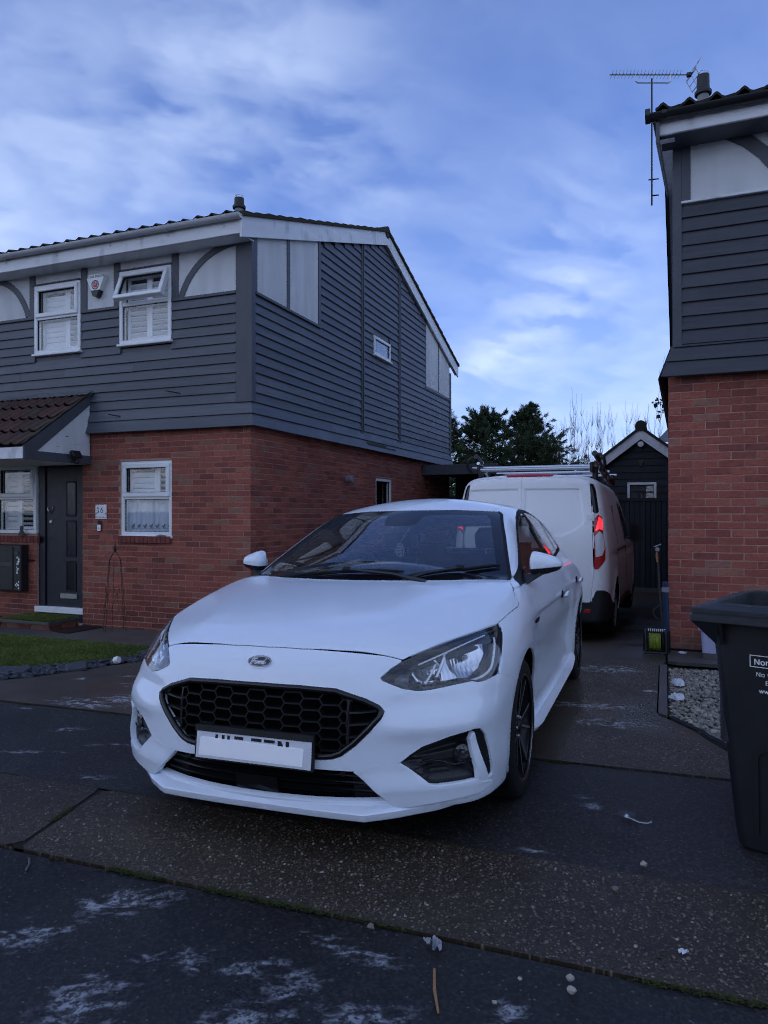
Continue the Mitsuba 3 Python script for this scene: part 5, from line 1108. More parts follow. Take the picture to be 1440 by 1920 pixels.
zb = lambda y: .942 + (y - 1.26) * .038
def phi_bumper(P): return mx(-phi_hood(P), -phi_head(P), P[:, 1] - .9, P[:, 2] - zf(P[:, 1]), phi_arch(P), -phi_grille(P), -phi_lower(P), -np.minimum(phi_fog(P), phi_fin(P)), .185 - P[:, 2])
def phi_fender(P): return mx(-phi_hood(P), -phi_head(P), zf(P[:, 1]) - P[:, 2], .62 - ax_(P), P[:, 1] - 1.405 - .10 * (.80 - P[:, 2]) * (P[:, 2] < .8), phi_arch(P), P[:, 2] - zb(P[:, 1]) - .03 * 0 - .012, .27 - P[:, 2] + 0 * ax_(P), .25 - P[:, 1])
D1 = np.array([(1.40, .99), (1.395, .82), (1.42, .70), (1.44, .60), (1.455, .32), (1.50, .27), (2.60, .27), (2.655, .36), (2.665, .99)])
D2 = np.array([(2.665, .99), (2.655, .36), (2.70, .27), (3.0, .27), (3.12, .32), (3.22, .46), (3.30, .60), (3.42, .71), (3.56, .80), (3.64, .90), (3.66, 1.02)])
body_side = lambda P: mx(.55 - ax_(P), P[:, 2] - zb(P[:, 1]))
def phi_d1(P): return mx(polysd(D1, P[:, 1], P[:, 2]), body_side(P))
def phi_d2(P): return mx(polysd(D2, P[:, 1], P[:, 2]), body_side(P), phi_arch(P))
WSP = np.array([(-1, 1.374), (.30, 1.371), (.555, 1.358), (.585, 1.338), (.66, 1.205), (.768, .990), (.78, .95), (-1, .95)])
def phi_ws(P): return mx(polysd(WSP, ax_(P), P[:, 2]), P[:, 1] - 2.35, rear_edge(P[:, 0]) + .006 - P[:, 1], .965 - P[:, 2])
DLO = np.array([(1.265, .95), (1.54, 1.044), (1.80, 1.147), (2.056, 1.252), (2.25, 1.318), (2.45, 1.360), (2.70, 1.384), (3.0, 1.378), (3.3, 1.345), (3.6, 1.275), (3.8, 1.19), (3.95, 1.075), (3.90, 1.046), (3.0, 1.012), (2.0, .976)])
def phi_dlo(P): return mx(polysd(DLO, P[:, 1], P[:, 2]), .45 - ax_(P))
RGP = np.array([(-1, 1.27), (.50, 1.265), (.56, 1.20), (.62, 1.06), (-1, 1.06)])
def phi_rg(P): return mx(polysd(RGP, ax_(P), P[:, 2]), 3.98 - P[:, 1])
def phi_tail(P): return mx(np.maximum(3.98 - P[:, 1], P[:, 1] - 4.34), np.abs(P[:, 2] - .92 - (P[:, 1] - 4.1) * .1) - .075 + (4.2 - P[:, 1]) * .18, .55 - ax_(P))
ROOFP = np.array([(-1, 1.9), (.505, 1.9), (.525, 2.2), (.535, 3.0), (.52, 3.7), (.49, 4.02), (-1, 4.06)])
def phi_roof(P): return mx(polysd(ROOFP, ax_(P), P[:, 1]), 1.20 - P[:, 2], -phi_ws(P))
def phi_body(P):
    return mx(-phi_hood(P), -np.minimum(phi_bumper_zone(P), phi_fender(P)), -phi_head(P), -phi_d1(P), -phi_d2(P), -phi_ws(P), -phi_dlo(P), -phi_rg(P), -phi_roof(P), -phi_tail(P), phi_arch(P), .24 - P[:, 2])
def phi_bumper_zone(P): return mx(P[:, 1] - .9, P[:, 2] - zf(P[:, 1]) - .06 * sst(.50, .40, P[:, 1]))
panel_put('__hood', phi_hood, levels=1, gap=.0032, depth=.03)
bp = panel_put('__front_bumper', phi_bumper, levels=1, depth=.03, soft=.003)
for s in (-1, 1):
    sd = lambda P, s=s: -s * P[:, 0] + .02
    panel_put('__bumper_corner', lambda P: mx(phi_fin(P), sd(P)), levels=2, depth=.03, soft=.004, push=lambda P: .026 * sst(.352, .27, P[:, 2]) * sst(.40, .50, ax_(P)), label='raised white corner piece below the fog lamp')
    panel_put('__air_curtain_blade', lambda P: mx(phi_blade(P), sd(P)), levels=2, depth=.025, soft=.003, push=lambda P: .006 + .016 * sst(.44, .28, P[:, 2]))
for s in (-1, 1):
    sd = lambda P, s=s: -s * P[:, 0] + .02
    panel_put('__front_wing', lambda P: mx(phi_fender(P), sd(P)), levels=1)
    panel_put('__front_door', lambda P: mx(phi_d1(P), sd(P)), levels=0)
    panel_put('__rear_door', lambda P: mx(phi_d2(P), sd(P)))
    tl = panel_put('__tail_light', lambda P: mx(phi_tail(P), sd(P)), 'red_lens', levels=1)
    # side glass: black surround, three panes
    p1 = np.array([(1.52, .985), (1.60, 1.03), (1.82, 1.125), (2.07, 1.228), (2.27, 1.295), (2.46, 1.335), (2.60, 1.350), (2.625, 1.02), (2.3, 1.005)])
    p2 = np.array([(2.72, 1.355), (3.0, 1.350), (3.28, 1.318), (3.40, 1.295), (3.50, 1.055), (2.70, 1.025)])
    p3 = np.array([(3.46, 1.282), (3.58, 1.250), (3.76, 1.175), (3.86, 1.090), (3.84, 1.075), (3.545, 1.062)])
    ps = [p1, p2, p3]
    allp = lambda P: np.minimum.reduce([polysd(q, P[:, 1], P[:, 2]) for q in ps])
    sg = panel_put('__window_surround', lambda P: mx(phi_dlo(P), -allp(P), sd(P)), 'matt_black', levels=1, gap=.0005)
    for q in ps: panel_put('__side_window', lambda P: mx(polysd(q, P[:, 1], P[:, 2]), .45 - ax_(P), sd(P)), 'tint', levels=0, gap=.0, depth=0)
panel_put('__roof', phi_roof, gap=.003)
panel_put('__body_shell', phi_body)
for L_, nm in ((np.vstack([H3[5:0:-1] * [-1, 1, 1], H3[:6]]), '__bonnet_seal'), (H3[9:14], '__bonnet_seal'), (H3[9:14] * [-1, 1, 1], '__bonnet_seal')):  # dark tube sunk in the bonnet gap stands in for its shade
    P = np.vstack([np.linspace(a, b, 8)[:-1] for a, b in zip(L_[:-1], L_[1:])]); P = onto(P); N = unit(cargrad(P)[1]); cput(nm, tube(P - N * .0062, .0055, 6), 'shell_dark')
# windscreen: dark printed border and clear glass
WSI = np.array([(-1, 1.335), (.10, 1.335), (.28, 1.340), (.50, 1.333), (.53, 1.312), (.60, 1.19), (.685, 1.03), (.66, 1.012), (-1, 1.012)])
SENS = np.array([(-.13, 1.40), (-.115, 1.300), (-.09, 1.272), (.09, 1.272), (.115, 1.300), (.13, 1.40)])
phi_wsi = lambda P: mx(polysd(WSI, ax_(P), P[:, 2]), -polysd(SENS, P[:, 0], P[:, 2]), P[:, 1] - 2.35, .9 - P[:, 1])
WSO = np.array([(-1, 1.374), (.30, 1.371), (.545, 1.358), (.570, 1.338), (.645, 1.205), (.752, .990), (.765, .95), (-1, .95)])
phi_wso = lambda P: mx(polysd(WSO, ax_(P), P[:, 2]), phi_ws(P))
wsk = panel_put('__windscreen', phi_wsi, 'screen', levels=0, gap=0, depth=0)
panel_put('__windscreen_border', lambda P: mx(phi_wso(P), -phi_wsi(P)), 'frit', levels=1, gap=.0003, depth=0)
panel_put('__windscreen_seal', lambda P: mx(phi_ws(P), -phi_wso(P), 1.0 - P[:, 1]), 'matt_black', levels=1, gap=.0003, push=lambda P: 0 * P[:, 0] + .002)
panel_put('__rear_window', phi_rg, 'tint', gap=0, depth=0)
# dark structure under the panels, lining of the cabin
IV, IF = surface_nets(lambda x, y, z: carf(x, y, z) + .034, (-.95, 0, .14), (.95, 4.4, 1.48), .03)
FIn = lambda P: np.maximum(arch(P) * 0 + .40 - arch(P), P[:, 2] - .94)
ph = mx(FIn(IV), -(phi_grille(IV) - .02) * 1.0 + 0 * 9, np.where(IV[:, 1] < .75, 1.0, -1.0))
v, f = clip(IV, IF, mx(IV[:, 2] - .95, .40 - arch(IV), .72 - IV[:, 1])); cput('__inner_structure', (v, f), 'shell_dark', True)
far = lambda P: mx(-np.minimum.reduce([phi_ws(P) - .02, phi_dlo(P) - .015, phi_rg(P) - .02]), .94 - P[:, 2])
v, f = clip(IV, IF, far(IV)); cput('__headlining', (v, f), 'cabin_light', True)
cput('__underbody', [rbx(-.62, .62, .16, .62, .185, .21, .01), rbx(-.62, .62, .6, 4.2, .17, .24, .02)], 'shell_dark')
cput('__bulkhead', [rbx(-.60, .60, .72, .76, .20, .82, .01)], 'shell_dark')
for yc in (A1Y, A2Y):
    t = np.linspace(-.5, math.pi + .5, 30)
    for s in (-1, 1):
        P = np.array([[[s * .55, yc + .385 * math.cos(a), AZ + .385 * math.sin(a)], [s * .885, yc + .385 * math.cos(a), AZ + .385 * math.sin(a)]] for a in t]).reshape(-1, 3)
        F = np.array([[2 * i, 2 * i + 1, 2 * i + 3] for i in range(29)] + [[2 * i, 2 * i + 3, 2 * i + 2] for i in range(29)])
        cput('__wheel_arch_liner', [(P, F), (np.vstack([[[s * .56, yc, AZ]], P[::2]]), np.array([[0, i + 1, i + 2] for i in range(29)]))], 'shell_dark')
# front face helpers: depth of the surface behind a point of the front view
def front_y(x, z):
    x, z = np.abs(np.asarray(x, float)), np.asarray(z, float); lo, hi = np.full(x.shape, -.1), np.full(x.shape, 1.3)
    for _ in range(34):
        m = (lo + hi) / 2; v = carf(x, m, z) < 0; hi = np.where(v, m, hi); lo = np.where(v, lo, m)
    return hi
def on_front(poly, d0, d1, maxlen=.03):
    """front-view polygon made a solid that follows the body: its face d0 behind the surface, its back at d1"""
    v, f = prism(poly.segmentize(maxlen) if maxlen else poly, 1.0)
    return np.c_[v[:, 0], front_y(v[:, 0], v[:, 1]) + np.where(v[:, 2] < .5, d0, d1), v[:, 1]], f
GP = Polygon(GRILLE); gr = CAR + '__grille'
gb = np.array(GP.buffer(-.004).exterior.segmentize(.02).coords)[:-1]
cput('__grille', tube(np.c_[gb[:, 0], front_y(gb[:, 0], gb[:, 1]) + .004, gb[:, 1]], .0125, 8, True), 'gloss_black', True)
cells = []
for i in range(-5, 6):
    for j in range(-5, 6):
        cx, cz = i * .0775, .522 + j * .0425 + (.02125 if i % 2 else 0)
        cells.append(Polygon([(cx - .0460, cz), (cx - .0315, cz + .0212), (cx + .0315, cz + .0212), (cx + .0460, cz), (cx + .0315, cz - .0212), (cx - .0315, cz - .0212)]).buffer(-.0034))
inner = GP.buffer(-.012); core = inner.intersection(sbox(-.375, .3, .375, .8))
hexes = core.difference(unary_union(cells))
cput('__grille__honeycomb', on_front(hexes, .018, .048), 'grille_black', False)
cput('__grille__honeycomb_edge', on_front(hexes.buffer(-.0012), .0160, .0185), 'matt_black', False)
for s in (-1, 1):
    side = inner.intersection(sbox(.37, .3, .8, .8) if s > 0 else sbox(-.8, .3, -.37, .8))
    slots = side.intersection(unary_union([LineString([(s * .36, .42 + k * .046), (s * .62, .455 + k * .040)]).buffer(.0035) for k in range(6)] + [sbox(s * .378 - .005, .3, s * .378 + .005, .8)]))
    cput('__grille__end_slat', on_front(slots, .016, .04), 'black_plastic')
cput('__grille__backing', on_front(inner.buffer(.02), .06, .07, .05), 'shell_dark')
LP = Polygon(LOWER); li = '__lower_intake'
cput(li, on_front(LP.buffer(.01), .085, .095, .05), 'shell_dark')
for z, w in ((.315, .005), (.285, .007), (.252, .006)):
    b = LP.buffer(.004).intersection(sbox(-.8, z - w, .8, z + w)); cput(li + '__slat', on_front(b, .035, .075), 'black_plastic')
for s in (-1, 1): cput(li + '__side_panel', on_front(LP.intersection(sbox(s * .47 - .09, .1, s * .47 + .09, .5)), .05, .06), 'black_plastic')
cput(li + '__radar_cover', on_front(sbox(-.11, .225, .08, .29), .028, .05), 'gloss_black')
for s in (-1, 1): cput(li + '__parking_sensor', mv(lathe([(0, -.004), (.011, -.003), (.013, 0), (.013, .01)], 16), tr(s * .35, float(front_y(.35, .325)) + .034, .325) @ rot([1, 0, 0], -90)), 'matt_black', 40)
# chin spoiler
px_ = np.array([0, .12, .25, .38, .452, .47, .56, .69, .795, .845, .870, .885]); py_ = np.array([.020, .020, .022, .028, .034, .042, .096, .212, .360, .480, .58, .69])
pz = np.array([.197, .197, .197, .197, .197, .199, .205, .208, .212, .218, .226, .238]); lipV = []
xs = np.concatenate([np.linspace(0, .45, 12), np.linspace(.46, .885, 26)]); xs = np.concatenate([-xs[:0:-1], xs])
for x in xs:
    y, z = np.interp(abs(x), px_, py_), np.interp(abs(x), px_, pz); nx = np.array([math.copysign(1, x) * max(0, abs(x) - .40) * 1.6, -1.0]); nx /= np.linalg.norm(nx)
    yb_ = float(front_y(min(abs(x), .87), z + .012)) if abs(x) < .86 else y + .02
    i_ = np.array([x * .94 if abs(x) > .5 else x, max(yb_ + .012, y + .012)])
    for dx, zz, inn in ((0, z - .001, .004), (0, z - .006, 0), (0, z - .030, .006), (0, z - .036, .014)): lipV.append([x - nx[0] * inn, y - nx[1] * inn, zz])
    lipV.append([i_[0], i_[1] + .01, z - .036]); lipV.append([i_[0], i_[1], z + .018])
n = len(xs); lipF = []
for i in range(n - 1):
    for k in range(6):
        a, b = i * 6 + k, i * 6 + (k + 1) % 6; lipF += [[a, b, b + 6], [a, b + 6, a + 6]]
lipF += [[0, 2, 1], [0, 3, 2], [0, 4, 3], [0, 5, 4]]; e = (n - 1) * 6; lipF += [[e, e + 1, e + 2], [e, e + 2, e + 3], [e, e + 3, e + 4], [e, e + 4, e + 5]]
cput('__chin_spoiler', (np.array(lipV), np.array(lipF)), 'paint', 38)
# fog lamp pockets
def fogdepth(P):
    d = -phi_fog(P); b = -phi_blade(P)
    base = -.012 - .045 * sst(.0, .05, d) - .03 * sst(.315, .27, P[:, 2]) * 0
    rid = .006 * sst(-.3, .3, np.sin((P[:, 2] - .28) * 6.2832 / .0135)) * (sst(.640, .652, ax_(P)) * sst(.745, .735, ax_(P)) * sst(.305, .312, P[:, 2]) * sst(.352, .345, P[:, 2]))
    shelf = .022 * sst(.35, .362, P[:, 2] - .12 * (ax_(P) - .70)) * sst(.405, .395, P[:, 2] - .12 * (ax_(P) - .70)) * sst(.60, .64, ax_(P)) * sst(.80, .77, ax_(P))
    return base + rid + shelf
for s in (-1, 1):
    sd = lambda P, s=s: -s * P[:, 0] + .02
    fg = panel_put('__fog_lamp_surround', lambda P: mx(phi_fog(P) - .012, sd(P)), 'black_plastic', levels=2, gap=0, depth=0, push=fogdepth)
    c = np.array([.770, .0, .385]); c[1] = float(front_y(c[0], c[2])) + .042; nrm = np.array([.42, -.9, 0])
    Mx = np.eye(4); zax = nrm / np.linalg.norm(nrm); xax = np.cross([0, 0, 1], zax); Mx[:3, 0], Mx[:3, 1], Mx[:3, 2], Mx[:3, 3] = xax, np.cross(zax, xax), zax, c
    mk = lambda m: (mv(m, Mx) if s > 0 else mv(mv(m, Mx), np.diag([-1, 1, 1, 1.0])))
    cput('__fog_lamp', mk(lathe([(.0, -.02), (.026, -.012), (.034, .0), (.038, .012), (.040, .012), (.040, -.01)], 24)), 'lamp_house', 40)
    cput('__fog_lamp__lens', mk(lathe([(.0, .016), (.015, .015), (.028, .011), (.036, .006)], 24)), 'lens', 60)
    cput('__fog_lamp__bulb', mk(lathe([(0, .004), (.006, .002), (.008, -.01)], 12)), 'lamp_grey', 40)
    e3 = np.array([.60, .36]), np.array([.665, .372]), np.array([.705, .362]), np.array([.74, .345]), np.array([.79, .350])
    cput('__fog_lamp_surround__trim_line', mv(tube([[p[0], float(front_y(p[0], p[1])) + .034, p[1]] for p in e3], .004, 6), np.diag([s, 1, 1, 1.0])), 'gloss_black', True)
# headlights
HC = np.array([.73, .36, .72])
for s in (-1, 1):
    sd = lambda P, s=s: -s * P[:, 0] + .02; mk = lambda m: mv(m, np.diag([s, 1, 1, 1.0]))
    hk = panel_put('__headlight', lambda P: mx(phi_head(P) - .004, sd(P)), 'lamp_house', levels=1, gap=0, depth=0, push=lambda P: -.012 - .055 * sst(.004, .035, -phi_head(P)))
    panel_put('__headlight' + hk[len(CAR + '__headlight'):] + '__lens', lambda P: mx(phi_head(P), sd(P)), 'lens', levels=1, gap=.002, depth=.0, push=lambda P: 0 * P[:, 0] - .001)
    HK = hk[len(CAR):]
    panel_put(HK + '__rim', lambda P: mx(phi_head(P), -(phi_head(P) + .007), sd(P)), 'gloss_black', levels=1, gap=.0015, depth=.012, push=lambda P: 0 * P[:, 0] - .003)
    def seg(poly, push, mat_, key, lv=2):
        return panel_put(HK + key, lambda P: mx(polysd(poly, ad(P), P[:, 2]), sd(P), P[:, 1] - 1), mat_, levels=lv, gap=0, depth=.012, push=push)
    q = lambda L: np.array([((x + y) * S2, z) for x, y, z in L])
    # brow above the reflectors, three reflector bowls, indicator
    seg(q([(.555, .205, .712), (.60, .26, .742), (.70, .41, .772), (.775, .545, .797), (.83, .672, .822), (.84, .66, .805), (.78, .54, .778), (.70, .40, .752), (.60, .25, .722)]), lambda P: 0 * P[:, 0] - .020, 'black_plastic', '__brow', 1)
    def bowl(c, r):
        cc = np.array([(c[0] + c[1]) * S2, c[2]])
        return lambda P: -.020 - .040 * (1 - np.clip(((ad(P) - cc[0]) ** 2 * .55 + (P[:, 2] - cc[1]) ** 2) / (r * r), 0, 1)) + .0022 * np.sign(np.sin(ad(P) * 260)) * 0 + .0025 * np.abs(np.sin(ad(P) * 150))
    seg(q([(.690, .335, .765), (.745, .44, .785), (.790, .52, .785), (.800, .50, .745), (.797, .455, .705), (.770, .385, .678), (.690, .285, .668), (.680, .29, .70)]), bowl((.745, .42, .73), .075), 'chrome', '__main_reflector')
    seg(q([(.610, .225, .728), (.660, .30, .745), (.672, .30, .72), (.665, .265, .675), (.610, .205, .672), (.597, .20, .70)]), bowl((.635, .255, .71), .045), 'chrome', '__side_reflector')
    seg(q([(.548, .168, .695), (.592, .205, .715), (.585, .19, .672), (.570, .165, .662), (.54, .155, .672)]), bowl((.57, .185, .69), .04), 'lamp_grey', '__indicator')
    def P3(L, inset):
        A = onto(np.array(L, float)); N = unit(cargrad(A)[1]); return A - N * inset
    from scipy.interpolate import CubicSpline
    def spl(L, n=24):
        L = np.asarray(L, float); t = np.r_[0, np.cumsum(np.linalg.norm(np.diff(L, axis=0), axis=1))]; return CubicSpline(t, L)(np.linspace(0, t[-1], n))
    def unp_line(L): return P3(L, .014)
    cput(HK + '__light_guide', mk(tube(spl(unp_line([(.836, .59, .792), (.850, .565, .775), (.858, .535, .75), (.858, .505, .72), (.853, .475, .690), (.842, .44, .672), (.815, .385, .658), (.795, .355, .655)])), .0048, 8)), 'light_guide', True, label='C shaped white daytime light strip')
    cput(HK + '__top_strip', mk(tube(spl(unp_line([(.615, .23, .735), (.68, .33, .757), (.745, .45, .780), (.80, .56, .800)])), .0032, 8)), 'light_guide', True)
    cput(HK + '__divider', mk(tube(spl(P3([(.640, .222, .655), (.655, .255, .69), (.665, .285, .722)], .016)), .0045, 6)), 'light_guide', True)
    cput(HK + '__divider', mk(tube(spl(P3([(.672, .265, .672), (.683, .295, .71), (.692, .33, .75)], .022)), .009, 6)), 'chrome', True)
    for c in ((.752, .425, .733), (.640, .26, .712)): 
        o = P3([c], .045)[0]; cput(HK + '__bulb', mk(mv(lathe([(0, .03), (.008, .026), (.011, .01), (.011, -.02)], 12), tr(*o) @ rot([1, 0, 0], 80))), 'lamp_grey', 40)
# number plate and badge
def plate_pt(x): return 0 * x
NP = '__number_plate'
def curved(poly, y0, y1, z0):
    v, f = prism(poly.segmentize(.5), 1.0); v = np.c_[v[:, 0] + .008, -.022 + plate_pt(v[:, 0]) + np.where(v[:, 2] < .5, y0, y1) + (v[:, 1]) * .12, v[:, 1] + z0]; return v, f
ZP = .412
cput(NP, curved(sbox(-.260, -.058, .260, .050).buffer(.003), .006, .02, ZP), 'matt_black')
cput(NP + '__top_bar', curved(sbox(-.262, .048, .262, .072), .0, .018, ZP), 'black_plastic')
cput(NP + '__plate', curved(sbox(-.253, -.052, .253, .047).buffer(.002), .0025, .0058, ZP), 'plate_white')
cput(NP + '__blank_cover', curved(Polygon([(-.240, -.042), (.220, -.044), (.223, .020), (-.235, .027)]), -.0015, .0025, ZP), 'plate_strip', label='plain white strip covering the number plate')
ch = [sbox(-.168, .018, -.157, .040), sbox(-.137, .018, -.126, .040), sbox(-.113, .018, -.102, .040), sbox(-.081, .029, -.042, .040), sbox(-.005, .029, .040, .040), sbox(.052, .029, .098, .040), Polygon([(.112, .010), (.112, .040), (.126, .040), (.140, .010)]), sbox(.147, .008, .160, .040)]
cput(NP + '__lettering', curved(unary_union(ch), .0005, .0024, ZP), 'print_black', label='tops of black number plate characters')
BG = '__badge'
def badge(poly, h, h2, mat_, key, ml=.004): 
    v, f = prism(poly.segmentize(ml), 1.0); P = np.c_[v[:, 0], front_y(v[:, 0], .737 + v[:, 1]) - np.where(v[:, 2] > .5, h, h2), .737 + v[:, 1]]
    return cput(key, (P, f[:, ::-1]), mat_)
ell = lambda a, b: Polygon([(a * math.cos(t), b * math.sin(t)) for t in np.linspace(0, 2 * np.pi, 48, endpoint=False)])
badge(ell(.058, .0235), .005, -.002, 'chrome', BG); badge(ell(.0535, .0200), .0062, .004, 'badge_blue', BG + '__field')
badge(ell(.0505, .0178).difference(ell(.0490, .0165)), .0068, .006, 'chrome', BG + '__ring')
scr = [[(-.034, -.002), (-.036, .006), (-.030, .0105), (-.018, .0095), (-.014, .0115)], [(-.024, .010), (-.026, 0), (-.030, -.009), (-.035, -.009), (-.036, -.005)], [(-.032, .001), (-.022, .0025), (-.018, .001)],
       [(-.012, .001), (-.017, -.002), (-.016, -.0075), (-.011, -.0085), (-.007, -.004), (-.009, .0005), (-.012, .001), (-.006, -.001), (-.003, .0005)], [(-.002, .001), (-.001, -.0085), (0, -.003), (.004, .0015), (.006, .001)],
       [(.0065, .0015), (.0055, -.004), (.0050, -.0088)], [(.0055, -.003), (.008, .001), (.0115, .0012)], [(.020, .0005), (.014, .001), (.011, -.004), (.013, -.0085), (.018, -.006), (.021, .002), (.026, .011)], [(.0215, .002), (.020, -.006), (.022, -.0088), (.028, -.005), (.031, -.003)]]
badge(unary_union([LineString([(x + y * .28, y) for x, y in l]).buffer(.00145) for l in scr]), .0072, .006, 'print_white', BG + '__script', 1.0)
# mirrors
def mirror_half(top):
    P = []
    for u in np.linspace(0, 1, 15):          # from the door outwards
        x = .842 + u * .165; hz = (.070 * (1 - .62 * u ** 1.6)) * (min(1, (u + .03) * 9) ** .5) * (min(1, (1.03 - u) * 8) ** .5); hy = (.070 * (1 - .35 * u * u)) * (min(1, (u + .03) * 7) ** .5) * (min(1, (1.03 - u) * 6) ** .5)
        cz = 1.052 - .004 * u + .004; cy = 1.545 + .045 * u
        for a in np.linspace(0, 2 * np.pi, 28, endpoint=False):
            y, z = math.cos(a), math.sin(a); y = math.copysign(abs(y) ** .8, y); z = math.copysign(abs(z) ** .85, z)
            P.append([x, min(cy + hy * y, cy + .052), cz + hz * z])
    V = np.array(P); F = []
    for i in range(14):
        for j in range(28):
            a, b = i * 28 + j, i * 28 + (j + 1) % 28; F += [[a, b, b + 28], [a, b + 28, a + 28]]
    n = len(V); V = np.vstack([V, V[:28].mean(0), V[-28:].mean(0)])
    for j in range(28): F += [[n, (j + 1) % 28, j], [n + 1, n - 28 + j, n - 28 + (j + 1) % 28]]
    V, F = np.array(V), np.array(F); split = lambda P: (P[:, 2] - (1.026 + .09 * (P[:, 0] - .842))) * (-1 if top else 1)
    return clip(V, F, split(V) + .0008)
for s in (-1, 1):
    mk = lambda m: mv(m, np.diag([s, 1, 1, 1.0])); k = '__door_mirror'
    k = cput(k, mk(mirror_half(True)), 'paint', 50)[len(CAR):]
    lo = mirror_half(False); cput(k + '__lower_cover', mk((lo[0] * [1, 1, 1] - [0, 0, .0005], lo[1])), 'black_plastic', 50)
    cput(k + '__arm', mk(hull([[.80, 1.50, .955], [.80, 1.60, .955], [.80, 1.50, .995], [.80, 1.60, .995], [.90, 1.51, .990], [.90, 1.59, .990], [.90, 1.51, 1.012], [.90, 1.59, 1.012], [.835, 1.44, .945], [.835, 1.46, .965]])), 'black_plastic')
    cput(k + '__sail_panel', mk(hull([[.825, 1.40, .958], [.835, 1.62, .962], [.805, 1.62, 1.04], [.82, 1.40, .972], [.80, 1.5, .96], [.79, 1.62, 1.03]])), 'gloss_black')
    cput(k + '__glass', mk(mv(lathe([(0, 0), (.06, 0)], 20), tr(.915, 1.601, 1.05) @ np.diag([1.2, 1, .8, 1]) @ rot([1, 0, 0], -90))), 'chrome')
    # handles, sills, badges
    for y, z in ((2.54, .800), (3.44, .832)):
        xw = np.linspace(.7, 1.0, 3001); xs_ = xw[np.argmax(carf(xw, np.full(3001, y), np.full(3001, z)) > 0)]
        hp = np.array([[y - .115, z - .004], [y - .06, z + .015], [y + .05, z + .018], [y + .115, z + .008], [y + .11, z - .014], [y + .04, z - .022], [y - .07, z - .017]])
        P = [[xs_ + .030 - .30 * (p[0] - y) ** 2 * 8 * .25 + o, p[0], p[1] + (0 if o > -.01 else 0)] for p in hp for o in (0, .016)]
        h = hull(P); cput('__door_handle', mk(h), 'paint', 30)
        cput('__handle_recess', mk(mv(lathe([(0, .0), (.030, .0), (.034, -.004)], 24), tr(xs_ + .001, y - .02, z) @ rot([0, 1, 0], 90) @ np.diag([.8, 1.6, 1, 1]))), 'frit', 30)
    P = []
    ysk = np.linspace(1.31, 3.27, 30)
    for y in ysk:
        e_ = sst(1.31, 1.42, y) * sst(3.27, 3.16, y); up = .055 * sst(2.9, 3.27, y)
        for x, z in ((.80, .262 + up), (.868, .262 + up), (.885 + .02 * e_, .232 + up), (.892 + .022 * e_, .215 + up), (.880 + .02 * e_, .195 + up), (.80, .185 + up)): P.append([x, y, z])
    F = []
    for i in range(29):
        for j in range(6):
            a, b = i * 6 + j, i * 6 + (j + 1) % 6; F += [[a, b + 6, b], [a, a + 6, b + 6]]
    F += [[0, 1, 2], [0, 2, 3], [0, 3, 4], [0, 4, 5]]; e = 29 * 6; F += [[e, e + 2, e + 1], [e, e + 3, e + 2], [e, e + 4, e + 3], [e, e + 5, e + 4]]
    cput('__side_skirt', mk((np.array(P), np.array(F))), 'paint', 40)
    xs_ = .9085
    cput('__wing_badge', mk(hull([[xs_ - .01, 1.28, .765], [xs_ + .006, 1.285, .765], [xs_ + .006, 1.285, .79], [xs_ - .01, 1.37, .765], [xs_ + .006, 1.365, .79], [xs_ + .006, 1.365, .768]])), 'gloss_black')
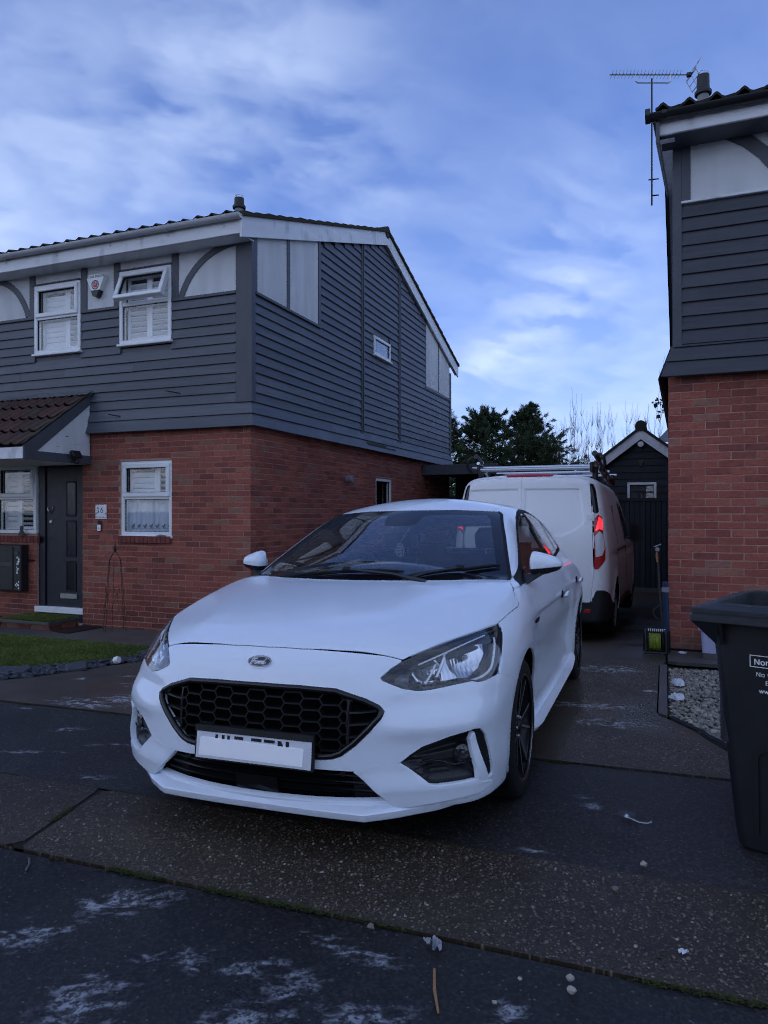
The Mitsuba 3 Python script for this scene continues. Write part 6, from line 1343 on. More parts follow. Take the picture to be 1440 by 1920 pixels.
# wheels
def wheel(cx, cy, s, steer=0):
    k = fresh(CAR + '__wheel'); M = CARM @ tr(cx, cy, .3225) @ rot([0, 0, 1], steer) @ (rot([0, 1, 0], 90) if s > 0 else rot([0, 1, 0], -90)) @ rot([0, 0, 1], 17 if s > 0 else 40)
    tp = [(.238, -.225), (.262, -.228), (.296, -.222), (.314, -.210), (.3215, -.190), (.3225, -.165), (.3225, -.06), (.3215, -.035), (.314, -.014), (.296, -.002), (.262, .004), (.245, .002), (.236, -.006)]
    put(k + '__tyre', lathe(tp, 72), B('rubber'), smooth=40, M=M)
    gro = []
    for z in (-.075, -.115, -.155): gro.append(lathe([(.3228, z - .004), (.3190, z), (.3228, z + .004)], 48))
    put(k + '__tread_groove', gro, B('shell_dark'), M=M)
    put(k, lathe([(.238, -.222), (.243, -.215), (.232, -.20), (.205, -.17), (.200, -.06), (.222, -.02), (.236, -.012), (.243, -.004), (.238, .000), (.231, -.005)], 72), B('rim_dark'), smooth=40, M=M)
    def spoke(a0, w0, w1, r0, r1, z0, z1, d=.03):
        c, n_ = np.array([math.cos(a0), math.sin(a0), 0]), np.array([-math.sin(a0), math.cos(a0), 0]); P = []
        for r, w, z in ((r0, w0, z0), (r1, w1, z1)):
            for o, zz in ((-w, z), (w, z), (w * 1.25, z - d), (-w * 1.25, z - d)): P.append(c * r + n_ * o + [0, 0, zz])
        return hull(P)
    sp, fc = [], []
    for i in range(5):
        a = i * 2 * math.pi / 5
        for o in (-.235, .235):
            b0, b1 = a + o * .30, a + o
            p0 = np.array([.055 * math.cos(b0), .055 * math.sin(b0), -.030]); p1 = np.array([.232 * math.cos(b1), .232 * math.sin(b1), -.012]); d_ = p1 - p0; t_ = np.cross([0, 0, 1], d_); t_ /= np.linalg.norm(t_)
            w0, w1 = .012, .014
            sp.append(hull([p0 - t_ * w0, p0 + t_ * w0, p1 - t_ * w1, p1 + t_ * w1, p0 - t_ * w0 * 1.3 - [0, 0, .04], p0 + t_ * w0 * 1.3 - [0, 0, .04], p1 - t_ * w1 * 1.3 - [0, 0, .045], p1 + t_ * w1 * 1.3 - [0, 0, .045]]))
            e_ = np.array([0, 0, .0012]); sgn = 1 if o > 0 else -1
            fc.append(hull([p0 + t_ * sgn * w0 * .1 + e_, p0 + t_ * sgn * w0 * .95 + e_, p1 + t_ * sgn * w1 * .1 + e_, p1 + t_ * sgn * w1 * .95 + e_, p0 + t_ * sgn * w0 * .5, p1 + t_ * sgn * w1 * .5]))
    put(k + '__spokes', sp, B('rim_dark'), M=M); put(k + '__polished_edge', fc + [lathe([(.236, -.008), (.2425, -.0025), (.240, .0005), (.2345, -.004)], 72)], B('rim_cut'), M=M)
    put(k + '__hub', lathe([(0, -.018), (.028, -.019), (.031, -.026), (.060, -.030), (.066, -.045), (.066, -.08)], 40), B('rim_dark'), smooth=35, M=M)
    put(k + '__centre_cap', lathe([(0, -.0155), (.022, -.0165), (.0265, -.020)], 32), B('gloss_black'), smooth=40, M=M)
    put(k + '__nuts', [mv(lathe([(0, -.022), (.008, -.022), (.0095, -.030), (.0095, -.04)], 6), tr(.047 * math.cos(i * 1.2566 + .63), .047 * math.sin(i * 1.2566 + .63), 0)) for i in range(5)], B('alu'), M=M)
    put(k + '__brake_disc', lathe([(.06, -.10), (.148, -.10), (.148, -.122), (.06, -.122)], 48), B('flue_grey'), M=M)
    put(k + '__brake_caliper', mv(rbx(.085, .165, -.06, .06, -.14, -.085, .012), rot([0, 0, 1], 150)), B('rim_dark'), M=M)
for s in (1, -1): wheel(s * .898, A1Y, s, 0); wheel(s * .892, A2Y, s)
# wipers
def wiper(a, b, piv, name='__wiper'):
    L = onto(np.array([np.array(a) * (1 - t) + np.array(b) * t for t in np.linspace(0, 1, 12)])); N = unit(cargrad(L)[1])
    k = cput(name, tube(L + N * .017, np.r_[.004, np.full(10, .0075), .004], 6), 'matt_black', 40)[len(CAR):]
    cput(k + '__rubber', tube(L + N * .006, .003, 4), 'matt_black')
    m = L[6] + N[6] * .026; p = np.array(piv); cput(k + '__arm', tube([p, p * .6 + m * .4 + [0, 0, .012], m], [.012, .010, .007], 8), 'gloss_black', 40)
    cput(k + '__joint', mv(rbx(-.022, .022, -.014, .014, -.012, .012, .004), tr(*(L[6] + N[6] * .024)) @ rot([1, 0, 0], 25)), 'matt_black')
wiper((-.47, 1.12, .995), (.235, 1.155, 1.022), (-.47 + .85, 1.07, .985)); wiper((.275, 1.11, .998), (.695, 1.43, 1.048), (.25, 1.075, .985))
cput('__cowl', [on_ for on_ in [(lambda xs: (np.array([[x, rear_edge(x) + o, .978 - .02 * (o > .03)] for x in xs for o in (-.02, .06)]), np.array([[2 * i, 2 * i + 1, 2 * i + 3] for i in range(len(xs) - 1)] + [[2 * i, 2 * i + 3, 2 * i + 2] for i in range(len(xs) - 1)])))(np.linspace(-.72, .72, 30))]], 'matt_black', True)
# cabin
cput('__dashboard', [hull([[-.68, 1.36, .94], [.68, 1.36, .94], [-.60, 1.10, .93], [.60, 1.10, .93], [-.70, 1.80, .965], [.70, 1.80, .965], [-.70, 1.86, .90], [.70, 1.86, .90], [-.7, 1.8, .5], [.7, 1.8, .5], [-.6, 1.2, .5], [.6, 1.2, .5]]), rbx(-.13, .13, 1.72, 1.76, .955, 1.075, .012)], 'cabin')
cput('__binnacle', hull([[-.52, 1.70, .96], [-.20, 1.70, .96], [-.50, 1.60, 1.0], [-.22, 1.60, 1.0], [-.47, 1.70, 1.03], [-.25, 1.70, 1.03], [-.5, 1.8, .97], [-.22, 1.8, .97]]), 'cabin')
t = np.linspace(0, 2 * np.pi, 40, endpoint=False)
cput('__steering_wheel', [mv(tube(np.c_[.185 * np.cos(t), .185 * np.sin(t), t * 0], .016, 8, True), tr(-.36, 1.90, .93) @ rot([1, 0, 0], 66))] + [mv(rbx(-.17, .17, -.025, .025, -.02, .01, .01), tr(-.36, 1.90, .93) @ rot([1, 0, 0], 66)), mv(rbx(-.06, .06, -.07, .05, -.03, .02, .02), tr(-.36, 1.90, .93) @ rot([1, 0, 0], 66))], 'cabin_light', 40)
for x in (-.36, .36):
    k = cput('__front_seat', [hull([[x + a * .25, 2.15 + b, z] for a in (-1, 1) for b, z in ((0, .45), (.5, .42), (0, .58), (.5, .55))] + [[x, 2.05, .5]]), hull([[x + a * w, y, z] for a in (-1, 1) for w, y, z in ((.24, 2.58, .50), (.25, 2.72, .85), (.19, 2.80, 1.06), (.24, 2.70, .50), (.25, 2.82, .85), (.17, 2.88, 1.06))])], 'seat', 30)[len(CAR):]
    cput(k + '__headrest', hull([[x + a * w, y, z] for a in (-1, 1) for w, y, z in ((.12, 2.79, 1.10), (.13, 2.80, 1.20), (.10, 2.83, 1.255), (.12, 2.88, 1.10), (.12, 2.89, 1.22))]), 'seat', 30)
    cput(k + '__headrest_post', [tube([[x + a * .05, 2.83, 1.04], [x + a * .05, 2.83, 1.12]], .006, 6) for a in (-1, 1)], 'steel')
cput('__rear_seat', [hull([[a * w, y, z] for a in (-1, 1) for w, y, z in ((.62, 3.45, .5), (.62, 3.68, 1.0), (.60, 3.75, 1.0), (.62, 3.7, .5))])] + [hull([[x + a * .12, y, z] for a in (-1, 1) for y, z in ((3.69, 1.0), (3.70, 1.10), (3.76, 1.12), (3.77, 1.0))]) for x in (-.38, .38)], 'seat', 30)
cput('__parcel_shelf', rbx(-.56, .56, 3.76, 4.12, 1.0, 1.02, .005), 'cabin')
cput('__rear_view_mirror', [rbx(-.115, .115, 1.985, 2.02, 1.215, 1.285, .014), tube([[0, 2.0, 1.27], [0, 1.93, 1.33]], .012, 6)], 'cabin')
for s in (-1, 1): cput('__sun_visor', mv(rbx(s * .32 - .17, s * .32 + .17, -.08, .08, -.008, .008, .004), tr(0, 2.12, 1.345) @ rot([1, 0, 0], 22)), 'cabin_light')
af = thing('air_freshener', 'pale scalloped paper air freshener hanging behind the car windscreen', 'air freshener')
sc = Polygon([(.030 * math.cos(a) * (1 + .10 * math.sin(7 * a)), .048 * math.sin(a) * (1 + .08 * math.sin(7 * a))) for a in np.linspace(0, 2 * np.pi, 60, endpoint=False)])
MAf = CARM @ tr(-.055, 1.93, 1.115)
put(af + '__card', mv(wallprism(sc, 0, .003), MAf @ np.diag([1, -1, 1, 1.0])), pr((.05, .055, .06), .4, .4))
put(af + '__outline', mv(wallprism(sc.buffer(-.003).difference(sc.buffer(-.0065)), .003, .0042), MAf @ np.diag([1, -1, 1, 1.0])), B('print_white'))
put(af + '__print', mv(wallprism(unary_union([LineString([(-.012, .02), (0, .026), (.008, .018)]).buffer(.0028), LineString([(-.012, .004), (.012, .008)]).buffer(.003), LineString([(-.008, -.014), (.006, -.008), (.01, -.02)]).buffer(.0028), LineString([(0, -.026), (.004, -.034)]).buffer(.0025)]), .003, .0042), MAf @ np.diag([1, -1, 1, 1.0])), B('print_white'))
put(af + '__string', tube(np.array([[0, 0, .048], [.025, .03, .10], [.05, .06, .15]]) @ MAf[:3, :3].T + MAf[:3, 3], .0015, 5), B('print_white'))
# ---------------------------------------------------------------- the white van behind it (van frame: x across, y forward from the rear face, z up)
VANM = tr(-1.50, 8.22, -.17) @ rot([0, 0, 1], -1.7)
VAN = thing('delivery_van', 'white panel van with a ladder roof rack and lit red tail light behind the car', 'van')
_vw = pchip([.1, .25, .45, .8, 1.05, 1.3, 1.55, 1.75, 1.95], [.84, .875, .90, .908, .900, .878, .846, .808, .72])
_vr = pchip([1.2, 2.4, 2.9, 3.3, 3.7], [1.945, 1.935, 1.90, 1.83, 1.6])
def vanf(x, y, z):
    W = _vw(z) - .05 * sst(3.0, 4.3, y) + .022 * (np.exp(-((np.hypot(y - .98, z - .33) - .40) / .07) ** 2) + np.exp(-((np.hypot(y - 3.65, z - .33) - .40) / .07) ** 2)) * (z < .9)
    W = W - .085 * sst(.2, 2.4, y) * np.clip((z - 1.05) / .7, 0, 1) + .03 * sst(2.2, 3.2, y) * (z < 1.1)
    W = W - .012 * np.exp(-((z - .98) / .05) ** 2) * sst(.5, .9, y)
    rear = (.02 + .10 * x ** 2 + .30 * np.maximum(x - .66, 0) ** 2 + .09 * sst(1.0, 1.9, z) ** 1.3 - y)
    side = x - W
    top = z - (_vr(np.minimum(y, 3.0)) - .055 * (x / .78) ** 2 - .06 * np.maximum(.25 - y, 0) ** 1 - .9 * np.maximum(.12 - y, 0))
    ws = (y - 3.05 - (1.80 - z) * .95) * .72
    hood = z - (1.15 - .12 * (y - 3.6)); nose = y - (4.42 - .12 * x * x)
    body = smax(smax(rear, side, .14), top, .10)
    fr = np.where(y > 2.6, smin(smax(ws, -10 + 0 * x, .1), smax(hood, nose, .15), .05), -1.0)
    body = smax(body, fr, .05)
    return smax(body, .26 - z, .04)

VV, VF = surface_nets(vanf, (-1.0, -.06, .2), (1.0, 4.5, 2.02), .02); VV = onto(VV, vanf)
def vput(key, mesh, bsdf, smooth=False, label=None, uv=None): return put(VAN + key, mesh, B(bsdf), smooth=smooth, M=VANM, label=label, uv=uv)
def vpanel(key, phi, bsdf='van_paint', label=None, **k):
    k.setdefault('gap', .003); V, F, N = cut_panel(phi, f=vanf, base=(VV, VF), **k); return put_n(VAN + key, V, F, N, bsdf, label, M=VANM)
a3 = lambda P: P[:, 0] * .8 + P[:, 1] * .6
VL3 = np.array([[.744, .108, 1.405], [.795, .144, 1.472], [.829, .171, 1.443], [.841, .148, 1.29], [.868, .152, 1.1], [.869, .144, .967], [.801, .092, .864], [.756, .081, .863]])
VST = np.array([[.699, .17, 1.828], [.734, .189, 1.818], [.762, .189, 1.75], [.799, .155, 1.5], [.755, .123, 1.481], [.712, .146, 1.673]])
q3 = lambda A, s=1: np.c_[A[:, 0] * .8 + A[:, 1] * .6, A[:, 2]]
rearq = lambda P: P[:, 1] - .5
def phl(s): return lambda P: mx(polysd(q3(VL3), s * P[:, 0] * .8 + P[:, 1] * .6, P[:, 2]), rearq(P))
def phs(s): return lambda P: mx(polysd(q3(VST), s * P[:, 0] * .8 + P[:, 1] * .6, P[:, 2]), rearq(P))
DR = np.array([(-.062, .49), (.715, .49), (.752, .80), (.735, 1.40), (.700, 1.83), (.66, 1.885), (-.062, 1.915)]); DLf = np.array([(-.062, .49), (-.715, .49), (-.752, .80), (-.735, 1.40), (-.700, 1.83), (-.66, 1.885), (-.062, 1.915)])
phd = lambda D: (lambda P: mx(polysd(D, P[:, 0], P[:, 2]), rearq(P)))
EMR = np.array([(-.025, 1.775), (.585, 1.77), (.60, 1.755), (.647, 1.424), (.632, 1.36), (.536, 1.287), (.407, 1.233), (.256, 1.22), (-.025, 1.22)])
EML = np.array([(-.10, 1.775), (-.69, 1.765), (-.705, 1.75), (-.74, 1.424), (-.72, 1.36), (-.62, 1.287), (-.50, 1.233), (-.36, 1.22), (-.10, 1.22)])
emb = lambda E: (lambda P: -.010 * sst(.0, .014, -polysd(E, P[:, 0], P[:, 2])))
varch = lambda P: np.where(np.abs(P[:, 0]) > .6, np.minimum(np.hypot(P[:, 1] - .98, P[:, 2] - .33), np.hypot(P[:, 1] - 3.65, P[:, 2] - .33)), 9)
vbz = lambda P: mx(P[:, 2] - (.488 + .14 * sst(.72, .785, np.abs(P[:, 0])) - .42 * np.maximum(P[:, 1] - .12, 0)), P[:, 1] - .62)
VWIN = np.array([(2.55, 1.12), (2.56, 1.60), (2.75, 1.66), (3.0, 1.58), (3.55, 1.18), (3.5, 1.10)])
vwin = lambda P: mx(polysd(VWIN, P[:, 1], P[:, 2]), .6 - np.abs(P[:, 0]))
vwsc = lambda P: mx(-((P[:, 1] - 3.05) - (1.72 - P[:, 2]) * .95 + .25), 1.18 - P[:, 2], np.abs(P[:, 0]) - .72, 2.9 - P[:, 1])
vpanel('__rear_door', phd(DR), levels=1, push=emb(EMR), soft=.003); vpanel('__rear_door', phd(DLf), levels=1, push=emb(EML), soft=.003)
for s in (1, -1):
    k = vpanel('__tail_light', phl(s), 'red_lens', levels=2, push=lambda P: 0 * P[:, 0] + .006, label='lit red and white tail light' if s > 0 else None)[len(VAN):]
    wl_ = np.array([(.756, .09, 1.225), (.808, .117, 1.290), (.842, .145, 1.24), (.862, .137, 1.1), (.84, .112, 1.02), (.774, .085, 1.0)])
    V, F, N = cut_panel(lambda P: mx(polysd(q3(wl_), s * P[:, 0] * .8 + P[:, 1] * .6, P[:, 2]), rearq(P)), levels=2, f=vanf, base=(VV, VF), gap=0, depth=.004, push=lambda P: 0 * P[:, 0] + .009)
    put_n(VAN + k + '__reversing_lens', V, F, N, 'white_lens', M=VANM)
    V, F, N = cut_panel(lambda P: mx(polysd(np.array([((.765) * .8 + .10 * .6, 1.29), (.80 * .8 + .14 * .6, 1.45), (.825 * .8 + .165 * .6, 1.42), (.832 * .8 + .155 * .6, 1.30), (.805 * .8 + .12 * .6, 1.315)]), s * P[:, 0] * .8 + P[:, 1] * .6, P[:, 2]), rearq(P)), levels=2, f=vanf, base=(VV, VF), gap=0, depth=.004, push=lambda P: 0 * P[:, 0] + .0085)
    kk = put_n(VAN + k + '__brake_lamp', V, F, N, 'red_lens', M=VANM)
    scene[kk]['emitter'] = {'type': 'area', 'radiance': {'type': 'rgb', 'value': [LAMP, LAMP * .02, LAMP * .03]}}
    if s < 0: del scene[kk]['emitter']; scene[kk]['emitter'] = {'type': 'area', 'radiance': {'type': 'rgb', 'value': [LAMP, LAMP * .02, LAMP * .03]}}
    vpanel('__corner_trim', phs(s), 'gloss_black', levels=2, push=lambda P: 0 * P[:, 0] + .003)
    for z in (1.445, .845): vput('__hinge', [mv(rbx(s * .70 - .03, s * .70 + .05, -.012, .02, -.035, .035, .006), tr(0, float(.085 + (.02 if z > 1 else 0)), z)), mv(tube([[0, 0, -.04], [0, 0, .04]], .013, 8), tr(s * .745, .085 + (.022 if z > 1 else 0), z))], 'upvc', 30)
vpanel('__rear_bumper', vbz, 'black_plastic', levels=0, push=lambda P: 0 * P[:, 0] + .012)
for s in (1, -1): vput('__rear_reflector', mv(rbx(s * .67 - .05, s * .67 + .05, -.012, .01, .375, .415, .004), tr(0, .062, 0)), 'red_lens')
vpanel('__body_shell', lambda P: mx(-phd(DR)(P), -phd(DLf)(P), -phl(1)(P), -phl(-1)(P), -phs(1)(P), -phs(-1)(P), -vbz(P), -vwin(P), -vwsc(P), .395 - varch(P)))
for s in (1, -1): vpanel('__cab_window', lambda P: mx(vwin(P), -s * P[:, 0]), 'gloss_black', levels=0)
vpanel('__windscreen', vwsc, 'gloss_black')
for s in (1, -1):
    for y in (1.35, 2.45): vput('__door_seam', np.array([[0, 0, 0]]) if False else [tube(onto(np.array([[s * .9, y, z] for z in np.linspace(.5, 1.6, 12)]), vanf), .004, 4)], 'shell_dark')
    vput('__side_rail', tube(onto(np.array([[s * .9, y, 1.02] for y in np.linspace(1.3, 2.5, 14)]), vanf), .008, 5), 'shell_dark')
    vput('__side_strip', [rbx(s * .895 - .02, s * .895 + .02, 1.42, 3.2, .30, .38, .01)], 'black_plastic')
    k = vput('__wing_mirror', mv(hull([[.0, -.06, -.14], [.0, .06, -.13], [0, -.06, .15], [0, .06, .13], [.17 * s, -.07, -.13], [.17 * s, .05, -.11], [.17 * s, -.07, .13], [.17 * s, .05, .10], [.08 * s, .11, 0]]), tr(s * .915, 3.12, 1.20)), 'black_plastic', 30)[len(VAN):]
    vput(k + '__arm', tube([[s * .88, 3.15, 1.10], [s * .95, 3.13, 1.12]], .03, 8), 'black_plastic', 40)
    vput(k + '__glass', mv(bx(-.07, .07, -.002, .0, -.11, .11), tr(s * 1.0, 3.05, 1.20)), 'gloss_black')
    for y in (.98, 3.65):
        t = np.linspace(-.4, math.pi + .4, 24); P = np.array([[[s * .55, y + .40 * math.cos(a), .33 + .40 * math.sin(a)], [s * .90, y + .40 * math.cos(a), .33 + .40 * math.sin(a)]] for a in t]).reshape(-1, 3)
        F = np.array([[2 * i, 2 * i + 1, 2 * i + 3] for i in range(23)] + [[2 * i, 2 * i + 3, 2 * i + 2] for i in range(23)])
        vput('__wheel_arch_liner', [(P, F), (np.vstack([[[s * .56, y, .33]], P[::2]]), np.array([[0, i + 1, i + 2] for i in range(23)]))], 'shell_dark')
        k = fresh(VAN + '__wheel'); M = VANM @ tr(s * .90, y, .318) @ (rot([0, 1, 0], 90) if s > 0 else rot([0, 1, 0], -90))
        put(k, lathe([(0, -.045), (.05, -.035), (.06, -.05), (.14, -.03), (.19, -.02), (.205, -.005), (.212, -.002), (.216, -.02)], 40), B('flue_grey'), smooth=30, M=M)
        put(k + '__tyre', lathe([(.205, -.20), (.25, -.21), (.30, -.195), (.318, -.16), (.318, -.04), (.30, -.008), (.25, .004), (.213, -.004)], 56), B('rubber'), smooth=40, M=M)
        put(k + '__hole', [mv(lathe([(0, .001), (.018, .001), (.018, -.02)], 12), tr(.165 * math.cos(a), .165 * math.sin(a), -.022)) for a in np.arange(8) * .785], B('shell_dark'), M=M)
vput('__underbody', rbx(-.7, .7, .3, 4.2, .2, .4, .02), 'shell_dark')
vpanel('__high_brake_light', lambda P: mx(np.abs(P[:, 0] - .02) - .27, np.abs(P[:, 2] - 1.925) - .016, rearq(P)), 'red_lens', levels=2, push=lambda P: 0 * P[:, 0] + .010)
RK = VAN + '__roof_rack'
def rput(key, mesh, bsdf, smooth=40): return put(RK + key, mesh, B(bsdf), smooth=smooth, M=VANM)
rput('', [tube([[-.80, .62, 2.055], [.72, .62, 2.055]], .020, 12), tube([[-.76, .80, 2.045], [.74, .80, 2.045]], .018, 12)], 'alu')
rput('__rear_roller', tube([[-.70, .50, 2.025], [.66, .50, 2.025]], .022, 12), 'steel')
for y in (1.7, 2.7): rput('__crossbar', tube([[-.76, y, 2.04], [.76, y, 2.04]], .020, 10), 'alu')
for s in (1, -1):
    rput('__hoop', tube(np.array([[s * .80, .58, 1.99], [s * .83, .50, 2.06], [s * .82, .47, 2.13], [s * .78, .47, 2.175], [s * .73, .50, 2.185], [s * .72, .60, 2.18]]), .019, 10), 'black_plastic')
    for o in (0, .075): rput('__side_rail', tube([[s * (.715 - o * .3), .50, 2.185 - o], [s * (.80 - o * .3), 1.62, 1.90 - o * .6]], .020, 10), 'alu')
    rput('__rail_cap', [tube([[s * .715, .48, 2.195], [s * .73, .75, 2.13]], .032, 10), tube([[s * .785, 1.45, 1.945], [s * .805, 1.68, 1.88]], .030, 10)], 'black_plastic')
    rput('__rail_clamp', [mv(rbx(-.03, .03, -.025, .025, -.06, .03, .006), tr(s * (.70 + .08 * t), .55 + 1.05 * t, 2.155 - .28 * t)) for t in (.3, .6)], 'black_plastic')
    for y in (.66, 1.7, 2.7): rput('__foot', [mv(rbx(-.03, .03, -.04, .04, -.08, .07, .012), tr(s * .70, y, 1.97))], 'black_plastic')
    rput('__roller_bracket', [mv(rbx(-.02, .02, -.03, .16, -.03, .09, .01), tr(s * .68, .50, 2.0))], 'black_plastic')
# ---------------------------------------------------------------- things on the right
WB = thing('wheelie_bin', 'large black wheelie bin with white council lettering standing open at the right', 'bin')
MW = tr(.252, 3.09, .012) @ rot([0, 0, 1], -19.0) @ np.diag([1, 1, .938, 1.0])      # front left foot of the bin; x to the right, y back
r8 = np.random.default_rng(88)
def ring(x0, x1, y0, y1, z, r, n=6):
    P = []
    for cx, cy, a0 in ((x1 - r, y0 + r, -90), (x1 - r, y1 - r, 0), (x0 + r, y1 - r, 90), (x0 + r, y0 + r, 180)):
        for a in np.linspace(a0, a0 + 90, n): P.append([cx + r * math.cos(math.radians(a)), cy + r * math.sin(math.radians(a)), z])
    return np.array(P)
def loft(rs, cap0=True, cap1=False):
    n = len(rs[0]); V = np.vstack(rs); F = []
    for i in range(len(rs) - 1):
        for j in range(n):
            a, b = i * n + j, i * n + (j + 1) % n; F += [[a, b, b + n], [a, b + n, a + n]]
    for on, k, fl in ((cap0, 0, True), (cap1, len(rs) - 1, False)):
        if on:
            c = len(V); V = np.vstack([V, rs[k].mean(0)])
            for j in range(n):
                a, b = k * n + j, k * n + (j + 1) % n; F.append([c, b, a] if fl else [c, a, b])
    return V, np.array(F)
bw = lambda t: (-.082 * t, .49 + .045 * t, -.045 * t, .56 + .03 * t)      # left, right, front, back against height 0..1
body = []
for z in (0, .015, .03, .10, .25, .30, .32, .34, .6, .90, .96):
    t = z / .93; l, r_, f_, b_ = bw(t); k = .018 if z < .02 else (.004 if z < .04 else 0)
    body.append(ring(l + k, r_ - k, f_ + k, b_ - k, z, .055))
mat('bin', pr(proc(lambda p, n, uv: mix((.005, .0062, .0082), (.011, .013, .016), fbm(p.x * 9, p.y * 9, p.z * 4, 4)) + mi.Color3f(.05) * smoothstep(.985, .995, noise(p.x * 90, p.y * 90, p.z * 90))), proc(lambda p, n, uv: .38 + .25 * fbm(p.x * 14, p.y * 14, p.z * 5, 3)), .45))
mat('bin_rim', pr(proc(lambda p, n, uv: mix((.013, .015, .018), (.036, .040, .046), fbm(p.x * 16, p.y * 40, p.z * 60, 4)) + mi.Color3f(.10) * smoothstep(.80, .9, fbm(p.x * 20, p.y * 60, p.z * 180, 3))), .5, .45))
V, F = loft(body); 
V, F = subdivide(*subdivide(V, F)); 
def rrect_sd(x, z, x0, x1, z0, z1, r): 
    dx, dz = np.maximum(np.maximum(x0 + r - x, x - x1 + r), 0), np.maximum(np.maximum(z0 + r - z, z - z1 + r), 0); return np.hypot(dx, dz) - r
fr_ = V[:, 1] < .02 - .045 * V[:, 2] / .93 + .03
put(WB + '__body', mv((V, F), MW), B('bin'), smooth=35)
# recessed lower front panel: a raised frame round it
def rr(x0, x1, z0, z1, r): return sbox(x0 + r, z0 + r, x1 - r, z1 - r).buffer(r, quad_segs=6)
lean = lambda P: np.c_[P[:, 0], P[:, 1] - .045 * P[:, 2] / .93, P[:, 2]]
fz = wallprism(rr(.075, .56, -.2, .46, .05).intersection(sbox(.075, .10, .48, .5)).difference(rr(.088, .56, -.2, .447, .04)), -.006, .010)
MWf = MW @ np.diag([1, -1, 1, 1.0])
put(WB + '__front_rib', mv((lean(fz[0] * [1, -1, 1]), fz[1][:, ::-1]), MW), B('bin'), smooth=40)
# rim: two stepped bands, flared out at the front
l, r_, f_, b_ = bw(1.0)
rim_ = [ring(l - .058, r_ + .06, f_ - .055, b_ + .05, .955, .012), ring(l - .060, r_ + .062, f_ - .057, b_ + .052, .958, .012), ring(l - .060, r_ + .062, f_ - .057, b_ + .052, .980, .012), ring(l - .054, r_ + .056, f_ - .051, b_ + .046, .984, .012), ring(l - .054, r_ + .056, f_ - .051, b_ + .046, .990, .012), ring(l - .056, r_ + .058, f_ - .053, b_ + .048, .994, .012), ring(l - .056, r_ + .058, f_ - .053, b_ + .048, 1.010, .012), ring(l - .049, r_ + .052, f_ - .045, b_ + .04, 1.014, .012), ring(l + .0, r_ - .0, f_ + .02, b_ - .02, 1.022, .05), ring(l + .006, r_ - .006, f_ + .026, b_ - .026, 1.030, .05), ring(l + .012, r_ - .012, f_ + .03, b_ - .03, 1.022, .05), ring(l + .02, r_ - .02, f_ + .035, b_ - .035, .45, .05)]
put(WB + '__rim', mv(loft(rim_, False, True), MW), B('bin_rim'), smooth=30)
put(WB + '__rim_lip', mv(tube(np.array([[l + .01, f_ + .03, 1.016], [r_ - .01, f_ + .03, 1.016]]), .009, 8), MW), B('bin_rim'), smooth=40)
for x0 in (l - .055, l + .045): put(WB + '__gusset', mv(hull([[x0, f_ - .05, .956], [x0 + .10 if x0 < l else x0 + .012, f_ - .05, .956], [x0 + .085 if x0 < l else x0 + .012, f_ + .0, .956], [x0 + .082 if x0 < l else x0 + .012, f_ - .01, .862], [x0 + .085 if x0 < l else x0 + .0, f_ - .01, .862], [x0, f_ + .01, .956]]), MW), B('bin'))
for s in (0, 1): put(WB + '__wheel', mv(lathe([(0, -.03), (.09, -.03), (.10, -.02), (.10, .02), (.09, .03), (0, .03)], 28), MW @ tr(.0 if s == 0 else .5, .60, .10) @ rot([0, 1, 0], 90)), B('rubber'), smooth=40)
put(WB + '__handle', mv(tube([[l + .05, b_ + .09, .99], [r_ - .05, b_ + .09, .99]], .016, 10), MW), B('bin'), smooth=40)
def bin_text(s, h, x, z, bold=False, key='__lettering'):
    m = meshkit.text_mesh(s, h, .001, bold); v = np.asarray(m.vertices).copy()
    P = np.stack([v[:, 0] + x, -.0015 - v[:, 2] - .045 * (v[:, 1] + z) / .93, v[:, 1] + z], 1)
    return put(WB + key, mv((P, np.asarray(m.faces)), MW), B('print_white'))
TX, TZ = .062, .735
bin_text('Non-Recyclable', .0215, TX + .013, TZ + .060, True)
bf = unary_union([sbox(TX, TZ + .048, .36, TZ + .051), sbox(TX, TZ + .094, .36, TZ + .097), sbox(TX, TZ + .048, TX + .003, TZ + .097)])
m = wallprism(bf, .0015, .0025); put(WB + '__text_box', mv((lean(m[0] * [1, -1, 1]), m[1][:, ::-1]), MW), B('print_white'))
bin_text('No food or garden waste', .0175, TX + .020, TZ + .012); bin_text('Bin lid must be closed', .0175, TX + .052, TZ - .020)
bin_text('www.basildon.gov.uk', .0155, TX + .030, TZ - .054, True); bin_text('Basildon', .031, TX + .080, TZ - .110)
# clear storage box
SB = thing('storage_box', 'open lilac tinted clear plastic storage box by the brick wall behind the bin', 'box')
mat('milky', {'type': 'twosided', 'b': {'type': 'principled', 'base_color': {'type': 'rgb', 'value': [.42, .43, .60]}, 'roughness': .3, 'specular': .5}})
MX = tr(.30, 7.20, float(G(.5, 7.3)) + .012) @ rot([0, 0, 1], -3)
bxl = [ring(.02, .46, .02, .27, .0, .03), ring(.018, .462, .018, .272, .015, .03), ring(0, .48, 0, .29, .265, .035)]
put(SB + '__body', mv(loft(bxl + [ring(-.018, .498, -.018, .308, .268, .035), ring(-.02, .50, -.02, .31, .285, .035), ring(0, .48, 0, .29, .287, .035), ring(.025, .455, .025, .265, .012, .03)], True, True), MX), B('milky'), smooth=30)
put(SB + '__rib', [mv(hull([[.12, -.002, .26], [.15, -.002, .26], [.135, .018, .0], [.15, .018, .0], [.12, -.008, .25], [.15, -.008, .25]]), MX)], B('milky'))
put(SB + '__handle', [mv(tube([[.20, -.016, .262], [.20, -.022, .295], [.30, -.022, .295], [.30, -.016, .262]], .006, 6), MX)], B('milky'), smooth=40)
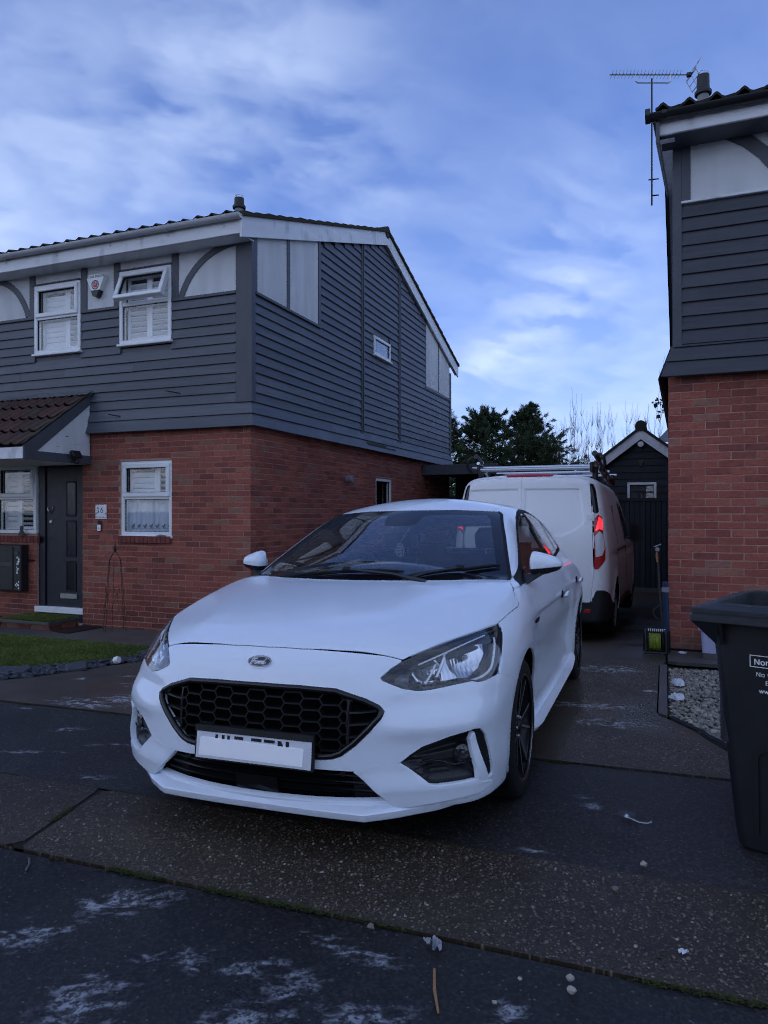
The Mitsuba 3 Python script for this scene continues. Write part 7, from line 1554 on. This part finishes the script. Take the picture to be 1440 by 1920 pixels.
put(SB + '__mud', mv(loft([ring(.0175, .4625, .0175, .2725, .001, .031), ring(.0125, .4675, .0125, .2775, .06, .032)], False), MX), pr((.10, .085, .085), .7, .3))
# cable reel
CR = thing('cable_reel', 'black cable reel wound with bright yellow green cable at the foot of the brick corner', 'cable reel')
MC_ = tr(-.092, 7.40, float(G(-.08, 7.40)) + .012) @ rot([0, 0, 1], 8) @ np.diag([.74, .74, .82, 1])
mat('cable', pr(proc(lambda p, n, uv: mix((.17, .21, .02), (.28, .34, .04), noise(p.x * 90, p.y * 90, p.z * 90))), .45, .4))
put(CR + '__frame', [mv(tube([[-.13, -.08, .02], [.12, -.08, .02], [.12, .10, .02], [-.13, .10, .02]], .014, 8, True), MC_)] + [mv(tube([[x, -.08, .02], [x, -.06, .24], [x, -.02, .275], [x, .04, .275], [x, .08, .24], [x, .10, .02]], .012, 8), MC_) for x in (-.13, .12)] + [mv(tube([[-.13, .01, .275], [.12, .01, .275]], .012, 8), MC_)], B('black_plastic'), smooth=40)
put(CR + '__handle_grip', [mv(rbx(-.09 + i * .025, -.078 + i * .025, -.005, .025, .262, .292, .003), MC_) for i in range(9)], B('upvc'))
for x in (-.095, .085): put(CR + '__flange', mv(lathe([(0, -.006), (.105, -.006), (.112, 0), (.105, .006), (0, .006)], 32), MC_ @ tr(x, .01, .145) @ rot([0, 1, 0], 90)), B('black_plastic'), smooth=30)
cb = []
for L_ in range(3):
    t = np.linspace(0, 2 * np.pi * 9, 220); rr_ = .088 - .009 * L_ + .004 * np.sin(t * .37 + L_) + .004 * np.sin(t * 1.7)
    cb.append(mv(tube(np.c_[-.085 + .150 * t / t[-1] + .006 * np.sin(t * .9 + L_), .01 + rr_ * np.cos(t), .145 + rr_ * np.sin(t) - .012 * (np.sin(t) < -.3)], .0055, 6), MC_))
put(CR + '__cable', cb, B('cable'), smooth=True)
BP = thing('blue_post', 'upright dark blue plastic pole with a grey band leaning on the brick corner', 'pole')
zg = float(G(0, 7.5))
mat('blue_plastic', pr((.007, .024, .06), .4, .45))
put(BP + '__tube', tube([[.012, 7.50, zg], [.005, 7.50, zg + .42], [-.002, 7.50, zg + .70]], [.030, .030, .028], 14), B('blue_plastic'), smooth=40)
put(BP + '__collar', mv(lathe([(.028, 0), (.036, .004), (.036, .045), (.028, .05)], 20), tr(.0, 7.50, zg + .60)), B('flue_grey'), smooth=30)
put(BP + '__lower_sleeve', tube([[.012, 7.5, zg], [.010, 7.5, zg + .22]], .035, 14), B('matt_black'), smooth=40)
GTl = thing('garden_tool', 'long handled garden tool with an orange grip standing by the brick corner', 'garden tool')
put(GTl + '__shaft', tube([[-.03, 7.62, zg + .25], [-.055, 7.66, zg + .6], [-.075, 7.7, zg + 1.02]], .010, 8), B('flue_black'), smooth=40)
put(GTl + '__grip', tube([[-.072, 7.69, zg + .88], [-.076, 7.70, zg + .93], [-.079, 7.70, zg + .98]], [.013, .017, .012], 10), pr((.30, .10, .02), .45, .4), smooth=40)
put(GTl + '__head', [tube([[-.11, 7.70, zg + 1.03], [-.04, 7.70, zg + 1.06]], .007, 6), rbx(-.095, -.055, 7.685, 7.715, zg + .985, zg + 1.025, .008)], B('flue_grey'))
hz = np.linspace(0, 1, 20)
hp_ = put('hose', tube(np.c_[-.045 - .07 * np.sin(hz * 3.1), 7.6 + 0 * hz, zg + .30 + .16 * hz], .008, 6), B('flue_black'), smooth=True, label='short loop of dark hose hanging behind the cable reel', cat='hose')
# gravel bed: lifted edge of the black weed membrane
mb_ = np.array([(.02, 5.02), (.07, 4.92), (.13, 4.83), (.19, 4.735), (.235, 4.62), (.275, 4.53), (.32, 4.44), (.37, 4.365), (.45, 4.27), (.60, 4.11)])
V = []
for i, (x, y) in enumerate(mb_):
    w = .004 + .008 * r8.random(); h = .010 + .022 * r8.random() * (.3 + i / 9)
    V += [[x, y, G(x, y) + .006], [x + .006, y + .004, G(x, y) + h], [x + .014 + w, y + .012 + w, G(x, y) + h * .8 + .004]]
F = []
for i in range(len(mb_) - 1):
    for k in range(2): a = 3 * i + k; F += [[a, a + 1, a + 4], [a, a + 4, a + 3]]
put('weed_membrane', (np.array(V), np.array(F)), B('matt_black'), smooth=True, label='black weed membrane curling up along the edge of the gravel bed', cat='membrane')
def lump(x, y, s, seed, flat=.6, n=2):
    b = trimesh.creation.icosphere(n); v = np.array(b.vertices); v = v * (1 + .7 * (meshkit.noise(v * 1.5 + seed * 3.3) - .5) + .3 * (meshkit.noise(v * 4 + seed) - .5))[:, None] * [1, .8, flat] * s
    return v + [x, y, float(G(x, y)) + s * flat * .75 + .012], b.faces
mat('foam', bump(pr(proc(lambda p, n, uv: mix((.50, .52, .57), (.66, .68, .72), fbm(p.x * 60, p.y * 60, p.z * 60, 3))), .8, .2), proc(lambda p, n, uv: fbm(p.x * 90, p.y * 90, p.z * 90, 3)), .004))
def foam_patch(x, y, rx, ry, seed, h=.012):
    g_ = np.linspace(-1, 1, 70); V, F = grid(g_, g_, lambda a, b: 0 * a); a, b = V[:, 0], V[:, 1]
    q = np.c_[a * 1.6, b * 1.6, a * 0 + seed]; ph_ = np.hypot(a, b) - .25 - .85 * meshkit.fbm(q * 2.6, 5, seed) ** 1.3
    V = np.c_[x + a * rx, y + b * ry, G(x + a * rx, y + b * ry) + .012 + h * np.clip(-ph_ * 5, 0, 1) ** .5 * (.4 + .8 * meshkit.fbm(q * 7, 3, 2))]
    return clip(V, F, ph_)
for i, (x, y, rx, ry, h, lb) in enumerate(((.09, 6.00, .075, .16, .035, 'patch of white foam on the gravel nearest the house wall'), (.075, 5.50, .075, .13, .035, 'patch of white foam on the gravel nearest the street'), (.15, 7.48, .055, .10, .012, 'thin white foam on the paving in front of the storage box'))):
    v, f = foam_patch(x, y, rx, ry, i + 3, h); put('foam_patch', (v + [0, 0, .012 if i < 2 else .008], f), B('foam'), smooth=True, label=lb, cat='foam')
for i, (x, y, s, lb) in enumerate(((-.245, 2.03, .012, 'pale stone lying on the wet road nearest the pavement edge of the pair'), (-.235, 1.975, .013, 'pale stone lying on the wet road nearest the viewer of the pair'), (-.86, 2.07, .011, 'dark round pebble on the road edge in front of the car'), (-.375, 1.98, .006, 'tiny pale pebble on the road left of the two pale stones'), (-.075, 2.80, .013, 'grey pebble on the asphalt in front of the right wheel'), (-.16, 2.58, .011, 'brown pebble on the pavement strip at the right'), (-.42, 1.86, .006, 'tiny white crumb on the dark road left of the pale stones'))):
    put('pebble', lump(x, y, s, i + 20, .7), B('stone'), smooth=True, uv=np.tile([[.15 if i in (2, 5) else .95, .2]], (162, 1)), label=lb, cat='pebble')
stx = [(-.612, 1.945), (-.585, 1.86), (-.548, 1.775)]
put('reed_stick', tube([[x, y, float(G(x, y)) + .010] for x, y in stx], [.004, .0045, .003], 6), pr(proc(lambda p, n, uv: mix((.22, .11, .05), (.34, .19, .09), fbm(p.x * 60, p.y * 60, 1, 3))), .7, .3), smooth=40, label='thin brown stick lying on the road in the foreground', cat='stick')
mat('wrap', {'type': 'twosided', 'b': {'type': 'principled', 'base_color': {'type': 'rgb', 'value': [.20, .21, .24]}, 'roughness': .12, 'specular': .7}})
def scrap(x, y, w, l, seed, a, h=.02):
    g_ = np.linspace(-1, 1, 9); V, F = grid(g_, g_, lambda p, q: 0 * p); c, s = math.cos(a), math.sin(a); p, q = V[:, 0] * w, V[:, 1] * l * (1 - .35 * V[:, 0])
    z = h * (meshkit.noise(np.c_[V[:, :2] * 1.8, V[:, 2] + seed]) * 1.2)
    return np.c_[x + p * c - q * s, y + p * s + q * c, G(x, y) + .008 + z], F
put('plastic_scrap', scrap(-.635, 2.045, .014, .024, 3, .3, .024), B('wrap'), label='crumpled clear plastic scrap on the road edge', cat='litter')
put('plastic_scrap', scrap(-.665, 2.055, .010, .012, 5, .9, .02), B('wrap'), label='small torn plastic piece left of the larger scrap', cat='litter')
put('paper_scrap', scrap(.05, 2.27, .012, .009, 8, .5, .015), B('foam'), label='small white paper scrap on the pavement strip', cat='litter')
FC = thing('feather_clump', 'grey white tuft of feather lying on the asphalt beside the front wheel', 'feather')
fx0, fy0 = -.155, 3.235; ms = []
for i in range(90):
    a = r8.uniform(-.6, 3.5); l_ = r8.uniform(.014, .042)
    p = np.array([fx0 + r8.normal(0, .006), fy0 + r8.normal(0, .006), float(G(fx0, fy0)) + .012]); q = p + [l_ * math.cos(a), l_ * math.sin(a) * .9, r8.uniform(.002, .024)]
    ms.append(tube([p, (p + q) / 2 + [0, 0, .008], q], [.0016, .0014, .0007], 4))
put(FC + '__barbs', ms, pr((.10, .10, .13), .8, .2))
put(FC + '__tuft', lump(fx0, fy0, .014, 4, .6), B('lace'), smooth=True)
put(FC + '__quill', tube([[fx0, fy0, float(G(fx0, fy0)) + .015], [fx0 + .05, fy0 - .03, float(G(fx0, fy0)) + .012], [fx0 + .085, fy0 - .035, float(G(fx0, fy0)) + .014], [fx0 + .10, fy0 - .015, float(G(fx0, fy0)) + .016]], .0022, 6), B('foam'), smooth=True)
put('twig', tube([[-2.28, 2.06, G(-2.28, 2.06) + .006], [-2.235, 2.02, G(-2.2, 2.02) + .012], [-2.215, 1.985, G(-2.2, 2.0) + .006]], .004, 5), B('bare_wood'), label='short pale twig on the road below the pavement joint', cat='twig')
SLb = [((-5.40, 4.68), .15, .09, .35, 'flat rectangular slate slab lying on the chippings at the left'), ((-5.13, 5.17), .16, .085, -.75, 'slanting slate slab among the chippings right of the lawn corner')]
for (x, y), a_, b_, an, lb in SLb:
    v, f = rbx(-a_, a_, -b_, b_, 0, .035, .006); M = tr(x, y, float(G(x, y)) + .012) @ rot([0, 0, 1], math.degrees(an)) @ rot([1, 0, 0], 6)
    put('slate_slab', mv((v, f), M), B('slate'), uv=np.full((len(v), 2), .75), label=lb, cat='slab')
lmp = thing('garden_light', 'small white solar spike light lying on the slate border', 'garden light')
Mg = tr(-5.06, 5.62, float(G(-5.06, 5.62)) + .05) @ rot([0, 1, 0], 75)
put(lmp + '__head', mv(lathe([(0, .03), (.03, .028), (.038, .01), (.036, -.02), (0, -.02)], 18), Mg), B('upvc'), smooth=40); put(lmp + '__spike', mv(tube([[0, 0, -.02], [0, 0, -.16]], [.009, .003], 6), Mg), B('flue_grey'))
